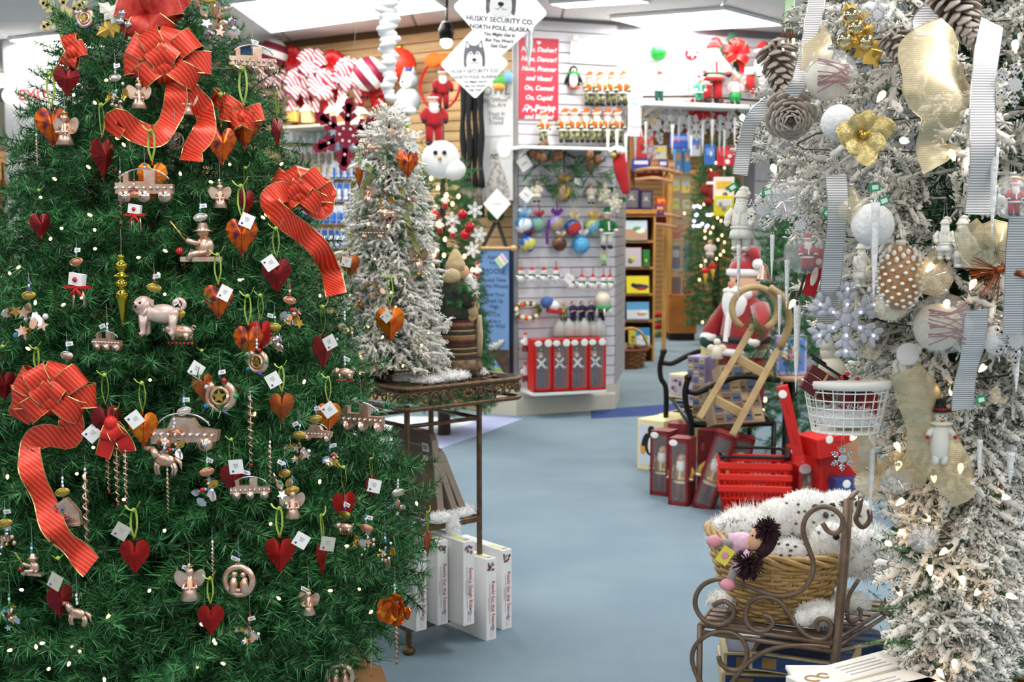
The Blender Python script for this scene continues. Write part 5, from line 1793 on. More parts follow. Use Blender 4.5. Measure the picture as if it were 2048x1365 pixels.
# -- small hung ornaments under and beside the balls
def simple_santa(lab, q, h, ang, coat, hat, cat='ornament', name='ornament_doll', group=None, **k2):
 return doll(name + coat.name + (hat.name if hat else ''), lab, q, h, ang, group, name, cat, coat=coat, hat=hat, legs=k2.pop('legs', coat), **k2)
CREAM = M('cream_resin', 'efe6d2', .6)
GRN = M('felt_green', '1f6b3a', .8)
REDF = M('felt_red', 'b8161e', .85, sheen=.3)
q = xwall(1073, 405, .14)
simple_santa('cream angel doll with orange ribbon hanging under the pier shelf', q, S(48, q.y), AX, CREAM, None, beard=False, hair=M('hair_brown', '6b4a2c', .8), skirt=True)
q = xwall(1182, 408, .14)
simple_santa('cream angel doll hanging beside the yellow rose under the pier shelf', q, S(44, q.y), AX, CREAM, None, beard=False, hair=M('hair_brown', '6b4a2c', .8), skirt=True)
for lab, px, py, cc in (('white rose ornament beside the second pine swag', 1204, 388, 'f1ead0'), ('red gift box ornament with green ribbon beside the white rose', 1228, 408, 'a81c1c')):
 q = xwall(px, py, .12)
 t = T('hanging_ornament', lab, 'ornament', q, rot=AX)
 if 'rose' in lab:
  b = B().mat(M('rose_cream', cc, .6))
  for k in range(12):
   a = k * 2.4
   rr_ = .012 + .005 * k
   b.ell((rr_ * math.cos(a), -.03 + .002 * k, rr_ * math.sin(a)), (.026, .012, .02), 8, 5, rot=Matrix.Rotation(-a, 3, 'Y'))
  obj('bloom', b, None, t)
  obj('leaf', B().mat(GRN).prism(spl2([(.03, .03), (.09, .06), (.1, .02), (.05, 0)], 3, True), .006), None, t)
 else:
  obj('box', B().mat(REDF).box((0, 0, 0), (.14, .08, .17), bev=.004), None, t)
  obj('ribbon', B().mat(M('ribbon_dark_green', '3c5a2c', .6)).box((0, 0, 0), (.03, .084, .174)), None, t)
for lab, px, py, s, rr_ in (('white diamond tag card hanging at the edge of the pier', 1053, 390, 24, .75), ('white square tag card on the second pine swag', 1154, 363, 12, .1), ('white diamond tag card among the snowman ornaments', 1138, 557, 18, .6), ('white and green price card on the moose banner', 1003, 522, 22, .9),
       ('cream label card under the pier shelf end', 1049, 327, 26, -.6), ('white card bottom of the owl banner', 994, 408, 44, .78)):
 q = (cwall if px < 1030 else xwall)(px, py, .20)
 t = T('tag_card', lab, 'tag', q, rot=(0, rr_, AX if px > 1030 else AC))
 w = S(s, q.y)
 obj('card', B().box((0, 0, 0), (w, .002, w)), CARD, t)
 if 'price' in lab:
  obj('printed_band', B().mat(M('tag_green', 'b9dca0', .6)).box((0, -.0015, -w * .25), (w * .9, .001, w * .4)).mat(M('tag_pink', 'e8b8d0', .6)).box((0, -.0015, w * .28), (w * .9, .001, w * .3)), None, t)
 elif 'owl' in lab:
  obj('printed_line', B().box((0, -.0015, 0), (w * .5, .001, w * .03), rot=Matrix.Rotation(-.78, 3, 'Y')), PRINTG, t)
 else:
  obj('printed_line', B().box((0, -.0015, 0), (w * .5, .001, w * .08)), PRINTG, t)
# green elf at the pier edge, small elves below it
q = xwall(1213, 498, .12)
simple_santa('green elf ornament in a white hat at the edge of the pier', q, S(82, q.y), AX, GRN, BEARD if False else GRN, beard=False, trim=BEARD, legs=M('stripe_white', 'e8e6e0', .8), name='elf_figure')
q = xwall(1208, 532, .12)
simple_santa('small elf ornament in green collar below the green elf', q, S(34, q.y), AX, M('elf_light_green', '9fc78a', .8), REDF, beard=False, trim=BEARD, name='elf_figure')
# -- snowman ornaments on red ribbons
def snowman_me():
 def f():
  o = {}
  o['body'] = B().mat(M('snowman_white', 'f2f1ee', .8)).ell((0, 0, .28), (.3, .28, .28)).ell((0, -.01, .68), (.22, .21, .21)).ell((-.3, -.05, .42), (.14, .08, .08), rot=Matrix.Rotation(.5, 3, 'Y')).ell((.3, -.05, .42), (.14, .08, .08), rot=Matrix.Rotation(-.5, 3, 'Y'))
  o['hat'] = B().mat(REDF).lathe([(.2, .8), (.18, .9), (.1, 1.0), (.02, 1.08)], 12).mat(BEARD).lathe([(.2, .78), (.225, .8), (.2, .84)], 12)
  o['scarf'] = B().mat(GRN).tube(arc((0, 0, .52), .2, 0, 2 * PI, 12, (1, 0, 0), (0, 1, 0)), .05, 6, closed=True).box((.12, -.22, .38), (.09, .03, .26))
  b = B().mat(BLK)
  for s in (-1, 1):
   b.ell((s * .07, -.2, .73), .022, 6, 4)
  for z in (.2, .3, .4):
   b.ell((0, -.28, z), .022, 6, 4)
  o['button'] = b
  o['nose'] = B().mat(ORNG).lathe([(.03, 0), (0, .12)], 6, (0, -.21, .68), Matrix.Rotation(PI / 2, 3, 'X'))
  o['ribbon'] = B().mat(REDF).strip([(-.02, 0, 1.02), (-.06, 0, 1.25), (0, 0, 1.5), (.06, 0, 1.25), (.02, 0, 1.02)], V((.4, 1, 0)), .12)
  return {k: v.mesh(k) for k, v in o.items()}
 return cached('snowman', f)
SN = 'snowman ornaments on red ribbons'
for row, (py, xs) in enumerate(((566, (1042, 1064, 1088, 1112)), (580, (1142, 1164, 1186, 1207, 1220)))):
 for j, px in enumerate(xs):
  q = xwall(px, py, .12 + .05 * (j % 2))
  t = T('snowman_ornament', 'white snowman ornament on red ribbon, %s along the pier row below the balls' % NTH[j + 4 * row], 'ornament', q, SN, AX + R.uniform(-.5, .5))
  for k, me in snowman_me().items():
   inst(k, me, t, sc=S(30, q.y))
# wreath cluster, navy soldiers, bottles
q = xwall(1055, 622, .1)
t = T('bead_wreath', 'green and orange beaded wreath ornament on the pier', 'ornament', q, rot=AX)
b = B()
for k in range(30):
 a = k * .21
 b.mat((GRN, ORNG, CREAM)[k % 3]).ell((.1 * math.cos(a), R.gauss(0, .015), .06 * math.sin(a)), .022, 6, 4)
obj('bead', b, None, t)
q = xwall(1100, 612, .12)
t = T('hanging_ornament', 'red white and blue hat ornament on the pier', 'ornament', q, rot=AX + .3)
obj('hat', B().mat(M('hat_blue', '4a6cae', .7)).ell((-.03, 0, .03), (.06, .05, .05)).mat(CARD).ell((.02, -.02, .0), (.05, .05, .045)).mat(REDF).box((.03, -.02, -.045), (.13, .08, .035), rot=Matrix.Rotation(.15, 3, 'Y'), bev=.01), None, t)
obj('cord', B().tube([(0, 0, .05), (0, .03, .16)], .002, 4), WIRE, t)
NAVYD = M('soldier_navy', '1f2350', .7)
for j, px in enumerate((1126, 1146, 1164, 1182, 1203)):
 q = xwall(px, 642, .12 + .03 * (j % 2))
 c = CAMO if j == 0 else NAVYD
 doll('soldier' + c.name, 'small %s soldier ornament, %s of five above the bell jars' % ('green' if j == 0 else 'navy blue', NTH[j]), q, S(44, q.y), AX + R.uniform(-.3, .3), 'soldier ornaments', 'soldier_ornament', 'ornament', coat=c, hat=None, legs=c, beard=False, trim=None, belt=GOLD, hair=c)
JAR = M('bell_jar', 'eef2ee', .1, trans=.5, ior=1.2)
for j, px in enumerate((1118, 1138, 1150, 1168, 1184, 1199)):
 q = xwall(px, 672, .12 + .03 * (j % 2))
 t = T('bell_jar_ornament', 'clear bell jar ornament with white figure, %s of six above the red boxes' % NTH[j], 'ornament', q, 'bell jar ornaments', AX)
 h = S(36, q.y)
 obj('jar', cached('jar', lambda: B().mat(JAR).lathe([(.36, 0), (.38, .05), (.36, .5), (.25, .75), (.08, .9), (.05, 1.0)], 12).mesh('jar')), None, t).scale = (h,) * 3
 obj('figure', cached('jarfig', lambda: B().mat(BEARD).ell((0, 0, .25), (.2, .2, .22)).ell((0, 0, .55), .13).mesh('figure')), None, t).scale = (h,) * 3
q = xwall(1205, 605, .14)
t = T('hanging_ornament', 'white knitted ornament with a green band at the pier edge', 'ornament', q, rot=AX)
obj('knit_top', B().mat(CREAM).lathe([(.07, -.02), (.06, .05), (.03, .09)], 10), None, t)
obj('green_band', B().mat(M('knit_green', '4fa56c', .8)).lathe([(.075, -.06), (.075, -.02)], 10), None, t)
for k in range(7):
 obj('tassel', B().mat(CREAM).tube([(.07 * math.cos(k * .9), .07 * math.sin(k * .9), -.05), (.075 * math.cos(k * .9), .075 * math.sin(k * .9), -.11)], [.01, .006], 5), None, t)
for lab, py in (('white and red santa ornament beside the red boxes, upper of two', 692), ('white and red santa ornament beside the red boxes, lower of two', 752)):
 q = xwall(1050, py + 12, .12)
 doll('sleepy', lab, q, S(38, q.y), AX, None, 'santa_ornament', 'ornament', coat=BEARD, hat=REDF, legs=REDF, trim=BEARD)
# -- boxed nutcracker soldiers on the bottom shelf
shelf('white bottom shelf of the slat wall pier under the red boxes', xwall(1066, 786, .36), xwall(1213, 781, .36), .36, ang=AX, brackets=False)
BOXR = M('box_red', 'd0211c', .4)
CLEAR = M('clear_window', 'ffffff', .05, alpha=.07)
def soldier_parts():
 def f():
  o = {}
  b = B().mat(NAVYD).lathe([(.10, .42), (.115, .5), (.12, .66), (.10, .72), (.05, .74)], 12, sq=(1, .8))
  for s in (-1, 1):
   b.tube([(s * .05, 0, .43), (s * .05, 0, .06)], [.055, .045], 8)
   b.tube([(s * .11, 0, .7), (s * .16, -.01, .58), (s * .15, -.05, .5)], [.042, .04, .035], 8)
  o['uniform'] = b
  b = B().mat(BEARD)
  for s in (-1, 1):
   b.box((0, -.1, .6), (.30, .02, .045), rot=Matrix.Rotation(s * .8, 3, 'Y'))
  o['cross_belt'] = b
  o['hand'] = B().mat(SKIN).ell((-.155, -.06, .49), .04, 8, 5).ell((.155, -.06, .49), .04, 8, 5)
  o['head'] = B().mat(SKIN).ell((0, 0, .80), (.075, .07, .085)).mat(BEARD).ell((0, -.05, .755), (.05, .03, .04)).mat(BLK).ell((-.028, -.068, .82), .011, 6, 4).ell((.028, -.068, .82), .011, 6, 4)
  o['shako'] = B().mat(BLK).lathe([(.08, .86), (.075, .99), (.07, 1.0)], 12).mat(GOLD).ell((0, -.08, .92), (.03, .01, .03), 8, 5)
  o['boots'] = B().mat(BLK).ell((-.05, -.03, .035), (.05, .09, .035)).ell((.05, -.03, .035), (.05, .09, .035))
  o['stand'] = B().mat(M('stand_blue', '2b3f8c', .5)).lathe([(.15, 0), (.14, .02), (0, .02)], 12)
  return {k: v.mesh(k) for k, v in o.items()}
 return cached('soldierparts', f)
def doll_box(lab, loc, rot, w, h, dep, mat, parts, group, sc=.84, cat='box', stickers=2, name='nutcracker_box'):
 t = T(name, lab, cat, loc, group, rot)
 b = B().mat(mat)
 th = .006
 b.box((0, dep / 2, th / 2), (w, dep, th)).box((0, dep / 2, h - th / 2), (w, dep, th)).box((0, dep - th / 2, h / 2), (w, th, h - 2 * th))
 for s in (-1, 1):
  b.box((s * (w / 2 - th / 2), dep / 2, h / 2), (th, dep, h - 2 * th))
  b.box((s * (w / 2 - .009), .003, h / 2), (.018, .006, h))
 b.box((0, .003, h - .012), (w, .006, .024)).box((0, .003, .012), (w, .006, .024))
 obj('carton', b, None, t)
 obj('window', B().mat(CLEAR).box((0, .001, h / 2), (w - .03, .001, h - .05)), None, t)
 for k, me in parts.items():
  inst(k, me, t, (0, dep * .5, .012), sc=h * sc)
 for s in range(stickers):
  obj('round_sticker', B().mat(CARD).ell(((-1, 1)[s] * w * .28, -.001, h * .93), (w * .22, .001, w * .16 if s == 0 else w * .2), 12, 5), None, t)
 return t
a, c = xwall(1068, 784, .36), xwall(1212, 780, .36)
for j in range(4):
 q = a + (c - a) * ((j + .5) / 4)
 doll_box(('red windowed box with a nutcracker soldier, nearest the moose banner', 'red windowed soldier box, second from the moose banner', 'red windowed soldier box, third from the moose banner', 'red windowed soldier box at the aisle end of the bottom shelf')[j],
 V((q.x, q.y, q.z + .001)), AX, (c - a).length / 4 - .004, S(104, q.y), .15, BOXR, soldier_parts(), 'boxed nutcracker soldiers')
# ------------------------------------------------------------- banners and scarves on the chamfer
GREYB = M('banner_grey', 'd2d2d2', .8, col2='c2c2c4', scale=3)
def banner(name, lab, wall, ang, px0, py0, px1, py1, off, mat, tails=()):
 t, W, H = board_sign(name, lab, wall, ang, px0, py0, px1, py1, mat, off, .006, 'banner')
 return t, W, H
t, W_, H_ = banner('owl_banner', 'tall grey banner with an owl photo and the word OWL on the narrow slat face', cwall, AC, 964, 150, 1026, 402, .12, GREYB)
GINK = M('ink_soft', '77787a', .7)
for tx, sz, py in (('OWL', .105, 182), ('Be "Whoo"', .05, 200), ('You Are', .05, 210), ('Trust in', .048, 227), ('a Wise', .048, 236), ('Friend', .048, 245)):
 text(tx, sz, GINK, t, (-.01, -.005, H_ * .5 - (py - 150) / 252 * H_), (PI / 2, 0, 0), shear=.15)
def ppt(W, H, fx, fz):
 return (W * (fx - .5), H * (.5 - fz))
obj('hem_fold', B().box((-.01, -.004, H_ * .5 - H_ * (271 - 150) / 252), (W_ * .9, .005, .012)), M('banner_fold', 'bdbdc0', .8), t)
OW = M('owl_print', '8d8a86', .8, col2='b9b6b2', scale=30, lo=.42, hi=.55)
obj('moon_print', B().mat(M('moon_print', 'ededeb', .8, col2='d8d8d6', scale=20)).ell((*ppt(W_, H_, .72, .58)[:1], -.005, ppt(W_, H_, .72, .58)[1]), (W_ * .24, .001, W_ * .30), 18, 6), None, t)
o = [(.28, .62), (.36, .585), (.47, .59), (.55, .63), (.60, .70), (.74, .80), (.90, .95), (.70, .97), (.45, .97), (.2, .99), (.08, .96), (.16, .86), (.28, .78), (.26, .68)]
obj('owl_print', B().mat(OW).prism(spl2([ppt(W_, H_, *q) for q in o], 3, True), .002, (0, -.006, 0)), None, t)
b = B().mat(INK)
for fx in (.34, .47):
 x, z = ppt(W_, H_, fx, .635)
 b.ell((x, -.0085, z), (.012, .001, .008), 8, 4)
x, z = ppt(W_, H_, .405, .655)
b.ell((x, -.0085, z), (.006, .001, .012), 6, 4)
obj('owl_face_print', b, None, t)
q = cwall(1000, 161, .18)
t = T('toy_ornament', 'small green blue and yellow toy clipped above the owl banner', 'ornament', q)
obj('toy', B().mat(M('toy_green', '5fae5a', .5)).ell((0, 0, 0), (.06, .03, .05)).mat(M('toy_blue', '7fb4e0', .5)).ell((.06, 0, .03), (.04, .03, .05)).mat(M('toy_orange', 'f0a040', .5)).ell((-.01, -.01, -.05), (.05, .03, .03)).mat(SKIN).ell((-.03, -.01, .06), (.035, .03, .035)), None, t)
SCARF = M('scarf_black', '121214', .9)
FRG = M('scarf_fringe', '6e6c70', .9)
for j in range(4):
 q = cwall(926 + j * 12, 172, .16 + .03 * (j % 2))
 q2 = cwall(926 + j * 12, 436, .16)
 L = q.z - q2.z
 t = T('black_scarf', ('black scarf with grey fringe beside the owl banner, %s of four' % ('outermost', 'second', 'third', 'closest to the banner')[j]), 'scarf', q, 'black scarves', AC)
 wv = [(.022 * math.sin(i * .8 + j), 0, -L * .77 * i / 14) for i in range(15)]
 obj('cloth', B().mat(SCARF).tube([(a * .3, 0, z) for a, _, z in wv], [.026 + .004 * math.sin(i) for i in range(15)], 8, flat=.6), None, t)
 b = B().mat(FRG)
 for k in range(5):
  b.tube([((k - 2) * .011, 0, -L * .76), ((k - 2) * .016, R.gauss(0, .01), -L * .90)], .004, 5)
 obj('fringe', b, None, t)
 obj('end_weight', B().mat(SCARF).box((0, 0, -L * .95), (.05, .025, L * .1), bev=.005), None, t)
 obj('peg', B().tube([(0, .12, .01), (0, -.05, .01)], .006, 6), SILVER, t)
# moose banner with dowel and straps, spool above it
NAVY2 = M('banner_navy', '2d3c5c', .8)
BLUEB = M('banner_blue', '6f93c4', .8, col2='7ba0cf', scale=3)
t, W2, H2 = banner('navy_banner', 'dark navy banner hanging behind the blue moose banner', cwall, AC, 975, 500, 1027, 748, .10, NAVY2)
obj('lower_print', B().mat(M('bark_print', '3a2f28', .8)).box((W2 * .34, -.004, -H2 * .38), (W2 * .3, .002, H2 * .24)), None, t)
t, W_, H_ = banner('moose_banner', 'blue hanging banner with a moose and lettering left of the boxed soldiers', cwall, AC, 960, 497, 1018, 749, .16, BLUEB)
BIN = M('ink_blue', '35507c', .8)
for tx, py, sz in (('Advice', 515, .045), ('from a', 526, .03), ('MOOSE', 543, .06), ('Spend Time', 560, .045), ('in the Woods', 572, .045), ('Hold Your', 589, .045), ('Head Up', 601, .045), ('High', 613, .045), ("It's OK", 630, .04), ('to be a', 642, .04), ('Little Wild', 652, .045)):
 text(tx, sz, BIN, t, (0, -.0045, H_ * .5 - (py - 497) / 252 * H_), (PI / 2, 0, 0))
MOO = M('moose_print', '5d4a38', .8, col2='43362a', scale=18)
o = [(.12, .865), (.18, .835), (.36, .82), (.48, .80), (.56, .79), (.75, .80), (1.0, .80), (1.0, .99), (.84, .99), (.72, .95), (.58, .90), (.5, .88), (.52, .93), (.46, .90), (.4, .87), (.24, .885), (.14, .885)]
obj('moose_print', B().mat(MOO).prism([ppt(W_, H_, *q) for q in o], .002, (0, -.004, 0)), None, t)
b = B().mat(M('antler_print', 'cfcac0', .8))
for k in range(8):
 f0 = (.42 + k * .02, .80)
 b.tube([V((ppt(W_, H_, *f0)[0], -.004, ppt(W_, H_, *f0)[1])), V((ppt(W_, H_, .12 + k * .10, .79 - .012 * k + .01 * (k % 2))[0], -.004, ppt(W_, H_, 0, .79 - .011 * k + .012 * (k % 2))[1]))], .012, 5)
obj('antler_print', b, None, t)
obj('grass_print', B().mat(M('grass_print', '8fb46a', .8)).ell((W_ * .15, -.004, -H_ * .48), (W_ * .28, .001, H_ * .035), 12, 5), None, t)
obj('lake_print', B().mat(M('lake_print', '9cbbe0', .8)).box((-W_ * .2, -.0035, -H_ * .42), (W_ * .55, .001, H_ * .15)), None, t)
b = B().tube([(-W_ * .62, 0, H_ * .5), (W_ * .62, 0, H_ * .5)], .014, 8)
for s in (-1, 1):
 b.ell((s * W_ * .66, 0, H_ * .5), (.03, .026, .026))
obj('dowel', b, M('dowel_wood', 'cda673', .5), t)
b = B()
for s in (-1, 1):
 b.strip([(s * W_ * .42, 0, H_ * .5), (s * .01, .04, H_ * .5 + .21)], V((.9, 0, s * .4)), .035)
obj('hanging_strap', b, M('strap_black', '2c2623', .8), t)
q = cwall(992, 428, .1)
t = T('ribbon_spool', 'dark green ribbon spool on a peg above the moose banner', 'spool', q, rot=AC)
obj('spool', B().mat(M('spool_green', '14683c', .6)).tube([(-.045, 0, 0), (.045, 0, 0)], .055, 14).mat(M('spool_edge', '0c4c2c', .6)).tube([(-.05, 0, 0), (-.044, 0, 0)], .058, 14).tube([(-.003, 0, 0), (.003, 0, 0)], .058, 14), None, t)
# ------------------------------------------------------------- merchandise on the tan slat wall
STRIPE = M('ribbon_candy', 'f3eeee', .5, col2='c03a52', scale=14, wave='DIAGONAL', lo=.48, hi=.52)
REDS = M('ribbon_red', 'cf1c22', .4)
def wbow(lab, px, py, size, mat, off=.2, n=7, seed=0, d=None):
 q = lwall(px, py, off) if d is None else P(px, py, d)
 t = T('ribbon_bow', lab, 'bow', q, 'bows on the tan wall')
 s = S(size, q.y)
 rg = random.Random(seed + int(px))
 for k in range(n):
  a = 2 * PI * k / n + rg.uniform(-.2, .2)
  dd = V((math.cos(a), -rg.uniform(.2, .7), math.sin(a)))
  pts, sd = loop_path((0, 0, 0), dd, s, s * .3, 8)
  obj('loop', B().mat(mat).strip(pts, sd, s * .55), None, t)
 for e in (-1, 1):
  obj('tail', B().mat(mat).strip(spline([(0, 0, 0), (e * s * .4, -.03, -s * .8), (e * s * .5, 0, -s * 1.5)], 4), V((1, .3, 0)), s * .4), None, t)
 obj('knot', B().mat(mat).ell((0, -s * .2, 0), s * .17, 8, 6), None, t)
for j, (px, py, s, m, lab) in enumerate(((545, 150, 34, STRIPE, 'candy striped bow nearest the green tree'), (600, 170, 34, STRIPE, 'candy striped bow, lower of the middle pair'), (625, 128, 32, STRIPE, 'candy striped bow, topmost of all'), (648, 172, 34, STRIPE, 'candy striped bow, centre of the cluster'),
 (700, 150, 36, STRIPE, 'candy striped bow beside the big peppermint ball'), (585, 120, 30, REDS, 'plain red bow behind the topmost striped bow'), (665, 128, 28, REDS, 'plain red bow above the centre striped bow'), (672, 205, 32, REDS, 'long tailed plain red bow above the shelf'), (605, 208, 30, REDS, 'plain red bow low beside the green tree'), (735, 180, 26, REDS, 'plain red bow under the peppermint ball'))):
 wbow(lab + ' on the tan slat wall', px, py, s, m, .25 if m is STRIPE else .12)
PEPM = M('peppermint', 'f4f0ec', .35, col2='7d1f38', scale=2.6, wave='Z', lo=.49, hi=.51)
for lab, px, py, r, tl in (('large peppermint ball with maroon stripes beside the white garland', 738, 148, 34, .9), ('maroon and white swirl lollipop ball above the striped bows', 546, 108, 30, .3)):
 q = lwall(px, py, .3)
 t = T('peppermint_ball', lab, 'ornament', q, rot=(0, tl, 0))
 rad = S(r, q.y)
 obj('ball', B().mat(PEPM).ell((0, 0, 0), rad, 18, 11), None, t)
 obj('cap', B().mat(SILVER).lathe([(rad * .2, 0), (rad * .2, rad * .15), (0, rad * .16)], 10, (0, 0, rad * .97)), None, t)
def ball(lab, q, r, col, group=None, rough=.12, metal=.3, name='ball_ornament'):
 t = T(name, lab, 'ornament', q, group)
 obj('ball', B().mat(M('glass_' + col, col, rough, metal)).ell((0, 0, 0), r, 16, 10), None, t)
 obj('cap', B().mat(GOLD).lathe([(r * .2, 0), (r * .2, r * .18), (0, r * .2)], 8, (0, 0, r * .96)), None, t)
 return t
ball('orange red disc ball behind the white curled garland', lwall(800, 130, .25), S(32, 10.2), 'e0341c', rough=.5, metal=0)
for j, (px, py) in enumerate(((608, 238), (622, 226), (640, 235), (650, 222), (760, 205), (765, 182))):
 ball('shiny dark red ball above the cream shelf, %s of six' % NTH[j], lwall(px, py, .2), S(11, 10.6), 'a8141c', 'dark red balls above the shelf')
# robin doll, plush husky, white garlands, blue panel
q = lwall(730, 198, .25)
simple_santa('round white faced doll in a red hat under the peppermint ball', q, S(62, q.y), AL, REDF, REDF, 'figurine', 'santa_doll')
q = lwall(815, 232, .35)
t = T('plush_husky', 'grey and white plush husky sitting high on the tan slat wall', 'plush toy', q, rot=AL)
h = S(95, q.y)
GRYP = M('plush_grey', 'a3a7ad', .95)
b = B().mat(GRYP).ell((0, 0, h * .3), (h * .3, h * .22, h * .3)).mat(BEARD).ell((0, -h * .1, h * .28), (h * .2, h * .16, h * .24))
for s in (-1, 1):
 b.mat(BEARD).ell((s * h * .2, -h * .16, h * .08), (h * .1, h * .18, h * .08))
obj('body', b, None, t)
b = B().mat(GRYP).ell((.02, 0, h * .72), (h * .2, h * .18, h * .19)).mat(BEARD).ell((.02, -h * .1, h * .66), (h * .14, h * .12, h * .12)).mat(BLK).ell((.02, -h * .22, h * .68), h * .03, 8, 5)
for s in (-1, 1):
 b.mat(BLK).ell((.02 + s * h * .08, -h * .15, h * .76), h * .02, 6, 4).mat(GRYP).lathe([(h * .07, 0), (0, h * .18)], 8, (.02 + s * h * .12, 0, h * .84))
obj('head', b, None, t)
obj('hat', B().mat(M('hat_dblue', '23407c', .8)).ell((.02, 0, h * .93), (h * .07, h * .07, h * .06)), None, t)
for lab, px, py, n in (('white star garland trailing below the striped bows', 693, 200, 9), ('second white star garland beside the flocked tree top', 712, 225, 7)):
 q = lwall(px, py, .3)
 t = T('star_garland', lab, 'garland', q, rot=AL)
 for k in range(n):
  s = S(11, q.y)
  obj('star', B().mat(BEARD).prism([(math.sin(i * PI / 6) * s * (1 if i % 2 == 0 else .45), math.cos(i * PI / 6) * s * (1 if i % 2 == 0 else .45)) for i in range(12)], .02, (R.gauss(0, .02), R.gauss(0, .03), -k * s * 1.0)), None, t, rot=(R.gauss(0, .4), R.gauss(0, .5), 0))
 obj('cord', B().mat(WIRE).tube([(0, 0, .03), (0, 0, -n * S(11, q.y))], .002, 4), None, t)
t, W_, H_ = board_sign('blue_sign', 'blue panel with a yellow crescent behind the edge of the green tree', lwall, AL, 478, 94, 532, 142, M('sign_blue', '2f63b8', .5), .1)
obj('crescent_print', B().mat(M('sign_yellow', 'ecd34a', .5)).tube(arc((W_ * .1, -.008, 0), W_ * .36, -1.9, 1.6, 12, (1, 0, 0), (0, 0, 1)), [.002 + .022 * math.sin(PI * i / 12) for i in range(13)], 6), None, t)
# wall shelf with figures, packaged goods below
shelf('cream wall shelf on the tan slat wall above the blue packages', lwall(556, 243, .42), lwall(735, 252, .42), .42, ang=AL, mat=BEIGE)
for j, (px, lab, c) in enumerate(((588, 'yellow box toy on the cream wall shelf', 'e3c763'), (616, 'pale yellow toy on the cream wall shelf', 'f0dfa0'), (665, 'gingerbread house toy on the cream wall shelf', 'e8b58a'), (690, 'orange striped toy on the cream wall shelf', 'e07a4a'), (722, 'brown nativity figure on the cream wall shelf', '9c8460'))):
 q = lwall(px, 243 + (px - 556) * .05, .25)
 t = T('shelf_toy', lab, 'toy', q, rot=AL)
 s = S(28, q.y)
 obj('body', B().mat(M('toy_' + c, c, .6)).box((0, 0, s * .4), (s * .9, s * .6, s * .8), bev=.01), None, t)
 obj('roof', B().mat(M('toy_w', 'f3ece0', .6)).prism([(-s * .55, 0), (s * .55, 0), (0, s * .5)], s * .65, (0, 0, s * .8)), None, t)
def package_me(key, c1, c2, c3):
 def f():
  b = B().mat(CARD).box((0, 0, 0), (.07, .012, .17)).mat(M('pk' + c1, c1, .5)).box((0, -.001, .055), (.068, .014, .055)).mat(M('pk' + c2, c2, .5)).box((0, -.001, -.03), (.068, .013, .10))
  b.mat(M('pk' + c3, c3, .4)).ell((0, -.018, -.01), (.02, .018, .045), 8, 6).ell((0, -.018, -.055), (.026, .016, .02), 8, 6)
  return b.mesh('card')
 return cached('pk' + key, f)
for row, (py, x0, n, cols) in enumerate(((268, 572, 7, ('d8a93a', 'c8d8ee', 'e6e2da')), (312, 566, 8, ('d8d8dc', 'c9c3bc', '8b7b68')), (352, 566, 8, ('d8b048', 'a8c0e0', 'c8c0b0')), (285, 652, 5, ('2f58b4', '5a7fd0', 'dfe6f4')), (340, 652, 6, ('e6eaf2', '2f66c0', 'd0dcf0')),
 (385, 600, 8, ('3a70c8', '2c58a8', 'e8eef8')), (430, 600, 8, ('e4e8f0', '2f6ac0', '4a80d0')), (478, 610, 7, ('2c5aa8', '4a86d8', 'e8eef8')))):
 for j in range(n):
  px = x0 + j * 13.5
  q = lwall(px, py, .10 + .02 * (j % 2))
  t = T('ornament_package', 'carded package, %s in %s' % (NTH[j], ('the yellow topped row under the cream shelf', 'the grey row under the cream shelf', 'the third row under the cream shelf', 'the blue row behind the felt snowflake', 'the white row below the felt snowflake', 'the blue row beside the side bow', 'the pale row above the lowest', 'the lowest blue row')[row]), 'package', q, 'carded packages on the tan wall', AL)
  inst('card', package_me(str(row), *cols), t, sc=.95)
  inst('peg', cached('peg', lambda: B().mat(SILVER).tube([(0, .08, .09), (0, -.05, .09)], .003, 5).mesh('peg')), t)
# felt snowflake
def flake(r, arms=6, w=.12, br=2):
 b = []
 for i in range(arms):
  a = i * 2 * PI / arms
  u, v = V((math.cos(a), 0, math.sin(a))), V((-math.sin(a), 0, math.cos(a)))
  b.append((u, v))
 return b
def snowflake_b(r, th, w, mat, holes=None):
 b = B().mat(mat)
 for i in range(6):
  a = i * PI / 3 + PI / 6
  rm = Matrix.Rotation(-a, 3, 'Y')
  b.box(rm @ V((r * .5, 0, 0)), (r, th, r * w), rot=rm)
  for z, l in ((.45, .34), (.72, .26)):
   for s in (-1, 1):
    r2 = Matrix.Rotation(-a - s * PI / 4, 3, 'Y')
    b.box(rm @ V((r * z, 0, 0)) + r2 @ V((r * l / 2, 0, 0)), (r * l, th, r * w), rot=r2)
  b.prism([(math.cos(k * PI / 3) * r * w, math.sin(k * PI / 3) * r * w) for k in range(6)][::-1], th, rm @ V((r, 0, 0)))
 b.prism([(math.cos(k * PI / 3) * r * .36, math.sin(k * PI / 3) * r * .36) for k in range(6)][::-1], th * 1.05)
 if holes:
  b.mat(holes)
  for k in range(6):
   a = k * PI / 3
   b.ell((r * .22 * math.cos(a), -th * .5, r * .22 * math.sin(a)), (r * .05, th * .15, r * .05), 8, 4)
   a += PI / 6
   b.ell((r * .62 * math.cos(a), -th * .5, r * .62 * math.sin(a)), (r * .045, th * .15, r * .045), 8, 4)
 return b
q = P(693, 270, 8.6)
t = T('felt_snowflake', 'large maroon felt snowflake hanging before the blue packages', 'ornament', q, rot=(0, .1, 0))
obj('snowflake', snowflake_b(S(62, 8.6), .012, .17, DKRED, BEARD), None, t)
obj('cord', B().mat(WIRE).tube([(0, 0, S(60, 8.6)), (0, 0, CEIL - q.z)], .0015, 4), None, t)
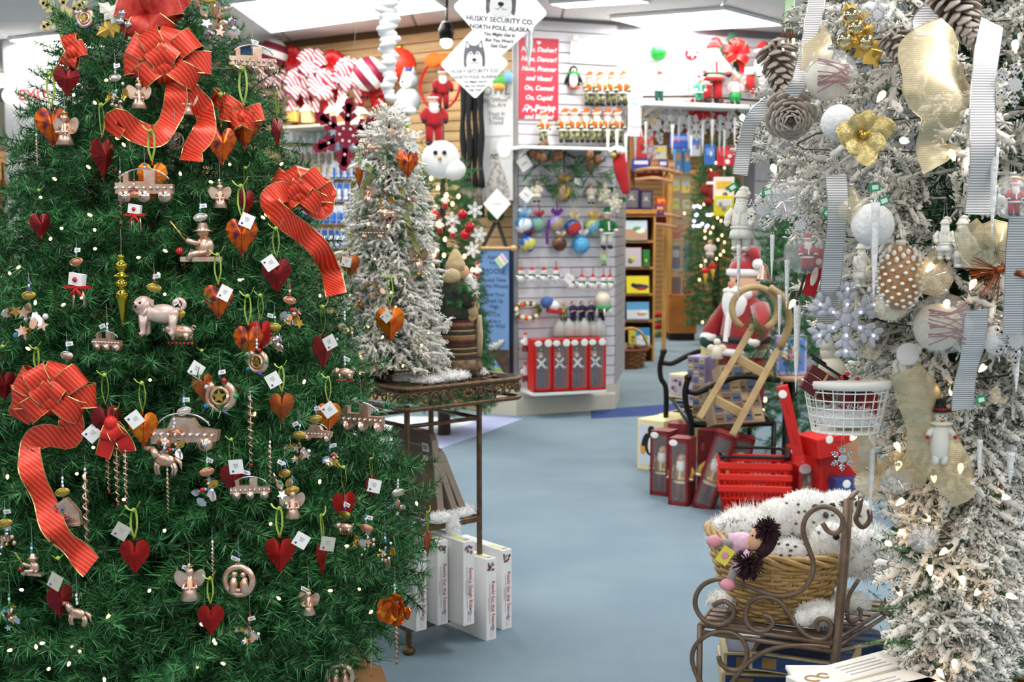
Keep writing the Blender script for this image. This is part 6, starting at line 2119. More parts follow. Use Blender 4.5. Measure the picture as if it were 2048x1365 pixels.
# dark decorated tree behind the iron stand
q = P(888, 700, 8.75)
bt_ = T('christmas_tree', 'dark green decorated tree with santa and plush owl behind the striped santa', 'christmas tree', (q.x, 8.7, 0))
BPROF = [(.25, .34), (.5, .32), (1.0, .27), (1.5, .23), (2.0, .19), (2.35, .10)]
obj('trunk', B().tube([(0, 0, 0), (0, 0, 2.3)], [.05, .01], 7), BARK, bt_)
sp = []
for i in range(300):
 z = .25 + 2.05 * (1 - math.sqrt(1 - (i + .5) / 300 * .98))
 a = i * 2.4
 rad = interp(BPROF, z)
 d = V((math.cos(a), math.sin(a), R.gauss(-.1, .25))).normalized()
 s = (.5 + rad) * 1.0
 sp.append((V((d.x * rad, d.y * rad, z)) - d * .3 * s, rot_from(d, R.gauss(0, .5)), s, -d.y))
place_branches(bt_, gv, sp, 80)
for px, py, lab, kind in ((868, 292, 'puffy red satin santa with white beard at the top of the dark tree', 's'), (882, 355, 'round white plush owl perched in the dark tree', 'o'), (885, 218, 'small hanging santa in red suit above the dark tree', 't')):
 q = P(px, py, 8.2)
 if kind == 'o':
  t = T('plush_owl', lab, 'plush toy', q)
  b = B().mat(BEARD).ell((0, 0, .12), (.13, .11, .13)).ell((.09, -.03, .05), (.08, .07, .07))
  obj('body', b, None, t)
  obj('eye', B().mat(BLK).ell((-.03, -.11, .16), .016, 8, 5).ell((.03, -.11, .16), .016, 8, 5).mat(GOLD).ell((0, -.12, .12), .014, 6, 4), None, t)
 else:
  simple_santa(lab, q, S(108 if kind == 's' else 82, 8.2), .2, REDF, REDF, 'figurine', 'santa_doll', trim=BEARD, belt=BLK)
cols = ['c01a20', 'f2f2f2', 'c9a06a', 'b01820', 'e8e8ea', 'd84a30']
for j, (px, py) in enumerate(((868, 430), (905, 440), (880, 470), (925, 430), (950, 420), (870, 520), (930, 470), (945, 500), (905, 480), (862, 610), (870, 640), (955, 560), (920, 520), (865, 660), (890, 420), (940, 455), (958, 470))):
 q = P(px, py, 8.25)
 if j % 3 == 1:
  t = T('snowflake_ornament', 'white snowflake on the dark tree, %s of six from the top' % NTH[j // 3], 'ornament', q, rot=(0, R.random(), R.uniform(-.4, .4)))
  obj('snowflake', snowflake_b(S(14, q.y), .006, .2, BEARD), None, t)
 elif j % 3 == 2:
  simple_santa('little white and red doll on the dark tree, %s of five from the top' % NTH[j // 3], q, S(34, q.y), R.uniform(-.5, .5), BEARD if j % 2 else CREAM, REDF, 'ornament', 'santa_ornament', legs=REDF)
 else:
  ball('%s ball on the dark tree behind the striped santa, %s of six' % (('red', '', '', 'dark red', '', '')[j % 6], NTH[j // 3]), q, S(10, q.y), cols[j % 6])
BIGB = M('tree_light', 'ffd595', .4, emit=3)
t = T('light_string', 'warm light string on the dark tree behind the iron stand', 'lights', bt_.location)
lme = B().mat(BIGB).ell((0, 0, 0), (.012, .012, .016), 8, 6).mesh('bulb')
for px, py in ((862, 357), (876, 376), (893, 391), (862, 450), (876, 447), (890, 479), (893, 390), (917, 393), (853, 510), (868, 510), (888, 511), (929, 513), (865, 532), (953, 647), (863, 433), (905, 408), (945, 540), (870, 415)):
 inst('bulb', lme, t, P(px, py, 8.22) - t.location)
obj('wire', B().mat(GW).tube([(interp(BPROF, .4 + i * .03) * math.cos(i * .6), interp(BPROF, .4 + i * .03) * math.sin(i * .6), .4 + i * .03) for i in range(60)], .003, 4), None, t)
# glitter gold snowflake hanging by the tree top, red hoop on the tan wall
q = P(128, 30, 5.2)
t = T('hanging_snowflake', 'pale gold glitter snowflake hanging from the ceiling beside the tree top', 'ornament', q)
obj('snowflake', snowflake_b(S(48, 5.2), .008, .13, M('glitter_gold', 'e9d9a0', .5, .3, col2='d8c37c', scale=90)), None, t)
obj('cord', B().mat(WIRE).tube([(0, 0, .08), (0, 0, CEIL - q.z)], .0015, 4), None, t)
q = lwall(880, 170, .15)
t = T('hoop_ornament', 'red wire hoop on the tan slat wall beside the hanging santa', 'ornament', q, rot=AL)
obj('hoop', B().mat(REDS).tube(arc((0, 0, 0), .2, 0, 2 * PI, 24, (1, 0, 0), (0, 0, 1)), .012, 6, closed=True), None, t)
obj('bow', B().mat(ORNG).ell((-.05, -.02, .2), (.09, .03, .06)).ell((.05, -.02, .2), (.08, .03, .05)), None, t)
# spotlight
q = P(893, 82, 9.0)
t = T('spotlight', 'small warm spotlight below the ceiling behind the husky sign', 'lamp', q)
obj('housing', B().mat(BLKM if False else BLACKM).lathe([(.05, 0), (.06, .08), (.03, .14)], 12, rot=Matrix.Rotation(.4, 3, 'X')).tube([(0, 0, .1), (0, .1, CEIL - q.z)], .01, 6), None, t)
obj('lamp', B().mat(M('spot_warm', 'ffd9a0', .4, emit=12)).ell((0, -.02, -.01), .045), None, t)
# far corner: two lit trees beyond the pillar
for j, (px, d, h, lab) in enumerate(((10, 12.6, 2.3, 'distant lit christmas tree with red dolls at the left edge'), (75, 12.9, 1.75, 'distant pale decorated tree in front of the white pillar'))):
 q = P(px, 460, d)
 t = T('christmas_tree', lab, 'christmas tree', (q.x, d - (0 if j == 0 else 2.3), 0))
 prf = [(.2, .7), (1.0, .5), (h * .8, .25), (h, .06)]
 sp = []
 for i in range(140):
  z = .3 + (h - .4) * (1 - math.sqrt(1 - (i + .5) / 140 * .98))
  a = i * 2.4
  rad = interp(prf, z)
  dd = V((math.cos(a), math.sin(a), R.gauss(-.1, .2))).normalized()
  sp.append((V((dd.x * rad, dd.y * rad, z)) - dd * .4, rot_from(dd, R.gauss(0, .5)), 1.3, 0))
 place_branches(t, gv, sp, 0)
 obj('trunk', B().tube([(0, 0, 0), (0, 0, h - .1)], [.06, .01], 6), BARK, t)
 for k in range(14):
  z = .5 + k * .12
  a = -PI / 2 + R.uniform(-1, 1)
  rad = interp(prf, z) + .05
  o = obj('ornament', B().mat(M('glass_' + cols[k % 6], cols[k % 6], .3)).ell((0, 0, 0), .05, 8, 6).ell((0, 0, .05), .03, 8, 6), None, t, loc=(rad * math.cos(a), rad * math.sin(a), z))
  inst('bulb', lme, t, (rad * math.cos(a + .3), rad * math.sin(a + .3), z + .04))
# ------------------------------------------------------------- high shelf over the passage
HS = 'figures on the high shelf'
shelf('long white high shelf over the passage below the header wall', xwall(1287, 198, .38), xwall(1640, 219, .38), .38, ang=AX, th=.035)
def hs(px, py, off=.22):
 q = xwall(px, py, off)
 return V((q.x, q.y, 0)), q.y
def on_hs(px, off=.22):
 a, c = xwall(1287, 198, .38), xwall(1640, 219, .38)
 q = xwall(px, 205, off)
 return V((q.x, q.y, a.z + .001))
q = on_hs(1425)
doll('bigsanta', 'large standing santa in a white jacket with red trousers on the high shelf', q, S(128, q.y), AX - .1, HS, coat=BEARD, hat=REDF, legs=REDF, trim=REDF, belt=GRN, boots=BLK)
q = on_hs(1318)
doll('elfw', 'small elf in white and dark green on the high shelf below the green ball', q, S(58, q.y), AX, HS, 'elf_figure', 'figurine', coat=CARD, hat=REDF, legs=M('dark_teal', '1c5450', .8), beard=False, vest=None, trim=None)
q = on_hs(1470)
doll('girl', 'girl elf in a pink shirt and green skirt below the red bow', q, S(64, q.y), AX - .3, HS, 'elf_figure', 'figurine', coat=M('shirt_pink', 'f0cdd2', .8), hat=None, legs=M('skirt_green', '1f9a50', .7), beard=False, hair=M('hair_tan', 'b98a62', .8), skirt=True)
q = on_hs(1398, .3)
doll('greenelf', 'little green elf with white mitts beside the big santa', q, S(52, q.y), AX, HS, 'elf_figure', 'figurine', coat=M('elf_teal', '2f9a78', .7), hat=REDF, legs=M('elf_teal2', '2a8a6c', .7), beard=False, trim=BEARD)
q = xwall(1524, 132, .2)
t = T('bearded_santa', 'long bearded santa head in a red hat at the end of the high wall', 'decoration', q, rot=AX)
h = S(56, q.y)
obj('head', B().mat(SKIN).ell((0, 0, h * .35), (h * .22, h * .2, h * .2)).mat(NOSE).ell((0, -h * .2, h * .33), h * .05, 8, 5), None, t)
obj('beard', B().mat(BEARD).ell((0, -h * .06, -h * .15), (h * .36, h * .2, h * .62)).ell((0, -h * .12, h * .22), (h * .28, h * .14, h * .12)), None, t)
obj('hat', B().mat(REDF).lathe([(h * .27, h * .48), (h * .2, h * .7), (h * .05, h * .86)], 12).tube([(0, 0, h * .8), (h * .3, 0, h * .7), (h * .5, 0, h * .4)], [h * .1, h * .08, h * .04], 8).mat(BEARD).ell((h * .5, 0, h * .34), h * .08, 8, 5).lathe([(h * .28, h * .44), (h * .31, h * .5), (h * .27, h * .56)], 12), None, t)
ball('large shiny green ball on the white slat wall above the small elf', xwall(1317, 105, .1), S(17, 10.4), '2f9a44')
q = xwall(1383, 107, .1)
t = ball('red ball with a white snowflake on the white slat wall', q, S(14, q.y), 'b81c34')
obj('snowflake_print', snowflake_b(S(9, q.y), .004, .2, WHI), None, t, loc=(0, -S(13.8, q.y), 0))
q = xwall(1470, 108, .2)
t = T('ribbon_bow', 'big red bow with gold edges on a green sprig above the girl elf', 'bow', q, rot=AX)
s = S(30, q.y)
for a in (20, 160, 70, 110, 215, 325):
 pts, sd = loop_path((0, 0, 0), (math.cos(math.radians(a)), -.3, math.sin(math.radians(a))), s, s * .3, 8)
 bs, be = B().mat(REDS), B().mat(EDGE)
 edged(bs, be, pts, sd, s * .5)
 o = obj('loop', bs, None, t)
 obj('wire_edge', be, None, o)
for e in (-1, 1):
 obj('tail', B().mat(REDS).strip([(0, 0, 0), (e * s * .5, 0, -s * .7), (e * s * .6, 0, -s * 1.2)], V((1, 0, .3)), s * .4), None, t)
obj('sprig', B().mat(M('holly_dark', '2a5c48', .5)).prism(holly(s * 1.5, s * .4), .004, (0, .05, s * .2)).prism(holly(s * 1.2, s * .35), .004, (s * .3, .05, 0), Matrix.Rotation(.9, 3, 'Y')).prism(holly(s * 1.2, s * .35), .004, (-s * .3, .05, 0), Matrix.Rotation(-.9, 3, 'Y')).prism(holly(s * 1.4, s * .3), .004, (0, .05, 0), Matrix.Rotation(2.6, 3, 'Y')), None, t)
q = xwall(1500, 165, .25)
t = T('christmas_stocking', 'small red and white stocking beside the girl elf', 'stocking', q, rot=AX)
obj('stocking', B().mat(REDF).tube([(0, 0, .09), (0, 0, -.03), (.06, 0, -.08)], [.04, .042, .035], 9), None, t)
obj('cuff', B().mat(BEARD).tube([(0, 0, .12), (0, 0, .06)], .048, 10), None, t)
sp = []
q0 = on_hs(1290, .15)
t = T('flocked_garland', 'grey frosted pine garland lying along the high shelf', 'garland', on_hs(1400, .12), rot=AX)
for i in range(46):
 x = -.65 + 1.7 * i / 46
 d = V((R.gauss(0, 1), -abs(R.gauss(0, .6)), abs(R.gauss(.6, .5)))).normalized()
 sp.append((V((x, 0, .05 + .08 * abs(math.sin(i * .6)))), rot_from(d, R.random() * 6), R.uniform(.6, .95), 0))
place_branches(t, rv, sp, 0)
obj('stem', B().mat(BARK).tube([(-.65, 0, .04), (0, 0, .07), (1.05, 0, .04)], .01, 5), None, t)
# things hanging under the high shelf
for j, (px, py, L) in enumerate(((1216, 262, 62), (1234, 262, 80), (1252, 268, 82), (1271, 270, 50), (1292, 244, 64), (1345, 250, 60), (1378, 232, 70), (1406, 240, 70), (1425, 240, 56), (1440, 240, 66), (1449, 260, 55), (1470, 235, 60), (1358, 235, 50), (1482, 240, 64))):
 q = xwall(px, py, .22 + .05 * (j % 3))
 t = T('hanging_icicle', 'thin white icicle hanging under the high shelf, %s from the pier' % NTH[j], 'ornament', q, 'icicles under the high shelf')
 inst('icicle', ice_me('thin', .25, .016, ICEW), t, sc=(1, 1, S(L, q.y) / .25))
 obj('cord', cached('icord', lambda: B().mat(WIRE).tube([(0, 0, 0), (0, .03, .2)], .001, 4).mesh('cord')), None, t)
GLW = M('glitter_white', 'f1eeec', .6, col2='dcd6d4', scale=80)
for j, (px, py, r) in enumerate(((1312, 250, 34), (1366, 240, 24), (1392, 255, 22), (1425, 244, 22), (1340, 235, 20), (1456, 250, 24), (1300, 300, 16))):
 q = xwall(px, py, .12 + .05 * (j % 3))
 t = T('hanging_snowflake', 'white glitter snowflake under the high shelf, %s from the pier' % NTH[j], 'ornament', q, 'snowflakes under the high shelf', (0, R.random(), AX))
 obj('snowflake', snowflake_b(S(r, q.y), .01, .16, GLW), None, t)
 obj('cord', cached('icord', None), None, t)
for j, (px, py, c) in enumerate(((1292, 232, 'e8c890'), (1382, 222, 'c8202a'), (1404, 218, 'd8282c'), (1440, 222, 'c01a24'), (1390, 232, 'd84040'))):
 q = xwall(px, py, .1)
 t = T('poinsettia', '%s poinsettia flower under the high shelf, %s from the pier' % ('cream' if j == 0 else 'red', NTH[j]), 'flower', q, rot=AX)
 m = M('petal_' + c, c, .6)
 for k in range(8):
  obj('petal', cached('petal' + c, lambda: B().mat(m).prism(spl2([(0, 0), (.03, .05), (0, .11), (-.03, .05)], 3, True), .003, dome=.006).mesh('petal')), None, t, rot=(.3, k * .785, 0))
 obj('center', B().mat(GOLD).ell((0, -.01, 0), .018, 8, 5), None, t)
q = xwall(1270, 195, .3)
t = T('fringed_towel', 'white cloth with a long fringe hanging at the end of the high shelf', 'cloth', q, rot=AX)
wd, hh = S(29, q.y), S(58, q.y)
obj('cloth', B().mat(M('cloth_white', 'f3f3f4', .9)).box((0, 0, -hh / 2), (wd, .015, hh), bev=.004).tube([(-wd / 2, 0, 0), (wd / 2, 0, 0)], .016, 8), None, t)
b = B().mat(M('cloth_white', ''))
for k in range(15):
 b.tube([((k / 14 - .5) * wd * .96, 0, -hh), ((k / 14 - .5) * wd + R.gauss(0, .003), R.gauss(0, .004), -hh - S(18, q.y))], .005, 4)
obj('fringe', b, None, t, kind='stuff')
obj('printed_label', B().mat(M('label_mint', 'bfe0d4', .7)).ell((0, -.009, -.03), (.04, .001, .03), 10, 4), None, t)
q = xwall(1240, 325, .3)
t = T('christmas_stocking', 'red stocking with a doll cuff hanging beside the pier', 'stocking', q, rot=AX)
s = S(10, q.y)
obj('stocking', B().mat(REDF).tube(spline([(0, 0, s * 2), (s * .3, 0, -s * 1.5), (s * 1.0, 0, -s * 4), (s * 1.4, 0, -s * 6.2)], 4), [s * 1.5, s * 1.6, s * 1.7, s * 1.7, s * 1.6, s * 1.5, s * 1.4, s * 1.3, s * 1.2, s * 1.1, s, s * .9, s * .6], 10, flat=.5), None, t)
obj('cuff', B().mat(BEARD).ell((-s * .4, 0, s * 2.2), (s * 2.1, s, s * 1.0)).mat(NAVYD).ell((-s * 1.2, -s * .5, s * 1.8), (s * .9, s * .6, s * .8)).mat(GRN).ell((s * 1.1, 0, s * 2.8), (s * .7, s * .7, s * .9)), None, t)
obj('doll', B().mat(SKIN).ell((-s * .8, -s * .9, s * 2), s * .55, 8, 6).mat(M('hair_y', 'c8b04a', .8)).ell((-s * 1.6, -s * .6, s * 1.4), s * .6, 8, 6), None, t)
# ------------------------------------------------------------- far room: bookcase, toy rack, cabinet, tree
BCD = 13.6
a, c = P(1244, 700, BCD), P(1308, 700, BCD + .05)
t = T('bookcase', 'narrow oak bookcase with face out picture books in the passage', 'bookcase', (a.x + (c.x - a.x) / 2, BCD, 0), rot=.06)
W_ = c.x - a.x
zt = P(1275, 424, BCD).z
for s in (-1, 1):
 obj('side_panel', B().box((s * (W_ / 2 - .012), .15, zt / 2), (.024, .3, zt), bev=.003), OAKL, t)
obj('back_panel', B().box((0, .295, zt / 2), (W_ - .05, .01, zt)), M('back_red', '6b2a22', .7), t)
zs = [P(1275, y, BCD).z for y in (432, 484, 537, 590, 643, 694)]
for z in zs:
 obj('shelf', B().box((0, .14, z), (W_ - .048, .28, .028), bev=.003), WOODP, t)
obj('top', B().box((0, .14, zt), (W_ + .02, .32, .05), bev=.004), WOODP, t)
BK = 'picture books on the bookcase'
def book(lab, px, py0, py1, wpx, cols, lean=-.18, d=BCD - .02, pic=None):
 q = P(px, py1, d)
 t = T('picture_book', lab, 'book', q, BK, rot=(lean, 0, .06))
 w, h = S(wpx, d), S(py1 - py0, d)
 obj('cover', B().mat(M('cover_' + cols[0], cols[0], .4)).box((0, .012, h / 2), (w, .02, h), bev=.002).mat(CARD).box((0, .014, h / 2), (w - .008, .012, h + .002)), None, t)
 b = B()
 q2 = random.Random(len(lab))
 for k, cc in enumerate(cols[1:]):
  b.mat(M('cover_' + cc, cc, .5))
  if k == 0 and pic == 'band':
   b.box((0, .001, h * .3), (w * .96, .002, h * .5))
  else:
   b.ell((q2.uniform(-.2, .2) * w, -.0005, h * q2.uniform(.3, .6)), (w * q2.uniform(.12, .3), .0015, h * q2.uniform(.08, .16)), 10, 5)
 obj('cover_print', b, None, t)
book('landscape photo book on the top shelf of the bookcase', 1273, 441, 480, 44, ('b9cfe0', 'b08a6c', '5f8a58', 'e2e6e2'), pic='band')
book('grey book with yellow spots on the second shelf', 1267, 496, 534, 32, ('c9c2cc', 'd8cf48', 'd8cf48', '6a7a52'), lean=-.1)
book('green book with a yellow sun on the second shelf', 1293, 500, 533, 14, ('2f7a3c', 'd8cf28', '1f5a2c'), lean=-.1)
book('yellow book with a dark sleigh picture on the third shelf', 1276, 552, 587, 46, ('f1e22c', '2a2440', '3a2c5c', 'b83040', '202020'))
book('pale blue book with a bear picture on the fourth shelf', 1276, 604, 640, 46, ('5fa8dc', 'dfe4ec', 'd0a080', 'eef0f2'), pic='band')
book('bright blue and green book on the bottom shelf', 1286, 656, 692, 28, ('2f9ad8', 'e8f0f0', '6fb84a', 'f4f4f4'), lean=-.1, pic='band')
book('yellow booklet behind the bright blue book', 1265, 658, 691, 16, ('d8c84a', '9aa07a', '8a6a4a'), lean=-.08)
for j, px in enumerate((1264, 1293)):
 q = P(px, 417, BCD)
 doll_box('purple windowed nutcracker box on top of the bookcase, %s of two' % NTH[j], V((q.x, BCD, zt + .026)), .05, S((29, 24)[j], BCD), S((42, 38)[j], BCD), .12, M('box_purple', '3a2a5c', .4), soldier_parts(), 'boxed figures on the bookcase', stickers=0)
# toy rack and its boxes
d = 14.6
q = P(1300, 500, d)
t = T('toy_rack', 'wooden toy rack with curved shelves behind the bookcase', 'rack', (q.x, d, 0))
PLYW = M('plywood', 'd8a884', .5, col2='c8946c', scale=6)
obj('post', B().box((P(1263, 500, d).x - q.x, 0, 1.5), (.06, .06, 3.0), bev=.004), WOODP, t)
obj('post', B().box((P(1336, 500, d).x - q.x, .3, 1.2), (.05, .05, 2.4), bev=.004), OAKL, t)
for y, x0, x1 in ((343, 1262, 1354), (362, 1266, 1340), (432, 1266, 1358), (452, 1266, 1352)):
 a, c = P(x0, y, d) - q, P(x1, y + 4, d) - q
 pts = spline([V((a.x, -.1, a.z + 0 + q.z)), V(((a.x + c.x) / 2, -.22, (a.z + c.z) / 2 + .03 + q.z)), V((c.x, -.05, c.z + q.z))], 5)
 obj('curved_shelf', B().mat(PLYW).strip(pts, V((0, 1, 0)), .34).tube([p + V((0, -.17, 0)) for p in pts], .022, 6), None, t)
for k in range(4):
 obj('strut', B().mat(PLYW).tube([V((P(1268 + k * 18, 362, d).x - q.x, -.15, P(0, 362, d).z)), V((P(1290 + k * 14, 345, d).x - q.x, -.2, P(0, 345, d).z))], .016, 5), None, t)
TB = 'boxed toys beyond the bookcase'
def toybox(lab, px, py0, py1, wpx, d, cols, dep=.12, name='toy_box', group=TB, rot=0):
 p = P(px, py1, d)
 t = T(name, lab, 'box', p, group, rot)
 w, h = S(wpx, d), S(py1 - py0, d)
 obj('carton', B().mat(M('cb_' + cols[0], cols[0], .45)).box((0, dep / 2, h / 2), (w, dep, h), bev=.003), None, t)
 b = B()
 q2 = random.Random(len(lab) + px)
 for k, cc in enumerate(cols[1:]):
  b.mat(M('cb_' + cc, cc, .5))
  if k == 0:
   b.box((0, -.001, h * .66), (w * .8, .003, h * .32))
  else:
   b.ell((q2.uniform(-.22, .22) * w, -.002, h * q2.uniform(.2, .6)), (w * q2.uniform(.1, .22), .002, h * q2.uniform(.08, .18)), 8, 5)
 obj('printed_picture', b, None, t)
 return t
for x in [('red wing toy box above the blue boxes', 1290, 262, 316, 34, 14.4, ('c81c1c', 'd84030', 'a01818')), ('royal blue toy box with white label, first on the curved shelf', 1282, 318, 340, 34, 14.3, ('1f3ca8', 'e8e8f0', '2f4cc0')),
 ('brown toy box beside the royal blue box', 1309, 320, 341, 17, 14.3, ('9a6a4a', 'b8805c', '6a4a32')), ('smaller royal blue toy box on the curved shelf', 1326, 320, 342, 16, 14.3, ('2438a0', 'e0e0ec', '2c44b0')), ('tan toy box at the shelf end', 1343, 322, 343, 15, 14.3, ('a88058', 'c09a70', '7a5a40')),
 ('blue kraft package hanging beyond the toy rack', 1356, 298, 346, 13, 14.9, ('2f86cc', 'a8886c', 'd8dce0')), ('second blue kraft package beyond the toy rack', 1374, 298, 346, 13, 14.9, ('2f86cc', 'a8886c', 'd8dce0')), ('tall white and blue box under the snowflakes', 1392, 270, 312, 19, 15.5, ('dfe6f4', '5f8fe0', 'd04a50', '8aaae8')),
 ('wide blue box under the snowflakes', 1362, 268, 295, 38, 15.8, ('3f63d0', '8fb0f0', 'c8489a')), ('cream picture box on the toy rack', 1320, 292, 318, 26, 14.6, ('cfe0d8', 'e8e04a', '9ab0d8')), ('red toy box under the curved shelf', 1300, 346, 362, 50, 14.4, ('a81a1a', 'c03028')),
 ('dark red gift box on the lower toy shelf', 1312, 434, 450, 40, 14.4, ('8a2020', 'a83028')), ('orange toy car box beside the bookcase', 1322, 395, 415, 18, 14.2, ('d8481c', 'e8a040', 'c02c1c')), ('purple toy box below the orange one', 1320, 410, 430, 16, 14.1, ('4a2f7a', 'e0a050', 'c04a30'))]:
 toybox(*x)
# glass cabinet
d = 16.2
a, c = P(1338, 600, d), P(1394, 600, d)
t = T('display_cabinet', 'oak and glass display cabinet of toys at the back of the passage', 'cabinet', ((a.x + c.x) / 2, d, 0))
W_ = c.x - a.x
z1, z2 = P(0, 590, d).z, P(0, 345, d).z
obj('base', B().box((0, .2, z1 / 2 + .05), (W_, .4, z1 - .1), bev=.006), M('oak_door', 'c07a34', .4, col2='a8662a', scale=5), t)
obj('plinth', B().box((0, .22, .05), (W_ - .04, .36, .1)), M('plinth_dark', '2a2420', .7), t)
for x in (-W_ / 2 + .02, W_ / 2 - .02):
 for y in (.02, .38):
  obj('post', B().box((x, y, (z1 + z2) / 2), (.04, .04, z2 - z1), bev=.003), OAKL, t)
obj('top_rail', B().box((0, .2, z2), (W_, .4, .05), bev=.004), OAKL, t)
GLS = M('cabinet_glass', 'eef4f2', .03, alpha=.08)
for y in (420, 480, 540):
 obj('glass_shelf', B().box((0, .2, P(0, y, d).z), (W_ - .06, .34, .012)), M('glass_edge', 'a8c0b4', .1, alpha=.5), t)
obj('glass_pane', B().box((0, .015, (z1 + z2) / 2), (W_ - .06, .005, z2 - z1)), GLS, t)
obj('handle', B().tube([(W_ * .3, -.02, z1 * .6), (W_ * .3, -.02, z1 * .8)], .01, 6), GOLD, t)
for x in [('yellow picture box on the cabinet top row', 1352, 358, 382, 15, 16.3, ('e8d83a', 'b8d8e8', 'e8a030')), ('second yellow picture box on the cabinet top row', 1372, 356, 386, 15, 16.3, ('ecd93a', 'a8d0e8', 'd89030')), ('yellow green box in the cabinet second row', 1350, 398, 418, 16, 16.3, ('d8d84a', '9ac0a8')),
 ('pale box in the cabinet second row', 1374, 400, 418, 13, 16.3, ('c8c890', '8aa0a8')), ('blue striped toy in the cabinet lower row', 1352, 492, 538, 16, 16.3, ('3a5a98', 'c8d0e0', 'b03030')), ('blue and red toy set in the cabinet lower row', 1376, 490, 538, 17, 16.3, ('6a90c8', '2a2c50', 'd04028', 'e8c040')),
 ('red toy in the cabinet third row', 1352, 450, 478, 20, 16.3, ('b83a24', 'e08040')), ('orange and blue toy in the cabinet third row', 1378, 452, 478, 14, 16.3, ('d86a2c', '4a80c0')), ('dark red drum toy in the cabinet bottom row', 1352, 556, 588, 18, 16.3, ('7a2a2c', '5a4a3c')), ('red striped tin in the cabinet bottom row', 1374, 560, 588, 14, 16.3, ('a8382c', 'd8b080'))]:
 toybox(*x, dep=.1, group='toys in the glass cabinet')
for j in range(4):
 q = G(1312 + j * 8, 676 - j)
 t = T('wrapping_roll', 'red and green wrapping paper roll standing beside the bookcase, %s of four' % NTH[j], 'paper roll', (q.x, q.y, 0), 'wrapping paper rolls')
 obj('roll', B().mat(M('wrap_green', '8a8f5a', .6)).lathe([(.03, 0), (.03, .12)], 10).mat(M('wrap_red', 'b82a24', .6)).lathe([(.031, .12), (.031, .2)], 10).mat(M('wrap_green', '')).lathe([(.03, .2), (.03, .28)], 10).mat(M('wrap_red', '')).lathe([(.031, .28), (.031, .36), (0, .36)], 10), None, t)
# far lit tree
d = 15.5
q = P(1432, 600, d)
t = T('christmas_tree', 'far christmas tree thick with warm lights at the end of the passage', 'christmas tree', (q.x, d, 0))
prf = [(.3, .35), (1.2, .38), (2.0, .3), (2.6, .12)]
sp = []
for i in range(170):
 z = .3 + 2.3 * (i + .5) / 170
 a = i * 2.4
 rad = interp(prf, z)
 dd = V((math.cos(a), math.sin(a), R.gauss(-.1, .25))).normalized()
 sp.append((V((dd.x * rad, dd.y * rad, z)) - dd * .3, rot_from(dd, R.gauss(0, .5)), 1.0, 0))
place_branches(t, gv, sp, 0)
obj('trunk', B().tube([(0, 0, 0), (0, 0, 2.5)], [.06, .01], 6), BARK, t)
ls = T('light_string', 'warm round lights on the far passage tree', 'lights', t.location)
for px, py in ((1418, 393), (1408, 409), (1369, 427), (1424, 429), (1435, 436), (1442, 442), (1410, 462), (1421, 466), (1410, 476), (1444, 471), (1449, 485), (1447, 503), (1441, 510), (1433, 518), (1411, 522), (1402, 532), (1415, 312), (1432, 326), (1421, 341), (1449, 336), (1404, 217), (1417, 228), (1436, 480), (1426, 455), (1399, 560), (1405, 645)):
 inst('bulb', lme, ls, P(px, py, d - .42) - t.location, sc=1.1)
obj('wire', B().mat(GW).tube([(interp(prf, .4 + i * .04) * math.cos(i * .6), interp(prf, .4 + i * .04) * math.sin(i * .6), .4 + i * .04) for i in range(50)], .004, 4), None, ls)
ls = T('light_string', 'small cool blue lights between the cabinet and the far tree', 'lights', P(1400, 430, 15.0))
COOL = M('light_cool', 'c8ccff', .3, emit=2.5)
for k in range(14):
 obj('bulb', cached('coolb', lambda: B().mat(COOL).ell((0, 0, 0), .02, 6, 4).mesh('bulb')), None, ls, loc=P(1386 + R.random() * 34, 412 + R.random() * 45, 15.0) - ls.location)
obj('wire', B().mat(GW).tube([(-.1, .02, -.1), (0, .02, .1), (.12, .02, -.05)], .004, 4), None, ls)
q = P(1420, 520, 14.9)
doll('angelw', 'white angel figure hanging on the far lit tree', q, S(44, 14.9), 0, None, 'angel_figure', 'ornament', coat=M('angel_pink', 'eadcd8', .8), hat=None, legs=M('angel_pink', ''), beard=False, hair=M('hair_tan', ''), skirt=True)
for j, (px, py) in enumerate(((1411, 545), (1426, 536))):
 q = P(px, py, 14.9)
 t = T('drop_ornament', 'red and yellow drop ornament below the far angel, %s of two' % NTH[j], 'ornament', q)
 obj('cord', B().tube([(0, 0, .02), (0, .2, .2), (0, .6, .3)], .002, 4), WIRE, t)
 obj('drop', B().mat(M('drop_yellow', 'd8a83a', .3)).lathe([(.0, -.16), (.02, -.08), (.035, 0)], 8).mat(REDS).ell((0, 0, .02), (.05, .05, .045), 8, 6), None, t)
for x in [('white and yellow hanging package near the flocked tree, upper', 1448, 355, 400, 40, 13.0, ('e6e2e4', 'e0b84a', '6a4a60', '6a4a60')), ('bright yellow hanging package below the white one', 1448, 392, 432, 38, 12.9, ('ece02c', 'e8e8e8', '9a9ab8', '9a9ab8')), ('maroon hanging package with white dots under the icicles', 1453, 294, 332, 36, 13.2, ('a81f34', 'b83a48', 'e8d0d0', 'e8d0d0')),
 ('blue boxed toy beside the maroon package', 1420, 290, 330, 20, 14.2, ('2f6ac0', '6a9ae0', 'e0e0e8'))]:
 t = toybox(*x, dep=.05, name='hanging_package', group='hanging packages in the passage')
 obj('cord', B().tube([(0, .02, .1), (0, .02, CEIL - t.location.z)], .002, 4), WIRE, t)
q = P(1427, 385, 14.0)
t = T('teddy_bear', 'dark red plush bear in the passage below the maroon package', 'plush toy', q)
b = B().mat(M('plush_maroon', '7a241e', .95)).ell((0, 0, 0), (.1, .08, .12)).ell((0, -.02, .17), (.08, .08, .08))
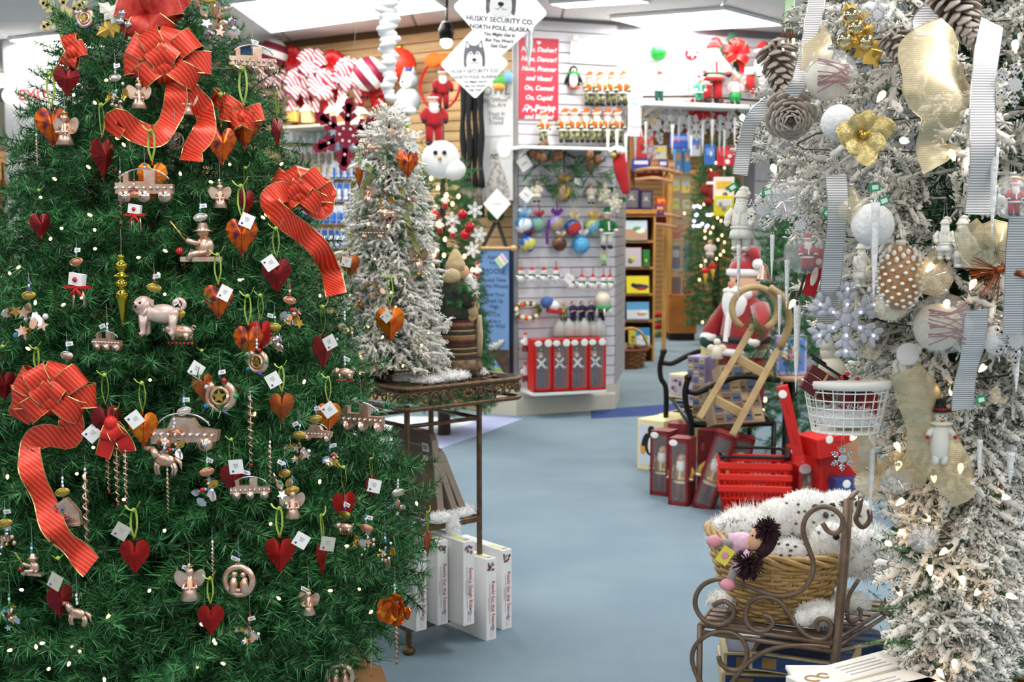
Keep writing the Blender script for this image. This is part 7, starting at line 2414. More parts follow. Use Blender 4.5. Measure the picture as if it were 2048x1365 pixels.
for s in (-1, 1):
 b.ell((s * .06, 0, .24), .03, 8, 5).ell((s * .11, -.03, .03), (.05, .04, .07)).ell((s * .07, -.06, -.11), (.05, .08, .05))
obj('body', b, None, t)
obj('cord', B().tube([(0, .03, .2), (0, .03, CEIL - q.z)], .002, 4), WIRE, t)
obj('collar', B().mat(BEARD).tube(arc((0, -.01, .1), .07, 0, 2 * PI, 12, (1, 0, 0), (0, 1, 0)), .022, 6, closed=True), None, t)
# wicker basket with an arched handle
WICK = M('wicker_brown', '9a6a3c', .6, col2='7a4f2a', scale=30)
def wicker(name, lab, loc, r0, r1, h, rows, stakes, mat, sr, sq=1.0, rim=True, rot=0):
 t = T(name, lab, 'basket', loc, rot=rot)
 for k in range(rows):
  z = h * (k + .5) / rows
  r = r0 + (r1 - r0) * (z / h) ** .8
  n = stakes * 4
  pts = []
  for i in range(n):
   a = 2 * PI * i / n
   rr_ = r + sr * .9 * math.sin(a * stakes / 2 + (PI if k % 2 else 0))
   pts.append((rr_ * math.cos(a), rr_ * math.sin(a) * sq, z + sr * .35 * math.sin(a * 3 + k)))
  obj('weave_strand', B().tube(pts, sr, 5, closed=True), mat, t)
 for i in range(stakes):
  a = 2 * PI * (i + .5) / stakes
  obj('stake', B().tube([(r0 * math.cos(a), r0 * math.sin(a) * sq, 0), ((r0 + (r1 - r0) * .6) * math.cos(a), (r0 + (r1 - r0) * .6) * math.sin(a) * sq, h * .5), (r1 * math.cos(a), r1 * math.sin(a) * sq, h)], sr * .8, 5), mat, t)
 obj('bottom', B().lathe([(0, 0), (r0, 0), (r0, .006), (0, .006)][::1], 20, sq=(1, sq)), mat, t)
 return t
q = G(1252, 738)
t = wicker('wicker_basket', 'brown wicker basket with arched handle full of pinecones beside the bookcase', (q.x, q.y + .15, 0), .19, .23, .2, 8, 16, WICK, .011)
obj('rim', B().tube(arc((0, 0, .2), .235, 0, 2 * PI, 30, (1, 0, 0), (0, 1, 0)), .018, 7, closed=True), M('wicker_red', '7a3a28', .6), t)
obj('handle', B().tube(arc((.06, 0, .19), .19, 0, PI, 18, (1, 0, 0), (0, 0, 1.25)), .016, 7, flat=1.6), OAKL, t)
PC2 = cached('pcsmall', lambda: B().mat(M('pinecone_far', '6a5240', .8, col2='8a7258', scale=30)).ell((0, 0, 0), (.035, .035, .05), 9, 7).mesh('cone'))
for k in range(16):
 a, rr_ = k * 2.4, .04 * math.sqrt(k)
 o = obj('pinecone', PC2, None, None, loc=(q.x + rr_ * math.cos(a), q.y + .15 + rr_ * math.sin(a), .21 + R.uniform(0, .03)), rot=(R.random() * 3, R.random() * 3, 0))
 tag(o, 'brown pinecone heaped in the arched handle basket', 'pinecone', 'pinecones in the basket')
# ------------------------------------------------------------- black metal rack with santa, boxes and baskets
BRK = M('rack_black', '1b1a1a', .4, .5)
def px_tube(b, pts, r, n=7, sm=4):
 return b.tube(spline([P(*p) for p in pts], sm), r, n)
t = T('metal_rack', 'black metal bench rack with curved arms holding boxes beside the aisle', 'rack', G(1376, 1006))
DF, DB = 6.6, 7.5
for lab, pts in (('post', [(1376, 757, DF), (1370, 785, DF), (1373, 815, DF), (1383, 851, DF), (1380, 930, DF), (1376, 1009, DF)]), ('post', [(1327, 704, DB), (1320, 732, DB), (1322, 758, DB), (1332, 781, DB), (1331, 860, DB), (1330, 938, DB)]),
 ('arm_rail', [(1376, 784, DF), (1397, 785, DF), (1430, 770, DF), (1468, 756, DF), (1500, 754, DF), (1560, 762, DF)]), ('arm_rail', [(1325, 726, DB), (1345, 727, DB), (1375, 712, DB), (1402, 702, DB), (1440, 703, DB)])):
 obj(lab, px_tube(B(), pts, .017), BRK, t, world=True)
zsf = P(1383, 851, DF).z
cor = [P(1383, 853, DF), P(1548, 857, DF + .05), G(1500, 800, zsf), G(1332, 783, zsf)]
cor = [V((p.x, p.y, zsf)) for p in cor]
obj('shelf_rail', B().tube([p for p in cor], .014, 6, closed=True), BRK, t, world=True)
for k in range(7):
 f = (k + .5) / 7
 obj('slat', B().tube([cor[0].lerp(cor[3], f), cor[1].lerp(cor[2], f)], .008, 5), BRK, t, world=True)
obj('post', B().tube([cor[1], V((cor[1].x, cor[1].y, 0))], .015, 6), BRK, t, world=True)
obj('post', B().tube([cor[2], V((cor[2].x, cor[2].y, 0))], .015, 6), BRK, t, world=True)
obj('post_knob', B().ell(P(1376, 756, DF), .022).ell(P(1327, 704, DB), .022), BRK, t, world=True)
# cartons on the rack shelf
CB = 'small cartons on the black rack'
def carton(lab, px, py, w, h, dep, cols, yaw, d=None, z=None, group=CB, name='carton', lean=0, grid=False):
 """front lower centre at pixel (px, py)"""
 q = G(px, py, z) if z is not None else P(px, py, d)
 t = T(name, lab, 'box', q, group, (lean, 0, yaw) if not isinstance(lean, tuple) else (*lean, yaw))
 obj('carton', B().mat(M('ct_' + cols[0], cols[0], .5)).box((0, dep / 2, h / 2), (w, dep, h), bev=.002), None, t)
 b = B()
 q2 = random.Random(len(lab) * 7 + px)
 if grid:
  for i in range(3):
   for j in range(4):
    b.mat(M('ct_' + cols[1 + (i + j) % (len(cols) - 1)], cols[1 + (i + j) % (len(cols) - 1)], .6)).box(((i - 1) * w * .31, -.001, h * (.14 + .24 * j)), (w * .27, .003, h * .19))
    b.mat(INK).box(((i - 1) * w * .31, -.0022, h * (.12 + .24 * j)), (w * .2, .002, h * .03))
 else:
  b.mat(M('ct_' + cols[1], cols[1], .5)).box((0, -.001, h * .5), (w * .84, .002, h * .8))
  for k, cc in enumerate(cols[2:] * 3):
   b.mat(M('ct_' + cc, cc, .5)).ell((q2.uniform(-.28, .28) * w, -.002, h * q2.uniform(.25, .75)), (w * q2.uniform(.08, .17), .002, h * q2.uniform(.06, .13)), 8, 5)
 obj('printed_picture', b, None, t)
 return t
HB = ('9a8468', '7a6248', '54607c', 'b09a74')
zb = zsf + .016
for lab, px, py, w, h, yaw, cols, g in (('cream picture carton at the rack end nearest the aisle', 1352, 796, .13, .15, -.9, ('efe2b0', 'c8bcd0', '5a4a7a', 'b89a6a'), 0), ('cream and lilac carton behind the front rail', 1384, 812, .13, .15, -.75, ('efe4b8', 'b8b8d4', '6a6a9a', 'a08a6a'), 0),
          ('house print carton standing behind the front rail', 1405, 828, .14, .17, -.7, HB, 1), ('pale house print carton beside the sled rail', 1425, 822, .13, .2, -.7, ('c8c0b0', '8a7a68', '6a7088', 'a8987a'), 1)):
 carton(lab, px, py, w, h, .14, cols, yaw, z=zb, grid=g)
for lab, px, py, z, h, cols, g in (('lilac house carton on top of the stack beside santa', 1392, 768, zb + .17, .16, ('9a90b8', '8a7a68', '6a6a88', 'c0b090'), 1), ('cream carton standing upright at the santa feet', 1418, 762, zb + .17, .2, ('f0dfa0', 'e8d490', 'b89a5a'), 0), ('second cream carton upright at the santa feet', 1440, 760, zb + .17, .2, ('f0dfa0', 'e8d490', '8a7a4a'), 0),
 ('yellow carton lying under the upright cream ones', 1428, 790, zb, .17, ('e8d898', 'd8c070', 'a08050'), 0)):
 carton(lab, px, py, .12, h, .12, cols, -.7, z=z, grid=g)
for lab, px, py, w, h, lean in (('brown house print box leaning back under the sled', 1462, 848, .2, .24, -.35), ('large brown house print box leaning behind the sled rails', 1497, 846, .22, .34, -.42)):
 carton(lab, px, py, w, h, .1, HB, .35, z=zb, lean=lean, grid=1)
# big santa
q = P(1487, 790, 7.0)
doll('redsanta', 'large red velvet santa with green mittens standing on the black rack', V((q.x, q.y, zb)), .95, -1.05, None, coat=M('velvet_red', 'a8141f', .8, sheen=.6, col2='8c0f19', scale=9), hat=M('velvet_red', ''), legs=M('velvet_red', ''), trim=BEARD, belt=BLK, boots=M('mitten_green', '1d4a3c', .8))
# wooden sled leaning on the rack
SLW = M('sled_wood', 'b59a6c', .6, col2='9c8158', scale=8)
t = T('wooden_sled', 'pale wooden sled with curled runner leaning against the black rack', 'sled', P(1465, 868, 6.25))
for a, c in (((1508, 650, 6.55), (1398, 838, 6.35)), ((1556, 700, 6.4), (1464, 872, 6.25))):
 v = (P(*c) - P(*a))
 obj('runner', B().box((P(*a) + P(*c)) / 2, (.036, .03, v.length), rot=basis(v, (1, 0, 0)), bev=.004), SLW, t, world=True)
for a, c in (((1466, 712, 6.5), (1536, 752, 6.42)), ((1430, 800, 6.4), (1492, 832, 6.32))):
 v = P(*c) - P(*a)
 obj('cross_bar', B().box((P(*a) + P(*c)) / 2, (.05, .025, v.length), rot=basis(v, (0, 0, 1)), bev=.004), SLW, t, world=True)
obj('curled_runner', B().tube([P(1510 + 46 * math.cos(a), 618 + 44 * math.sin(a), 6.35) for a in [2.2 + i * .27 for i in range(20)]], .018, 7, flat=1.5), SLW, t, world=True)
obj('curled_runner', B().tube(spline([P(1540, 575, 6.3), P(1570, 600, 6.3), P(1578, 650, 6.35), P(1560, 695, 6.4)], 5), .018, 7, flat=1.5), SLW, t, world=True)
t = pine_clump('pine_swag', 'green pine swag hanging beside the sled and santa', 'greenery', P(1545, 672, 6.6), .1, 30, 5, .35, squash=1.6)
# dark tree behind the rack
q = P(1590, 900, 7.6)
t = T('christmas_tree', 'dark green tree with a few lights behind the black rack', 'christmas tree', (q.x, 7.7, 0))
prf = [(.05, .42), (.6, .40), (1.2, .3), (1.7, .12)]
sp = []
for i in range(130):
 z = .15 + 1.5 * (i + .5) / 130
 a = i * 2.4
 rad = interp(prf, z)
 dd = V((math.cos(a), math.sin(a), R.gauss(-.1, .25))).normalized()
 sp.append((V((dd.x * rad, dd.y * rad, z)) - dd * .28, rot_from(dd, R.gauss(0, .5)), .9, 0))
place_branches(t, gv, sp, 0)
obj('trunk', B().tube([(0, 0, 0), (0, 0, 1.6)], [.04, .01], 6), BARK, t)
ls = T('light_string', 'few warm lights on the dark tree behind the black rack', 'lights', t.location)
for px, py in ((1525, 822), (1540, 846), (1576, 874), (1548, 880), (1550, 897), (1530, 800)):
 inst('bulb', lme, ls, P(px, py, 7.15) - t.location)
obj('wire', B().mat(GW).tube([(.3 * math.cos(i * .6), .3 * math.sin(i * .6), .3 + i * .03) for i in range(30)], .003, 4), None, ls)
# maroon nutcracker boxes, penguin box
MARO = M('box_maroon', '8a2a2c', .5, col2='7a2226', scale=30)
NUT = {k: v for k, v in doll_meshes('king', coat=M('nut_gold', 'a8803a', .4), hat=None, legs=M('nut_red', '7a2030', .4), beard=True, trim=M('nut_cream', 'd8cdb0', .5), belt=GOLD, boots=M('nut_brown', '4a3020', .5)).items()}
for lab, px, py, yaw, lean, h in (('maroon windowed nutcracker box nearest the penguin box', 1318, 992, -.55, 0, .37), ('maroon windowed nutcracker box behind the rack front leg', 1356, 1012, -.5, 0, .37), ('maroon nutcracker box tilted beside the red shopping baskets', 1402, 1018, -.35, .3, .43), ('maroon nutcracker box behind the red shopping baskets', 1462, 1000, -.2, .2, .36)):
 q = G(px, py)
 doll_box(lab, q, (0, lean, yaw), .115, h, .12, MARO, NUT, 'maroon nutcracker boxes', .8, stickers=1 if lean == 0 else 0, name='nutcracker_box')
for lab, px, py in (('plain maroon box behind the row of nutcracker boxes, first', 1412, 985), ('plain maroon box behind the row of nutcracker boxes, second', 1440, 975), ('plain maroon box between the front two nutcracker boxes', 1352, 968)):
 carton(lab, px, py, .11, .36, .11, ('8a2a2c', '7a2226', 'a8484a'), -.4, z=0, group='maroon nutcracker boxes', name='maroon_box')
t = carton('cream box with a penguin picture at the aisle end of the rack', 1300, 942, .2, .32, .3, ('efe0a8', 'd8dce4', 'e8a83c'), -.75, z=0, group=None, name='picture_box')
obj('penguin_print', B().mat(BLK).ell((0, -.003, .17), (.045, .002, .075), 12, 6).ell((.01, -.003, .255), (.03, .002, .03), 10, 5).ell((-.04, -.003, .19), (.02, .002, .05), 10, 5, rot=Matrix.Rotation(.4, 3, 'Y')).mat(CARD).ell((.008, -.0045, .16), (.025, .002, .055), 10, 5), None, t)
for j in range(3):
 carton('cream box behind the penguin box under the rack, %s of three' % NTH[j], 1332 + 20 * j, 925 - 6 * j, .13, .31, .2, ('efe0a8', 'e8d890', 'c8b060'), -.75, z=0, group='cream boxes under the rack')
# red shopping baskets, stacked
BRED = M('basket_red', 'de2b1e', .35)
def crate(h0, lab, px, py, handle):
 q = G(px, py)
 t = T('shopping_basket', lab, 'basket', (q.x, q.y + .13, h0), 'red shopping baskets', rot=-.12)
 w, dp, h, k = .36, .25, .17, .84
 for s in (-1, 1):
  for axis in (0, 1):
   b = B()
   n = 15 if axis == 0 else 10
   L, o = (w, dp) if axis == 0 else (dp, w)
   for i in range(n + 1):
    f = i / n - .5
    p0, p1 = (f * L * k, s * o / 2 * k, .0), (f * L, s * o / 2, h - .03)
    if axis:
     p0, p1 = (p0[1], p0[0], p0[2]), (p1[1], p1[0], p1[2])
    b.tube([p0, p1], .004, 4)
   for z in (.0, .05, .1, .135):
    kk = k + (1 - k) * z / h
    p0, p1 = (-L / 2 * kk, s * o / 2 * kk, z), (L / 2 * kk, s * o / 2 * kk, z)
    if axis:
     p0, p1 = (p0[1], p0[0], z), (p1[1], p1[0], z)
    b.tube([p0, p1], .005, 5)
   obj('side_grid', b, BRED, t)
   p = ((0, s * o / 2, h - .015) if axis == 0 else (s * o / 2, 0, h - .015))
   obj('rim', B().box(p, ((L + .02, .014, .034) if axis == 0 else (.014, L + .02, .034)), bev=.004), BRED, t)
 obj('bottom', B().box((0, 0, .0), (w * k, dp * k, .006)), BRED, t)
 if handle:
  for s in (-1, 1):
   obj('handle', B().tube(spline([(-w * .45, s * .02, h), (-w * .46, s * .125, h + .03), (0, s * .14, h + .035), (w * .46, s * .125, h + .03), (w * .45, s * .02, h)], 5), .009, 6), BRK, t, label='black handle')
crate(.005, 'bottom red shopping basket of the stack beside the maroon boxes', 1515, 1040, False)
crate(.065, 'middle red shopping basket of the stack', 1515, 1040, False)
crate(.125, 'top red shopping basket with black handles', 1515, 1040, True)
# bright red boxes
for lab, px, py, w, h, yaw, lean, d in (('bright red windowed box with a nutcracker portrait beside the baskets', 1626, 1012, .165, .21, .1, 0, 6.2), ('red windowed box standing behind the portrait box', 1604, 985, .14, .25, 0, 0, 6.6)):
 q = P(px, py, d)
 doll_box(lab, V((q.x, d, max(0, q.z))), (0, lean, yaw), w, h, .12, BOXR, NUT, 'bright red boxes', .85, stickers=1)
for lab, px, py, w, h, dep, yaw, d, ry in (('large plain red box right of the portrait box', 1676, 1012, .2, .33, .25, .1, 6.1, 0), ('red box lying tilted on top of the other red boxes', 1672, 912, .2, .1, .2, .3, 6.0, -.14), ('long thin red box leaning toward the aisle above the baskets', 1600, 925, .055, .40, .06, -.2, 6.05, -.24), ('blue topped box low behind the plush owls', 1700, 1045, .16, .22, .16, .1, 6.0, 0)):
 q = P(px, py, d)
 t = carton(lab, px, py, w, h, dep, ('2f3f78', '3a4a88') if 'blue' in lab else ('d0211c', 'c01c18', 'b81814'), yaw, d=d, group='bright red boxes', name='red_box' if 'red' in lab else 'blue_box')
 t.rotation_euler = (0, ry, yaw)
 obj('round_sticker', B().mat(CARD).ell((-w * .15, -.004, h * .9), (.022, .001, .022), 12, 5), None, t)
# table with the picture box
q = P(1585, 752, 6.75)
t = T('pedestal_table', 'small round wooden table behind the white wire basket', 'table', (q.x, 6.85, 0))
obj('tabletop', B().lathe([(0, q.z - .03), (.145, q.z - .03), (.155, q.z - .015), (.145, q.z), (0, q.z)], 24), M('table_wood', 'c9a27c', .5, col2='b58c66', scale=6), t)
obj('pedestal', B().lathe([(.12, 0), (.12, .02), (.03, .05), (.03, q.z - .03)], 14), BRK, t)
t = carton('blue and lilac nativity picture box on the small round table', 1583, 751, .175, .225, .05, ('b8aede', '5f8fd0', '3a6ab8', 'e8d8b0', 'a87a5a', 'd88a9a'), .1, d=6.75, group=None, name='picture_box')
obj('round_sticker', B().mat(CARD).ell((-.04, -.004, .165), (.016, .001, .022), 12, 5), None, t)
# pierced figures to the right of santa seen through the tree
q = P(1455, 640, 7.0)
t = T('plush_angel', 'small cream angel hanging from the santa sleeve side', 'plush toy', P(1434, 700, 6.8))
obj('body', B().mat(CREAM).lathe([(.035, -.05), (.025, 0), (.01, .03)], 10).ell((0, 0, .045), .02), None, t)
obj('wing', B().mat(CREAM).ell((-.03, .01, .01), (.025, .008, .02)).ell((.03, .01, .01), (.025, .008, .02)), None, t)
# ------------------------------------------------------------- scroll iron stand with the basket of owls
SCI = M('scroll_iron', '8c7767', .45, .4, col2='75604f', scale=20)
SX, SY, SK = 1340, 900, 2.935
def dq(px):
 return 3.3 + (1662 - px) / 262 * .16
def crop_path(pts, off=0.0):
 return [P(SX + x / SK, SY + y / SK, dq(SX + x / SK) + off) for x, y in pts]
zs = P(1662, 1288, 3.3).z
t = T('scroll_stand', 'brown wrought iron scroll stand holding the wicker basket near the flocked tree', 'stand', (P(1665, 1300, 3.3).x, 3.3, 0))
for lab, pts in (('upper_scroll', [(895, 430), (925, 475), (970, 492), (1008, 460), (1010, 400), (960, 350), (890, 335), (820, 370), (785, 430), (785, 500), (815, 580), (840, 660), (835, 730), (800, 800), (740, 845), (650, 860), (560, 840), (450, 800), (360, 770), (280, 760), (200, 790), (155, 850), (150, 920), (185, 985), (250, 1025), (320, 1025), (370, 980), (370, 930), (330, 895), (290, 895), (255, 915)]),
 ('middle_scroll', [(545, 970), (590, 985), (605, 1020), (570, 1060), (510, 1065), (460, 1030), (443, 970), (460, 910), (510, 870), (580, 865), (640, 890), (690, 950), (740, 1020), (790, 1080), (850, 1110), (910, 1110), (945, 1070), (940, 1020), (910, 995), (870, 1000), (858, 1030), (880, 1065)]),
 ('lower_scroll', [(285, 1215), (300, 1260), (350, 1290), (410, 1290), (445, 1240), (450, 1170), (420, 1110), (360, 1075), (280, 1070), (200, 1100), (145, 1160), (130, 1230), (150, 1310), (190, 1380), (250, 1440)]),
 ('lower_scroll', [(345, 1400), (420, 1290), (500, 1220), (600, 1170), (720, 1150), (850, 1150), (945, 1160)])):
 obj(lab, B().tube(spline(crop_path(pts), 4), .0075, 7), SCI, t, world=True)
pr = P(1695, 1000, 3.32)
obj('post', B().tube([P(1697, 1000, 3.32), P(1688, 1130, 3.31), P(1672, 1300, 3.3), P(1662, 1400, 3.29), V((P(1655, 1500, 3.28).x, 3.28, 0))], .014, 6), SCI, t, world=True)
obj('hook', B().tube(spline([P(1697, 1003, 3.32), P(1712, 985, 3.36), P(1722, 990, 3.4), P(1718, 1020, 3.4), P(1712, 1040, 3.4), P(1725, 1055, 3.4), P(1740, 1040, 3.4), P(1738, 1020, 3.4)], 4), .008, 7), SCI, t, world=True)
c4 = [P(1662, 1288, 3.3), G(1400, 1250, zs), G(1448, 1186, zs), G(1790, 1208, zs)]
for z in (0, -.022):
 obj('shelf_rail', B().tube([V((p.x, p.y, zs + z)) for p in c4], .008, 6, closed=True), SCI, t, world=True)
for k in range(8):
 f = (k + .5) / 8
 a, c = c4[0].lerp(c4[3], f), c4[1].lerp(c4[2], f)
 m = (a + c) / 2
 obj('slat', B().box((m.x, m.y, zs), ((a - c).length, .028, .006), rot=math.atan2(a.y - c.y, a.x - c.x)), SCI, t, world=True)
for p, lab in ((c4[1], 'leg'), (c4[2], 'leg'), (c4[3], 'leg')):
 obj(lab, B().tube([V((p.x, p.y, zs)), V((p.x * 1.0, p.y, 0))], .009, 6), SCI, t, world=True)
for pts in ([(1105, 930), (1120, 950), (1110, 990), (1060, 1010), (1040, 960), (1050, 860), (1110, 760)], [(1250, 900), (1240, 950), (1290, 970), (1310, 900), (1260, 880)]):
 obj('side_scroll', B().tube(spline([P(SX + x / SK, SY + y / SK, 3.42) for x, y in pts], 4), .0065, 6), SCI, t, world=True)
WK2 = M('wicker_pale', 'd2b27a', .55, col2='b8935a', scale=30)
bc = V((P(1552, 1200, 3.59).x, 3.59, zs + .005))
t = wicker('wicker_basket', 'pale wicker basket full of plush snowy owls on the scroll stand', bc, .135, .20, .2, 17, 22, WK2, .0062)
for k in range(4):
 obj('braided_rim', B().tube([((.204 + .012 * math.sin(i * .55 + k * 1.57)) * math.cos(i * .1047), (.204 + .012 * math.sin(i * .55 + k * 1.57)) * math.sin(i * .1047), .2 + .014 * math.cos(i * .55 + k * 1.57) + (.05 * max(0, -math.cos(i * .1047)) ** 3)) for i in range(60)], .008, 6, closed=True), WK2, t)
# plush snowy owls
OWL = M('plush_white', 'f5f4f0', .95, sheen=.4)
OWS = M('owl_fleck', '6e6862', .95)
for lab, px, py, d, rx, ry, rz, flk, eyes, yaw in (('big plush snowy owl looking up out of the basket top', 1612, 1030, 3.5, .095, .075, .075, 14, 1, .3), ('flecked plush owl lying at the aisle side of the basket', 1490, 1060, 3.5, .095, .08, .065, 60, 0, 0), ('fluffy grey tailed plush owl spilling over the tree side of the basket', 1715, 1105, 3.45, .10, .07, .075, 70, 0, .2),
 ('round headed plush owl above the basket rim facing the doll', 1660, 1085, 3.4, .06, .055, .06, 4, 1, .2), ('plush owl wedged low between the doll and the round headed owl', 1580, 1110, 3.42, .07, .05, .05, 24, 0, 0), ('plush owl at the back with ruffled feathers under the hook', 1680, 1020, 3.6, .08, .06, .06, 8, 1, 0),
 ('plush owl behind with spread white wings', 1560, 1030, 3.62, .07, .05, .05, 10, 0, 0)):
 q = P(px, py, d + .08)
 t = T('plush_owl', lab, 'plush toy', q, 'plush snowy owls', yaw)
 b = B().mat(OWL).ell((0, 0, 0), (rx, ry, rz), 18, 11)
 b.fur((0, 0, 0), (rx, ry, rz), 900, .011, .0015, back=.2)
 if flk > 50:
  b.fur((rx * .3, 0, 0), (rx, ry, rz), 1100, .032, .0014, back=0)
 obj('body', b, None, t)
 b = B().mat(OWS)
 for k in range(flk):
  a, u = R.uniform(-2.9, -.2), R.uniform(-.6, .8)
  cu = math.sqrt(1 - u * u)
  if flk > 50:
   b.fur((rx * cu * math.cos(a), ry * cu * math.sin(a), rz * u), .004, 4, .02, .0014, back=0)
  else:
   b.ell((rx * cu * math.cos(a) * 1.04, ry * cu * math.sin(a) * 1.06, rz * u * 1.04), (.006, .003, .004), 6, 4)
 obj('fleck', b, None, t, kind='stuff')
 if eyes:
  b = B().mat(BLK)
  for s in (-1, 1):
   b.ell((s * rx * .3 + rx * .2, -ry * .9, rz * .5), .011, 8, 5)
  b.mat(M('beak', '4a4440', .5)).ell((rx * .2, -ry * 1.05, rz * .2), (.008, .013, .011), 6, 4)
  obj('face', b, None, t)
 for s in (-1, 1):
  obj('wing', B().mat(OWL).ell((s * rx * .8, -.01, -rz * .1), (rx * .35, ry * .5, rz * .7), 10, 7).fur((s * rx * .8, -.01, -rz * .1), (rx * .35, ry * .5, rz * .7), 260, .022, .0015), None, t)
for lab, px, py, d, r in (('white plush paw sticking out below the basket beside the rail', 1452, 1197, 3.55, .04), ('white plush animal squeezed under the basket near the post', 1640, 1228, 3.38, .055), ('white plush foot lying on the stand slats behind the post', 1700, 1205, 3.48, .05)):
 q = P(px, py, d)
 q.z = max(q.z, zs + r * .62)
 t = T('plush_animal', lab, 'plush toy', q)
 obj('body', B().mat(OWL).ell((0, 0, 0), (r * 1.2, r, r * .6)).fur((0, 0, 0), (r * 1.2, r, r * .6), 600, .014, .0014), None, t)
 obj('paw', B().mat(OWL).ell((-r, -r * .5, -r * .1), (r * .5, r * .4, r * .4)).fur((-r, -r * .5, -r * .1), (r * .5, r * .4, r * .4), 200, .012, .0014), None, t)
# rag doll
HAIR = M('doll_hair', '2e161c', .95, col2='3c1f26', scale=60)
DD = 3.34
q = P(1500, 1110, DD)
t = T('rag_doll', 'rag doll with dark yarn pigtails hanging over the basket edge', 'doll', q)
def lp(px, py, d=DD):
 return P(px, py, d) - q
obj('hair', B().mat(HAIR).ell(lp(1534, 1085), (.026, .03, .05), 14, 9, rot=Matrix.Rotation(.45, 3, 'Y')), None, t)
obj('face', B().mat(M('doll_cloth', 'e3ae8c', .9)).ell(lp(1514, 1078, DD + .008), (.024, .03, .036), 12, 8, rot=Matrix.Rotation(.45, 3, 'Y')).mat(BLK).ell(lp(1505, 1072, DD - .016), .003, 6, 4), None, t)
for px, py, r in ((1535, 1058, .028), (1496, 1128, .032)):
 b = B().mat(HAIR)
 c = lp(px, py, DD - .01)
 for k in range(230):
  dv = V((R.gauss(0, 1), R.gauss(0, 1), R.gauss(0, 1))).normalized()
  b.tube([c, c + dv * r * .6, c + dv * r * R.uniform(1.1, 1.5) + V((0, 0, -.005))], .0022, 3)
 obj('pigtail', b, None, t, kind='stuff')
b = B().mat(M('dress_pink', 'e6b4d4', .9, col2='f3d6e6', scale=90))
b.tube([lp(1510, 1090, DD + .02), lp(1490, 1085, DD + .05), lp(1462, 1090, DD + .05)], [.02, .03, .034], 10)
b.tube([lp(1500, 1105), lp(1478, 1130), lp(1470, 1140)], [.014, .012, .012], 8)
obj('dress', b, None, t)
for pts in ([(1475, 1125), (1465, 1150), (1455, 1170)], [(1462, 1090), (1440, 1085), (1428, 1083)]):
 obj('leg', B().mat(M('tights_grey', 'a8a4a6', .9)).tube([lp(x, y, DD + .02) for x, y in pts], [.013, .012, .012], 8).mat(M('shoe_pink', 'ee9fb0', .8)).ell(lp(*pts[-1], DD + .01), (.022, .018, .017)), None, t)
obj('tag', B().mat(M('tag_yellow', 'f2e25a', .6)).box(lp(1450, 1112, DD - .02), (.036, .001, .05), rot=Matrix.Rotation(.6, 3, 'Y')).mat(M('tag_rose', 'e8a0b0', .6)).ell(lp(1450, 1112, DD - .0215), (.011, .0008, .011), 10, 4), None, t)
# train set boxes under the stand
TRN = ('cdb78c', '24406e', 'c9b284', '8a7a5a')
for lab, px, py, w, h, dep, yaw, z in (('cream and navy model railway box slanted on top of the stack under the stand', 1600, 1355, .30, .055, .2, -.42, .2), ('navy model railway box right behind the stand post', 1730, 1330, .28, .06, .2, .5, .2), ('long cream model railway box at the bottom of the stack', 1560, 1395, .36, .07, .25, -.12, .06), ('cream model railway box behind the slanted one', 1545, 1345, .3, .055, .18, -.1, .14), ('small cream lid box with navy label under the post', 1690, 1372, .2, .05, .16, .3, .12)):
 q = G(px, py, z)
 t = T('train_box', lab, 'box', q, 'model railway boxes', yaw)
 obj('carton', B().mat(M('ct_' + TRN[0], TRN[0], .5)).box((0, dep / 2, h / 2), (w, dep, h), bev=.002), None, t)
 obj('label_panel', B().mat(M('ct_' + TRN[1], TRN[1], .45)).box((0, -.001, h / 2), (w * .93, .003, h * .78)).box((0, dep / 2, h), (w * .9, dep * .85, .002)), None, t)
 obj('emblem', B().mat(M('ct_' + TRN[2], TRN[2], .5)).ell((w * .3, -.003, h / 2), (h * .3, .001, h * .3), 14, 5).mat(M('ct_pic', '8a6a3a', .6)).box((-w * .3, -.003, h / 2), (w * .14, .001, h * .6)).mat(M('ct_line', '6f86a8', .6)).box((0, -.003, h * .35), (w * .3, .001, h * .04)), None, t)
# white printed boxes in front
for lab, px, py, yaw, w in (('long white printed box lying in the front beside the stand post', 1735, 1352, .55, .36), ('second white printed box in front of the first', 1770, 1392, .5, .36), ('white printed box nearest the flocked tree foot', 1850, 1400, .45, .25)):
 q = G(px, py, .40)
 t = T('printed_box', lab, 'box', (q.x, q.y, .0 + (.36)), 'white printed boxes', yaw)
 obj('carton', B().mat(M('box_cream', 'f0eadf', .45)).box((0, .05, .02), (w, .1, .045), bev=.002), None, t)
 b = B().mat(M('ct_gold', 'a8895a', .5)).tube(arc((-w * .38, .05, .043), .018, 0, 5, 10, (1, 0, 0), (0, 1, 0)), .003, 5).tube(arc((-w * .28, .05, .043), .014, 0, 5, 10, (1, 0, 0), (0, 1, 0)), .003, 5)
 b.mat(PRINTG)
 for k in range(4):
  b.box((w * .1, .02 + k * .017, .0428), (w * .4, .004, .001))
 b.mat(M('ct_rust', 'a8482a', .5)).box((w * .5, .05, .02), (.002, .085, .035))
 obj('printed_top', b, None, t)
q = P(1760, 1400, 3.0)
t = T('display_crate', 'low pale crate under the white printed boxes', 'crate', (P(1800, 1400, 2.95).x, 2.95, 0))
obj('crate', B().box((0, .03, .17), (.5, .26, .34), bev=.004), M('crate_grey', 'c9c5be', .6), t)
obj('lid_lip', B().box((0, .03, .335), (.51, .27, .012), bev=.002), CARD, t)
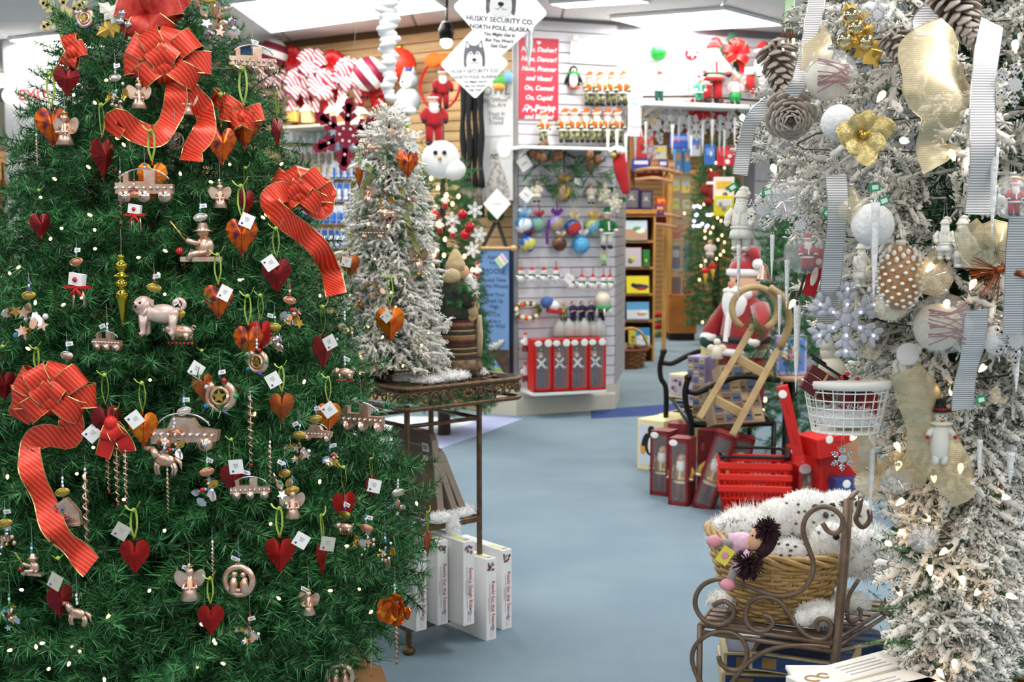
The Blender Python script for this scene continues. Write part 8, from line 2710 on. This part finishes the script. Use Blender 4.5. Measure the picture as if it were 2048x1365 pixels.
# ------------------------------------------------------------- ornaments of the big flocked tree
OC = 'white and clear ornaments on the big flocked tree'
def ro(name, lab, px, py, off=.09, rot=None, group=None, cat='ornament'):
 p = rt_at(px, py, off)
 t = T(name, lab, cat, p, group, rot)
 return t, p.y
def hang(t, z, L=.05):
 obj('hanging_thread', B().tube([(-.004, 0, z), (0, .005, z + L), (.004, 0, z)], .0006, 4), WIRE, t)
CLR = M('clear_glass', 'f6f8fa', .03, alpha=.2, spec=1)
CLG = M('clear_gold_glass', 'eedfb8', .04, alpha=.34, spec=1)
FROST = M('ball_frost', 'f3f3f1', .6, col2='e6e6e6', scale=120, bump=.3)
TWIG = M('twig_red', '8d3a30', .5)
for lab, px, py, r, kind in (('flat white frosted ball before the flocked boughs', 1745, 450, 43, 'w'), ('white ball half behind the gold poinsettia', 1678, 246, 36, 'w'), ('narrow white ball behind the jewelled ribbon end', 1990, 680, 30, 'w'), ('clear ball in the upper flocked boughs beside the silver ribbon', 1566, 402, 37, 'c'),
 ('clear ball with spun core near the light bulbs low on the flocked tree', 1795, 960, 30, 'c'), ('clear reflector ball lowest on the flocked tree', 1846, 1078, 30, 'c'), ('clear ball with a silver snowflake inside at the top edge', 1755, 30, 34, 's'), ('large clear ball full of red twigs, upper one', 1662, 152, 52, 't'), ('large clear ball full of red twigs, lower one', 1886, 648, 62, 't'),
 ('clear teardrop with gold tinge under the white boughs', 1866, 552, 40, 'd'), ('cream ball of shredded fibre below the wire basket', 1735, 966, 28, 'f'), ('clear wine glass shaped ball behind the flat white ball', 1702, 415, 32, 'd'), ('clear ball with santa inside, left of the jewelled ribbon', 1612, 505, 44, 'n'), ('clear ball with nutcracker santa inside at the frame edge', 2024, 395, 44, 'n'), ('grey nest ball above the crystal snowflake', 1782, 610, 36, 'f')):
 t, d = ro('ball_ornament', lab, px, py, .10, group=OC)
 s = S(r, d)
 sq = .75 if 'narrow' in lab else 1
 if kind == 'w':
  obj('ball', B().mat(FROST).ell((0, 0, 0), (s * sq, s * .8, s), 24, 15), None, t)
 elif kind == 'f':
  obj('ball', B().mat(CREAM).ell((0, 0, 0), s * .85).fur((0, 0, 0), s * .85, 700, s * .2, .0012, back=0), None, t)
 else:
  sh = [(.0, -1), (.45, -.9), (.8, -.6), (.97, -.2), (1, 0), (.95, .3), (.8, .6), (.45, .9), (.1, 1.0)] if kind != 'd' else [(.0, -1), (.45, -.92), (.8, -.65), (.98, -.25), (.95, .05), (.75, .4), (.45, .8), (.2, 1.2), (.06, 1.35)]
  obj('glass', B().mat(CLG if kind == 'd' else CLR).lathe([(x * s, z * s) for x, z in sh], 24), None, t)
  b = B()
  if kind == 's':
   obj('snowflake', snowflake_b(s * .75, .004, .12, SILVER), None, t)
  elif kind == 't':
   obj('snow_fill', B().mat(M('fill_cream', 'e6dfd0', .8, col2='d8d0c0', scale=90)).ell((-s * .1, s * .2, -s * .12), (s * .8, s * .6, s * .78)), None, t)
   b.mat(TWIG)
   for k in range(16):
    a = R.uniform(-.8, .9)
    z0 = R.uniform(-.5, .6) * s
    b.tube(spline([(-s * .6, -s * R.uniform(.3, .5), z0 - s * .3 * math.sin(a)), (0, -s * .68, z0 * .7), (s * .6, -s * R.uniform(.2, .45), z0 * .6 + s * .5 * math.sin(a))], 4), .0014, 4)
   obj('twig', b, None, t)
  elif kind == 'n':
   for k, me in doll_meshes('redsanta2', coat=REDF, hat=REDF, legs=REDF, trim=BEARD, belt=BLK).items():
    inst(k.strip('.'), me, t, (0, -s * .25, -s * .85), sc=s * 1.7)
   obj('gold_trim', B().mat(GOLD).tube(arc((0, -s * .2, 0), s * .9, .4, 2.7, 12, (1, 0, 0), (0, 0, 1)), .0015, 4), None, t)
  else:
   b.mat(SILVER)
   for k in range(18):
    a = k * .35
    b.tube([(0, 0, 0), (s * .6 * math.cos(a), -s * .3, s * .6 * math.sin(a))], .0006, 3)
   obj('spun_core', b, None, t)
 obj('cap', B().mat(SILVER).lathe([(s * .16, 0), (s * .16, s * .16), (0, s * .18)], 10, (0, 0, s * (.97 if kind != 'd' else 1.3))), None, t)
 hang(t, s * (1.1 if kind != 'd' else 1.45))
# snow covered glass pinecone
t, d = ro('pinecone_ornament', 'snow dusted brown glass pinecone ornament under the flat white ball', 1800, 555, .10)
s = S(72, d)
b = B().mat(M('cone_glass', 'a87850', .35, col2='c09468', scale=30)).ell((0, 0, 0), (s * .58, s * .55, s * .92), 18, 12)
b.mat(FLOCK)
for k in range(120):
 z = -.9 + 1.8 * k / 120
 a = k * 2.4
 rr_ = .6 * math.sqrt(max(0, 1 - z * z)) + .02
 b.ell((rr_ * s * math.cos(a), rr_ * s * math.sin(a), z * s * .92), (s * .07, s * .07, s * (.05 if z < .5 else .09)), 6, 4)
obj('cone', b, None, t)
obj('cap', B().mat(FLOCK).lathe([(s * .14, 0), (s * .15, s * .14), (0, s * .16)], 10, (0, 0, s * .88)), None, t)
hang(t, s * 1.05, .07)
# natural pinecones with open scales
CONEM = M('cone_frost', 'a39284', .8, col2='cfc6bc', scale=25)
sc_me = cached('scale', lambda: B().mat(CONEM).prism(spl2([(0, 0), (.010, .012), (.013, .026), (.008, .034), (-.008, .034), (-.013, .026), (-.010, .012)], 2, True), .003, dome=.004, smooth=True).mesh('scale'))
for lab, px, py, L, ax, sc0 in (('long frosted pinecone at the upper edge of the flocked tree', 1558, 140, .135, (.12, -.3, -1), 1.1), ('wide open frosted pinecone below the long one', 1580, 232, .085, (-.2, -1, -.35), 1.35), ('big grey pinecone at the top above the sheer gold bow', 1915, 22, .13, (.3, -.6, -1), 1.5), ('small pinecone behind the holly and gold balls', 1800, 100, .09, (.3, -.4, -1), .75)):
 t, d = ro('pinecone', lab, px, py, .08)
 m3 = basis(V(ax))
 obj('core', B().mat(CONEM).tube([m3 @ V((0, 0, -L / 2)), m3 @ V((0, 0, L / 2))], [.016, .008], 8), None, t)
 n = 46
 for k in range(n):
  f = k / n
  a = k * 2.39996
  rr_ = .012 * (1 - f * .6)
  rot = m3 @ Matrix.Rotation(a, 3, 'Z') @ Matrix.Rotation(-.25 - .9 * (1 - f), 3, 'X') @ Matrix.Rotation(PI, 3, 'Z')
  o = inst('scale', sc_me, t, m3 @ V((rr_ * math.cos(a + PI / 2), rr_ * math.sin(a + PI / 2), L * (f - .5))), rot.to_euler(), sc0 * (1.15 - .6 * f))
# ribbons: silver jewelled mesh and sheer gold
JEW = M('ribbon_jewel', 'fdfcfa', .42, .1, col2='aaa5a6', scale=62, wave='Z', lo=.35, hi=.6)
SHEER = M('ribbon_sheer_gold', 'd9c59a', .4, .35, col2='eadbb4', scale=70, wave='Z', lo=.3, hi=.7, alpha=.68)
def rribbon(lab, pts, wpx, mat, off=.11, tw=.25, name='ribbon_streamer'):
 t, d = ro(name, lab, *pts[0][:2], off)
 o = t.location
 q = spline([rt_at(x, y, off + (.012 if i % 2 else 0)) - o for i, (x, y) in enumerate(pts)], 5)
 n = len(q)
 sd = []
 for i in range(n):
  tg = q[min(i + 1, n - 1)] - q[max(0, i - 1)]
  sd.append(tg.cross(V((tw * math.sin(i * .6), 1, tw * math.cos(i * .45)))).normalized())
 w = wpx if isinstance(wpx, list) else [wpx] * len(pts)
 ws = [S(interp([(k * 5, w[k]) for k in range(len(w))], i), d) for i in range(n)]
 obj('ribbon', B().mat(mat).strip(q, sd, ws, cup=.28 if mat is SHEER else 0), None, t)
 b = B().mat(SILVER if mat is JEW else M('edge_gold', 'd8c496', .4, .6))
 for s in (-1, 1):
  b.tube([p + a * (s * ww / 2) for p, a, ww in zip(q, sd, ws)], .0009, 4)
 obj('wire_edge', b, None, t)
rribbon('silver jewelled ribbon running down beside the long pinecone', [(1638, -20), (1625, 50), (1612, 110), (1600, 160), (1580, 190)], 30, JEW)
rribbon('silver jewelled ribbon curling down at the outer flocked boughs', [(1540, 205), (1505, 240), (1490, 290), (1480, 350)], 30, JEW)
rribbon('straight silver jewelled ribbon beside the flat white ball', [(1672, 350), (1676, 420), (1668, 500), (1660, 580), (1652, 650)], 42, JEW, tw=.05)
rribbon('long silver jewelled ribbon falling from the gold bow', [(1985, 45), (1972, 120), (1965, 200), (1966, 300), (1960, 380), (1955, 430)], 48, JEW, tw=.08, off=.14)
rribbon('silver jewelled ribbon at the frame edge below the santa ball', [(2040, 430), (2032, 520), (2028, 600), (2026, 700)], 44, JEW, tw=.05)
rribbon('silver jewelled ribbon tail ending in a slanted cut', [(1955, 620), (1945, 700), (1930, 760), (1925, 820)], 46, JEW, tw=.1)
rribbon('small silver jewelled ribbon fold above the sheer gold bow', [(1865, 20), (1845, 45), (1850, 70)], 40, JEW)
rribbon('large sheer gold ribbon loop hanging at the upper flocked tree', [(1900, 60), (1862, 110), (1875, 180), (1880, 240), (1862, 290), (1885, 325)], [60, 130, 140, 70, 60, 80], SHEER, off=.13)
rribbon('sheer gold ribbon behind the silver ribbon at the top', [(1625, 40), (1635, 100), (1615, 170)], [30, 60, 40], SHEER, off=.09)
rribbon('sheer gold ribbon falling behind the snowman', [(1810, 740), (1840, 800), (1860, 880), (1900, 940), (1930, 1000)], [60, 90, 110, 90, 60], SHEER, off=.08)
rribbon('sheer gold ribbon looping low beside the fibre ball', [(1700, 880), (1740, 930), (1790, 930), (1850, 960)], [60, 70, 60, 40], SHEER, off=.07)
rribbon('sheer gold ribbon near the copper wire bow', [(1930, 450), (1960, 500), (1990, 480), (2030, 500)], [50, 80, 80, 60], SHEER, off=.08)
# gold poinsettia, gold holly with balls
GLT = M('glitter_gold_leaf', 'cdb36a', .4, .6, col2='e6d49a', scale=120, bump=.4)
t, d = ro('gold_poinsettia', 'glittery gold poinsettia flower beside the white ball', 1722, 272, .13, cat='flower')
for k in range(7):
 s = S(68, d) * (1 if k % 2 else .8)
 obj('petal', B().mat(GLT).prism(spl2([(0, 0), (s * .38, s * .4), (s * .28, s * .8), (0, s), (-s * .28, s * .8), (-s * .38, s * .4)], 3, True), .002, dome=.008), None, t, rot=(R.uniform(.1, .7), k * .9 + .3, 0))
obj('center', B().mat(GOLD).ell((0, -.015, 0), .008, 8, 5).ell((.008, -.015, .004), .005, 6, 4).ell((-.006, -.016, .006), .005, 6, 4), None, t)
t, d = ro('holly_ornament', 'gold holly leaf spray with four mirrored gold balls near the top', 1712, 62, .12)
for a, l in ((-25, 60), (35, 50), (150, 85), (215, 50), (80, 40)):
 s = S(l, d)
 obj('leaf', B().mat(M('leaf_gold', 'd8b45a', .35, .7)).prism(holly(s, s * .34), .002, dome=.006), None, t, rot=(.2, math.radians(a), 0))
for x, y in ((1702, 32), (1690, 80), (1732, 85), (1712, 55)):
 obj('berry', B().mat(M('ball_gold', 'e0cfa0', .08, 1)).ell(P(x, y, d - .02) - t.location, S(16, d), 14, 9), None, t)
# white resin figures, snowman, bells
RES = M('resin_white', 'eeebe0', .55)
def resin(lab, px, py, h, tagc=False, yaw=0, wreath=True):
 t, d = ro('resin_figure', lab, px, py + h / 2, .10, yaw, 'white resin santa figures')
 s = S(h, d)
 for k, me in doll_meshes('resin', coat=RES, hat=RES, legs=RES, trim=RES, beard=True, boots=RES, skirt=True).items():
  if k != 'head':
   inst(k.strip('.'), me, t, sc=s)
 obj('head', cached('resinhead', lambda: B().mat(RES).ell((0, -.01, .79), (.1, .1, .1)).ell((0, -.11, .785), .02, 8, 5).mesh('head')), None, t).scale = (s,) * 3
 if wreath:
  obj('wreath', B().mat(CREAM).tube(arc((.1 * s, -.2 * s, .36 * s), .1 * s, 0, 2 * PI, 14, (1, 0, 0), (0, 0, 1)), .045 * s, 7, closed=True), None, t)
 if tagc:
  obj('price_tag', B().mat(CARD).ell((0, -.25 * s, .82 * s), (.26 * s, .003, .26 * s), 20, 5).mat(PRINTG).box((0, -.254 * s, .88 * s), (.24 * s, .002, .09 * s)).box((0, -.254 * s, .75 * s), (.22 * s, .002, .03 * s)), None, t)
 hang(t, s * .98, .05)
resin('white resin santa with a wreath right of the clear teardrop', 1922, 485, 102, yaw=.2)
resin('white resin santa half behind its neighbour by the teardrop', 1888, 478, 84, yaw=-.3, wreath=False)
resin('white resin santa with a wreath below the flat white ball', 1720, 530, 90, yaw=.5)
resin('white resin figure under a round barcode tag', 1806, 735, 92, tagc=True)
resin('large white resin santa at the outermost flocked bough', 1482, 440, 125, yaw=-.5, wreath=False)
t, d = ro('snowman_figure', 'tall white snowman with a black top hat and ruffled collar', 1878, 918, .12, group=None)
s = S(122, d)
obj('body', B().mat(RES).lathe([(.0, 0), (.09, .01), (.13, .06), (.15, .3), (.13, .5), (.09, .6), (0, .62)], 18).ell((0, 0, .70), (.115, .11, .12)), None, t).scale = (s,) * 3
for e in (-1, 1):
 obj('leg', B().mat(RES).ell((e * .07 * s, -.03 * s, .0), (.06 * s, .08 * s, .1 * s)), None, t)
 obj('arm', B().mat(RES).tube([(e * .12 * s, 0, .52 * s), (e * .22 * s, -.06 * s, .4 * s)], [.06 * s, .045 * s], 8).mat(REDF).ell((e * .23 * s, -.08 * s, .37 * s), .035 * s, 8, 5), None, t)
obj('collar', B().mat(CREAM).lathe([(.1 * s, .56 * s), (.2 * s, .59 * s), (.2 * s, .62 * s), (.1 * s, .64 * s)], 16), None, t)
obj('hat', B().mat(BLK).lathe([(.17 * s, .80 * s), (.17 * s, .815 * s), (.09 * s, .82 * s), (.085 * s, .98 * s), (.1 * s, 1.0 * s), (0, 1.0 * s)], 16).mat(M('hat_berries', '8a2a28', .6)).tube(arc((0, 0, .83 * s), .11 * s, 0, 2 * PI, 14, (1, 0, 0), (0, 1, 0)), .03 * s, 6, closed=True), None, t)
obj('face', B().mat(BLK).ell((-.04 * s, -.105 * s, .73 * s), .013 * s, 6, 4).ell((.04 * s, -.105 * s, .73 * s), .013 * s, 6, 4).tube(arc((0, -.108 * s, .69 * s), .045 * s, 3.6, 5.8, 6, (1, 0, 0), (0, 0, 1)), .006 * s, 4).mat(ORNG).ell((0, -.12 * s, .70 * s), .018 * s, 6, 4), None, t)
hang(t, s, .05)
for lab, px, py, m in (('small clear glass bell under the crystal snowflake', 1740, 700, CLG), ('clear glass bell near the right frame edge', 1992, 790, CLG), ('copper sequin bell at the outer boughs beside santa', 1528, 545, PINKC)):
 t, d = ro('bell_ornament', lab, px, py, .10)
 s = S(34, d)
 obj('bell', B().mat(m).lathe([(.5 * s, -.5 * s), (.42 * s, -.35 * s), (.3 * s, 0), (.22 * s, .35 * s), (.08 * s, .5 * s), (0, .52 * s)], 18), None, t)
 obj('clapper', B().mat(SILVER).ell((0, 0, -.5 * s), .1 * s, 8, 5), None, t)
 hang(t, s * .5)
# icicles and silver flakes
for j, (lab, px, py, L, r) in enumerate((('long white icicle in front of the flat white ball', 1752, 405, 195, 9), ('long white icicle crossing the silver ribbon', 1990, 295, 180, 9), ('white icicle at the outer edge below the resin santa', 1478, 490, 110, 5), ('white icicle before the wooden sled', 1560, 590, 90, 5), ('white icicle hanging before the nativity picture box', 1595, 612, 175, 8), ('white icicle below the santa ball', 1575, 520, 100, 6),
 ('white icicle reaching down to the iron hook', 1745, 870, 165, 8), ('white icicle under the silver star', 2035, 700, 90, 7), ('white icicle below the copper sequin bell', 1545, 470, 90, 5), ('slim white drop near the bright low bulb', 2022, 905, 70, 9), ('white icicle above the lower light bulbs', 1960, 880, 80, 6))):
 t, d = ro('icicle_ornament', lab, px, py, .13, group='white icicles on the big flocked tree')
 inst('icicle', ice_me('near', .2, .012, ICEW), t, sc=(S(r, d) / .012, S(r, d) / .012, S(L, d) / .2))
 hang(t, 0)
CRY = M('crystal', 'eef0fc', .08, trans=.55, ior=1.35, emit=0)
LEDW = M('led_white', 'e6e8ff', .3, emit=4)
t, d = ro('crystal_snowflake', 'large lit crystal snowflake ornament above the wire basket', 1692, 640, .15)
s = S(78, d)
for k in range(6):
 a = k * PI / 3 + PI / 6
 b = B().mat(CRY)
 rm = Matrix.Rotation(-a, 3, 'Y')
 for f in (.25, .45, .65, .85):
  b.ell(rm @ V((s * f, 0, 0)), (s * .15, s * .09, s * .11), 10, 6, rot=rm)
 for f in (.5, .75):
  for e in (-1, 1):
   r2 = Matrix.Rotation(-a - e * .9, 3, 'Y')
   b.ell(rm @ V((s * f, 0, 0)) + r2 @ V((s * .2, 0, 0)), (s * .17, s * .08, s * .09), 10, 6, rot=r2)
 obj('arm', b, None, t)
 obj('led', B().mat(LEDW).ell(rm @ V((s * .4, -s * .09, 0)), .0028, 6, 4).ell(rm @ V((s * .8, -s * .09, 0)), .0028, 6, 4), None, t)
obj('center', B().mat(CRY).ell((0, 0, 0), (s * .2, s * .12, s * .2)), None, t)
for lab, px, py, r in (('silver tinsel snowflake beside the large resin santa', 1525, 420, 34), ('tiny silver snowflake over the white resin boots', 1478, 515, 15), ('silver glitter star burst above the red boxes', 1685, 918, 24), ('silver star with long arms at the right frame edge', 2032, 682, 46), ('white lattice snowflake at the upper frame edge', 2030, 170, 40), ('silver snowflake behind the clear upper ball', 1600, 450, 30)):
 t, d = ro('snowflake_ornament', lab, px, py, .12, group='silver snowflakes on the big flocked tree')
 obj('snowflake', snowflake_b(S(r, d), .003, .09, M('tinsel_silver', 'dfe0e4', .25, .7)), None, t)
 hang(t, S(r, d))
t, d = ro('wire_bow_ornament', 'copper wire bow ornament at the right frame edge', 2000, 540, .12)
b = B().mat(M('copper_wire', 'a8562a', .35, .8))
for k in range(46):
 a = R.choice((0, PI, PI, 0, -2.0)) + R.gauss(0, .28)
 b.tube([(0, 0, 0), (S(62, d) * math.cos(a), R.gauss(0, .008), S(62, d) * math.sin(a))], .0009, 4)
obj('wire', b, None, t, kind='stuff')
obj('knot', B().mat(M('copper_wire', '')).ell((0, 0, 0), .009), None, t)
for lab, px, py in (('long red sledge with santa print beside the jewelled ribbon', 1630, 545),):
 t, d = ro('sled_ornament', lab, px, py, .10, (0, .25, 0))
 obj('deck', B().mat(REDF).box((0, 0, 0), (.03, .004, .11), bev=.002), None, t)
 for e in (-1, 1):
  obj('runner', B().mat(BARK).tube([(e * .022, -.004, -.06), (e * .022, -.004, .06), (e * .018, -.015, .07)], .003, 5), None, t)
 obj('santa_print', B().mat(CREAM).ell((0, -.004, -.01), (.008, .002, .022)).ell((0, -.006, .025), (.007, .003, .008)), None, t)
# white wire basket with its contents
q = P(1690, 862, 2.75)
t = T('wire_basket', 'white wire basket hanging at the flocked tree filled with a red sled and sprigs', 'basket', q)
WB = M('wire_white', 'efece4', .4)
rb, rtp, H = S(66, 2.75), S(86, 2.75), S(100, 2.75)
for k in range(6):
 z = H * k / 6
 r_ = rb + (rtp - rb) * k / 6
 obj('ring', B().tube(arc((0, 0, z), r_, 0, 2 * PI, 28, (1, 0, 0), (0, .8, 0))[:-1], .0017, 5, closed=True), WB, t)
for k in range(24):
 a = 2 * PI * k / 24
 obj('upright', B().tube([(rb * math.cos(a), rb * .8 * math.sin(a), 0), (rtp * math.cos(a), rtp * .8 * math.sin(a), H)], .0015, 4), WB, t)
obj('rim', B().lathe([(rtp - .001, H - .012), (rtp + .002, H - .012), (rtp + .003, H + .004), (rtp, H + .006)], 32, sq=(1, .8)), WB, t)
obj('bottom', B().lathe([(0, 0), (rb, 0), (rb, .003), (0, .003)], 24, sq=(1, .8)), WB, t)
ts = T('snow_fill', 'shredded white snow filling the wire basket', 'filling', q + V((0, 0, .01)))
obj('snow', B().mat(WAD).ell((0, 0, H * .18), (rb * .98, rb * .76, H * .2)).fur((0, 0, H * .2), (rb * .98, rb * .76, H * .24), 700, .014, .0014, lo=-.2), None, ts, kind='stuff')
SLR = M('sled_red', '5c1a1c', .45)
t = T('toy_sled', 'dark red toy sled with black runners in the wire basket', 'toy', P(1640, 770, 2.72), rot=(0, .55, .2))
for k in range(3):
 obj('board', B().box((0, (k - 1) * .001, (k - 1) * .021), (.085, .012, .019), bev=.002), SLR, t)
obj('runner', B().tube([(-.05, 0, .042), (.07, 0, .042), (.075, 0, .034)], .0035, 5).tube([(-.05, .02, .05), (.07, .02, .05)], .003, 5), BRK, t)
obj('strap', B().box((0, -.007, 0), (.006, .002, .064)), COPPER, t)
for lab, px, py, z, kind in (('red berry pine sprig in the wire basket', 1710, 770, 0, 's'), ('dark red box in the wire basket behind the wires', 1715, 800, 0, 'b'), ('cream cloth figure peeking over the sled', 1655, 725, 0, 'c')):
 p = P(px, py, 2.76)
 t = T({'s': 'berry_sprig', 'b': 'gift_box', 'c': 'cloth_figure'}[kind], lab, 'decoration', p)
 if kind == 's':
  rg = np.random.default_rng(5)
  sg = [(np.array([0, 0, -.02]), np.array([math.cos(k) * .05, -.02 + .02 * math.sin(k * 2), .02 + .012 * (k % 3)]), 1) for k in range(9)]
  v, f = needle_arrays(sg, 900, .016, .002, .8, rg)
  obj('greenery', mesh_arrays('greenery', v, f, rg.integers(0, 2, len(f)), [FLN, FLOCK]), None, t, kind='stuff')
  for k in range(6):
   obj('berry', B().mat(GEM['r']).ell((R.gauss(0, .03), -.03, R.gauss(.01, .008)), .006, 8, 5), None, t)
 elif kind == 'b':
  obj('box', B().mat(M('gift_red', '8f1420', .5)).box((0, 0, -.01), (.08, .05, .055), bev=.003), None, t)
  obj('ribbon', B().mat(M('gift_brown', '3c1a1a', .5)).box((-.012, 0, -.01), (.014, .052, .057)), None, t)
 else:
  obj('head', B().mat(CREAM).ell((0, 0, .025), (.018, .018, .02)).lathe([(.019, .03), (.012, .05), (.002, .07)], 10), None, t)
  obj('body', B().mat(CREAM).ell((.01, 0, -.015), (.032, .025, .03)), None, t)
# warm cone bulbs of the big flocked tree
CBULB = M('cone_bulb', 'ffcf90', .3, emit=4.5)
cb = B().mat(CBULB).lathe([(.004, 0), (.0075, .007), (.006, .016), (.0015, .026), (0, .027)], 10).mat(GW).lathe([(.0045, -.016), (.005, 0)], 8).mesh('bulb')
t = T('light_string', 'string of warm cone bulbs with green wire on the big flocked tree', 'lights', RA + V((0, 0, .3)))
for px, py in ((1769, 183), (1802, 280), (1738, 75), (1868, 527), (1710, 870), (1790, 885), (1800, 923), (1867, 950), (1922, 928), (2002, 993), (1808, 998), (1852, 1036), (1795, 1062), (1772, 1085), (1895, 1098), (1870, 1160), (1922, 1152), (1797, 1182), (1910, 1320), (1875, 1338), (2013, 1190), (1960, 1180), (1972, 730), (1905, 780), (2008, 620), (1895, 600), (1900, 300), (2030, 80), (1860, 1130), (1480, 230), (1545, 330), (1590, 600), (1950, 560)):
 p = rt_at(px, py, .06) - t.location
 inst('bulb', cb, t, p, (R.uniform(1.5, 4), R.uniform(-.8, .8), R.random() * 3))
obj('wire', B().mat(GW).tube([(interp(RPROF, .35 + i * .016) * .8 * math.cos(-1.6 + 1.5 * math.sin(i * .5)), interp(RPROF, .35 + i * .016) * .8 * math.sin(-1.6 + 1.5 * math.sin(i * .5)), .05 + i * .016) for i in range(110)], .002, 4), None, t)
# green clip tags
for j, (px, py) in enumerate(((1465, 375), (1535, 385), (1655, 428), (1750, 375), (1768, 402), (1962, 800))):
 t, d = ro('clip_tag', 'little green and white clip tag on the flocked tree, %s from the aisle' % NTH[j], px, py, .12, (0, R.uniform(-.8, .8), 0), 'green clip tags', 'tag')
 obj('clip', B().mat(M('clip_green', '1fa068', .5)).box((0, 0, 0), (.022, .003, .016)).mat(CARD).box((0, -.001, 0), (.013, .003, .009)), None, t)
# wicker basket with a plastic bag at the right edge, white bin, leaning easel
t = wicker('wicker_basket', 'brown wicker basket at the right frame edge under the plastic bag', (P(2062, 1400, 3.1).x, 3.1, .02), .13, .15, .28, 16, 14, M('wicker_orange', 'a87038', .5, col2='8a5628', scale=30), .009)
t = T('plastic_bag', 'clear crinkled plastic wrap on the brown basket at the frame edge', 'bag', (P(2055, 1250, 3.1).x, 3.1, .31))
b = B().mat(M('plastic_clear', 'f2f2f4', .12, alpha=.45))
for k in range(9):
 b.ell((R.gauss(0, .04), R.gauss(-.02, .03), .07 + .03 * k), (.09 - .006 * k, .08 - .006 * k, .045), 9, 6, rot=Euler((R.random(), R.random(), R.random())).to_matrix())
obj('wrap', b, None, t)
obj('contents', B().mat(CREAM).ell((0, 0, .06), (.09, .08, .06)).ell((0, 0, .2), (.06, .06, .07)), None, t)
t = T('storage_bin', 'white storage bin behind the foot of the flocked tree', 'bin', (P(1985, 1300, 3.5).x, 3.5, 0))
obj('bin', B().lathe([(.15, 0), (.17, .44), (.18, .45), (.165, .45), (.15, .02), (0, .02)], 20), M('bin_white', 'd9d9dc', .5), t)
obj('lid_edge', B().tube(arc((0, 0, .45), .178, 0, 2 * PI, 24, (1, 0, 0), (0, 1, 0)), .008, 6, closed=True), WHITE, t)
q = P(1577, 50, 5.0)
t = T('wind_chime', 'sage green wooden chime with brown fringe hanging left of the flocked tree top', 'decoration', q)
obj('panel', B().box((0, 0, .06), (.045, .02, .16), bev=.004), M('chime_green', 'a9bf9c', .6, col2='8fa884', scale=20), t)
for k in range(5):
 obj('fringe', B().tube([((k - 2) * .01, 0, -.02), ((k - 2) * .013, 0, -.05)], .005, 5), M('chime_brown', '6a4230', .7), t)
for e in (-1, 1):
 obj('candle', B().tube([(e * .022, 0, -.13), (e * .022, 0, -.07)], .006, 6).mat(BULB).ell((e * .022, 0, -.06), .007, 6, 4), COPPER, t)
obj('cord', B().tube([(0, 0, -.1), (0, 0, CEIL - q.z)], .002, 4), WIRE, t)
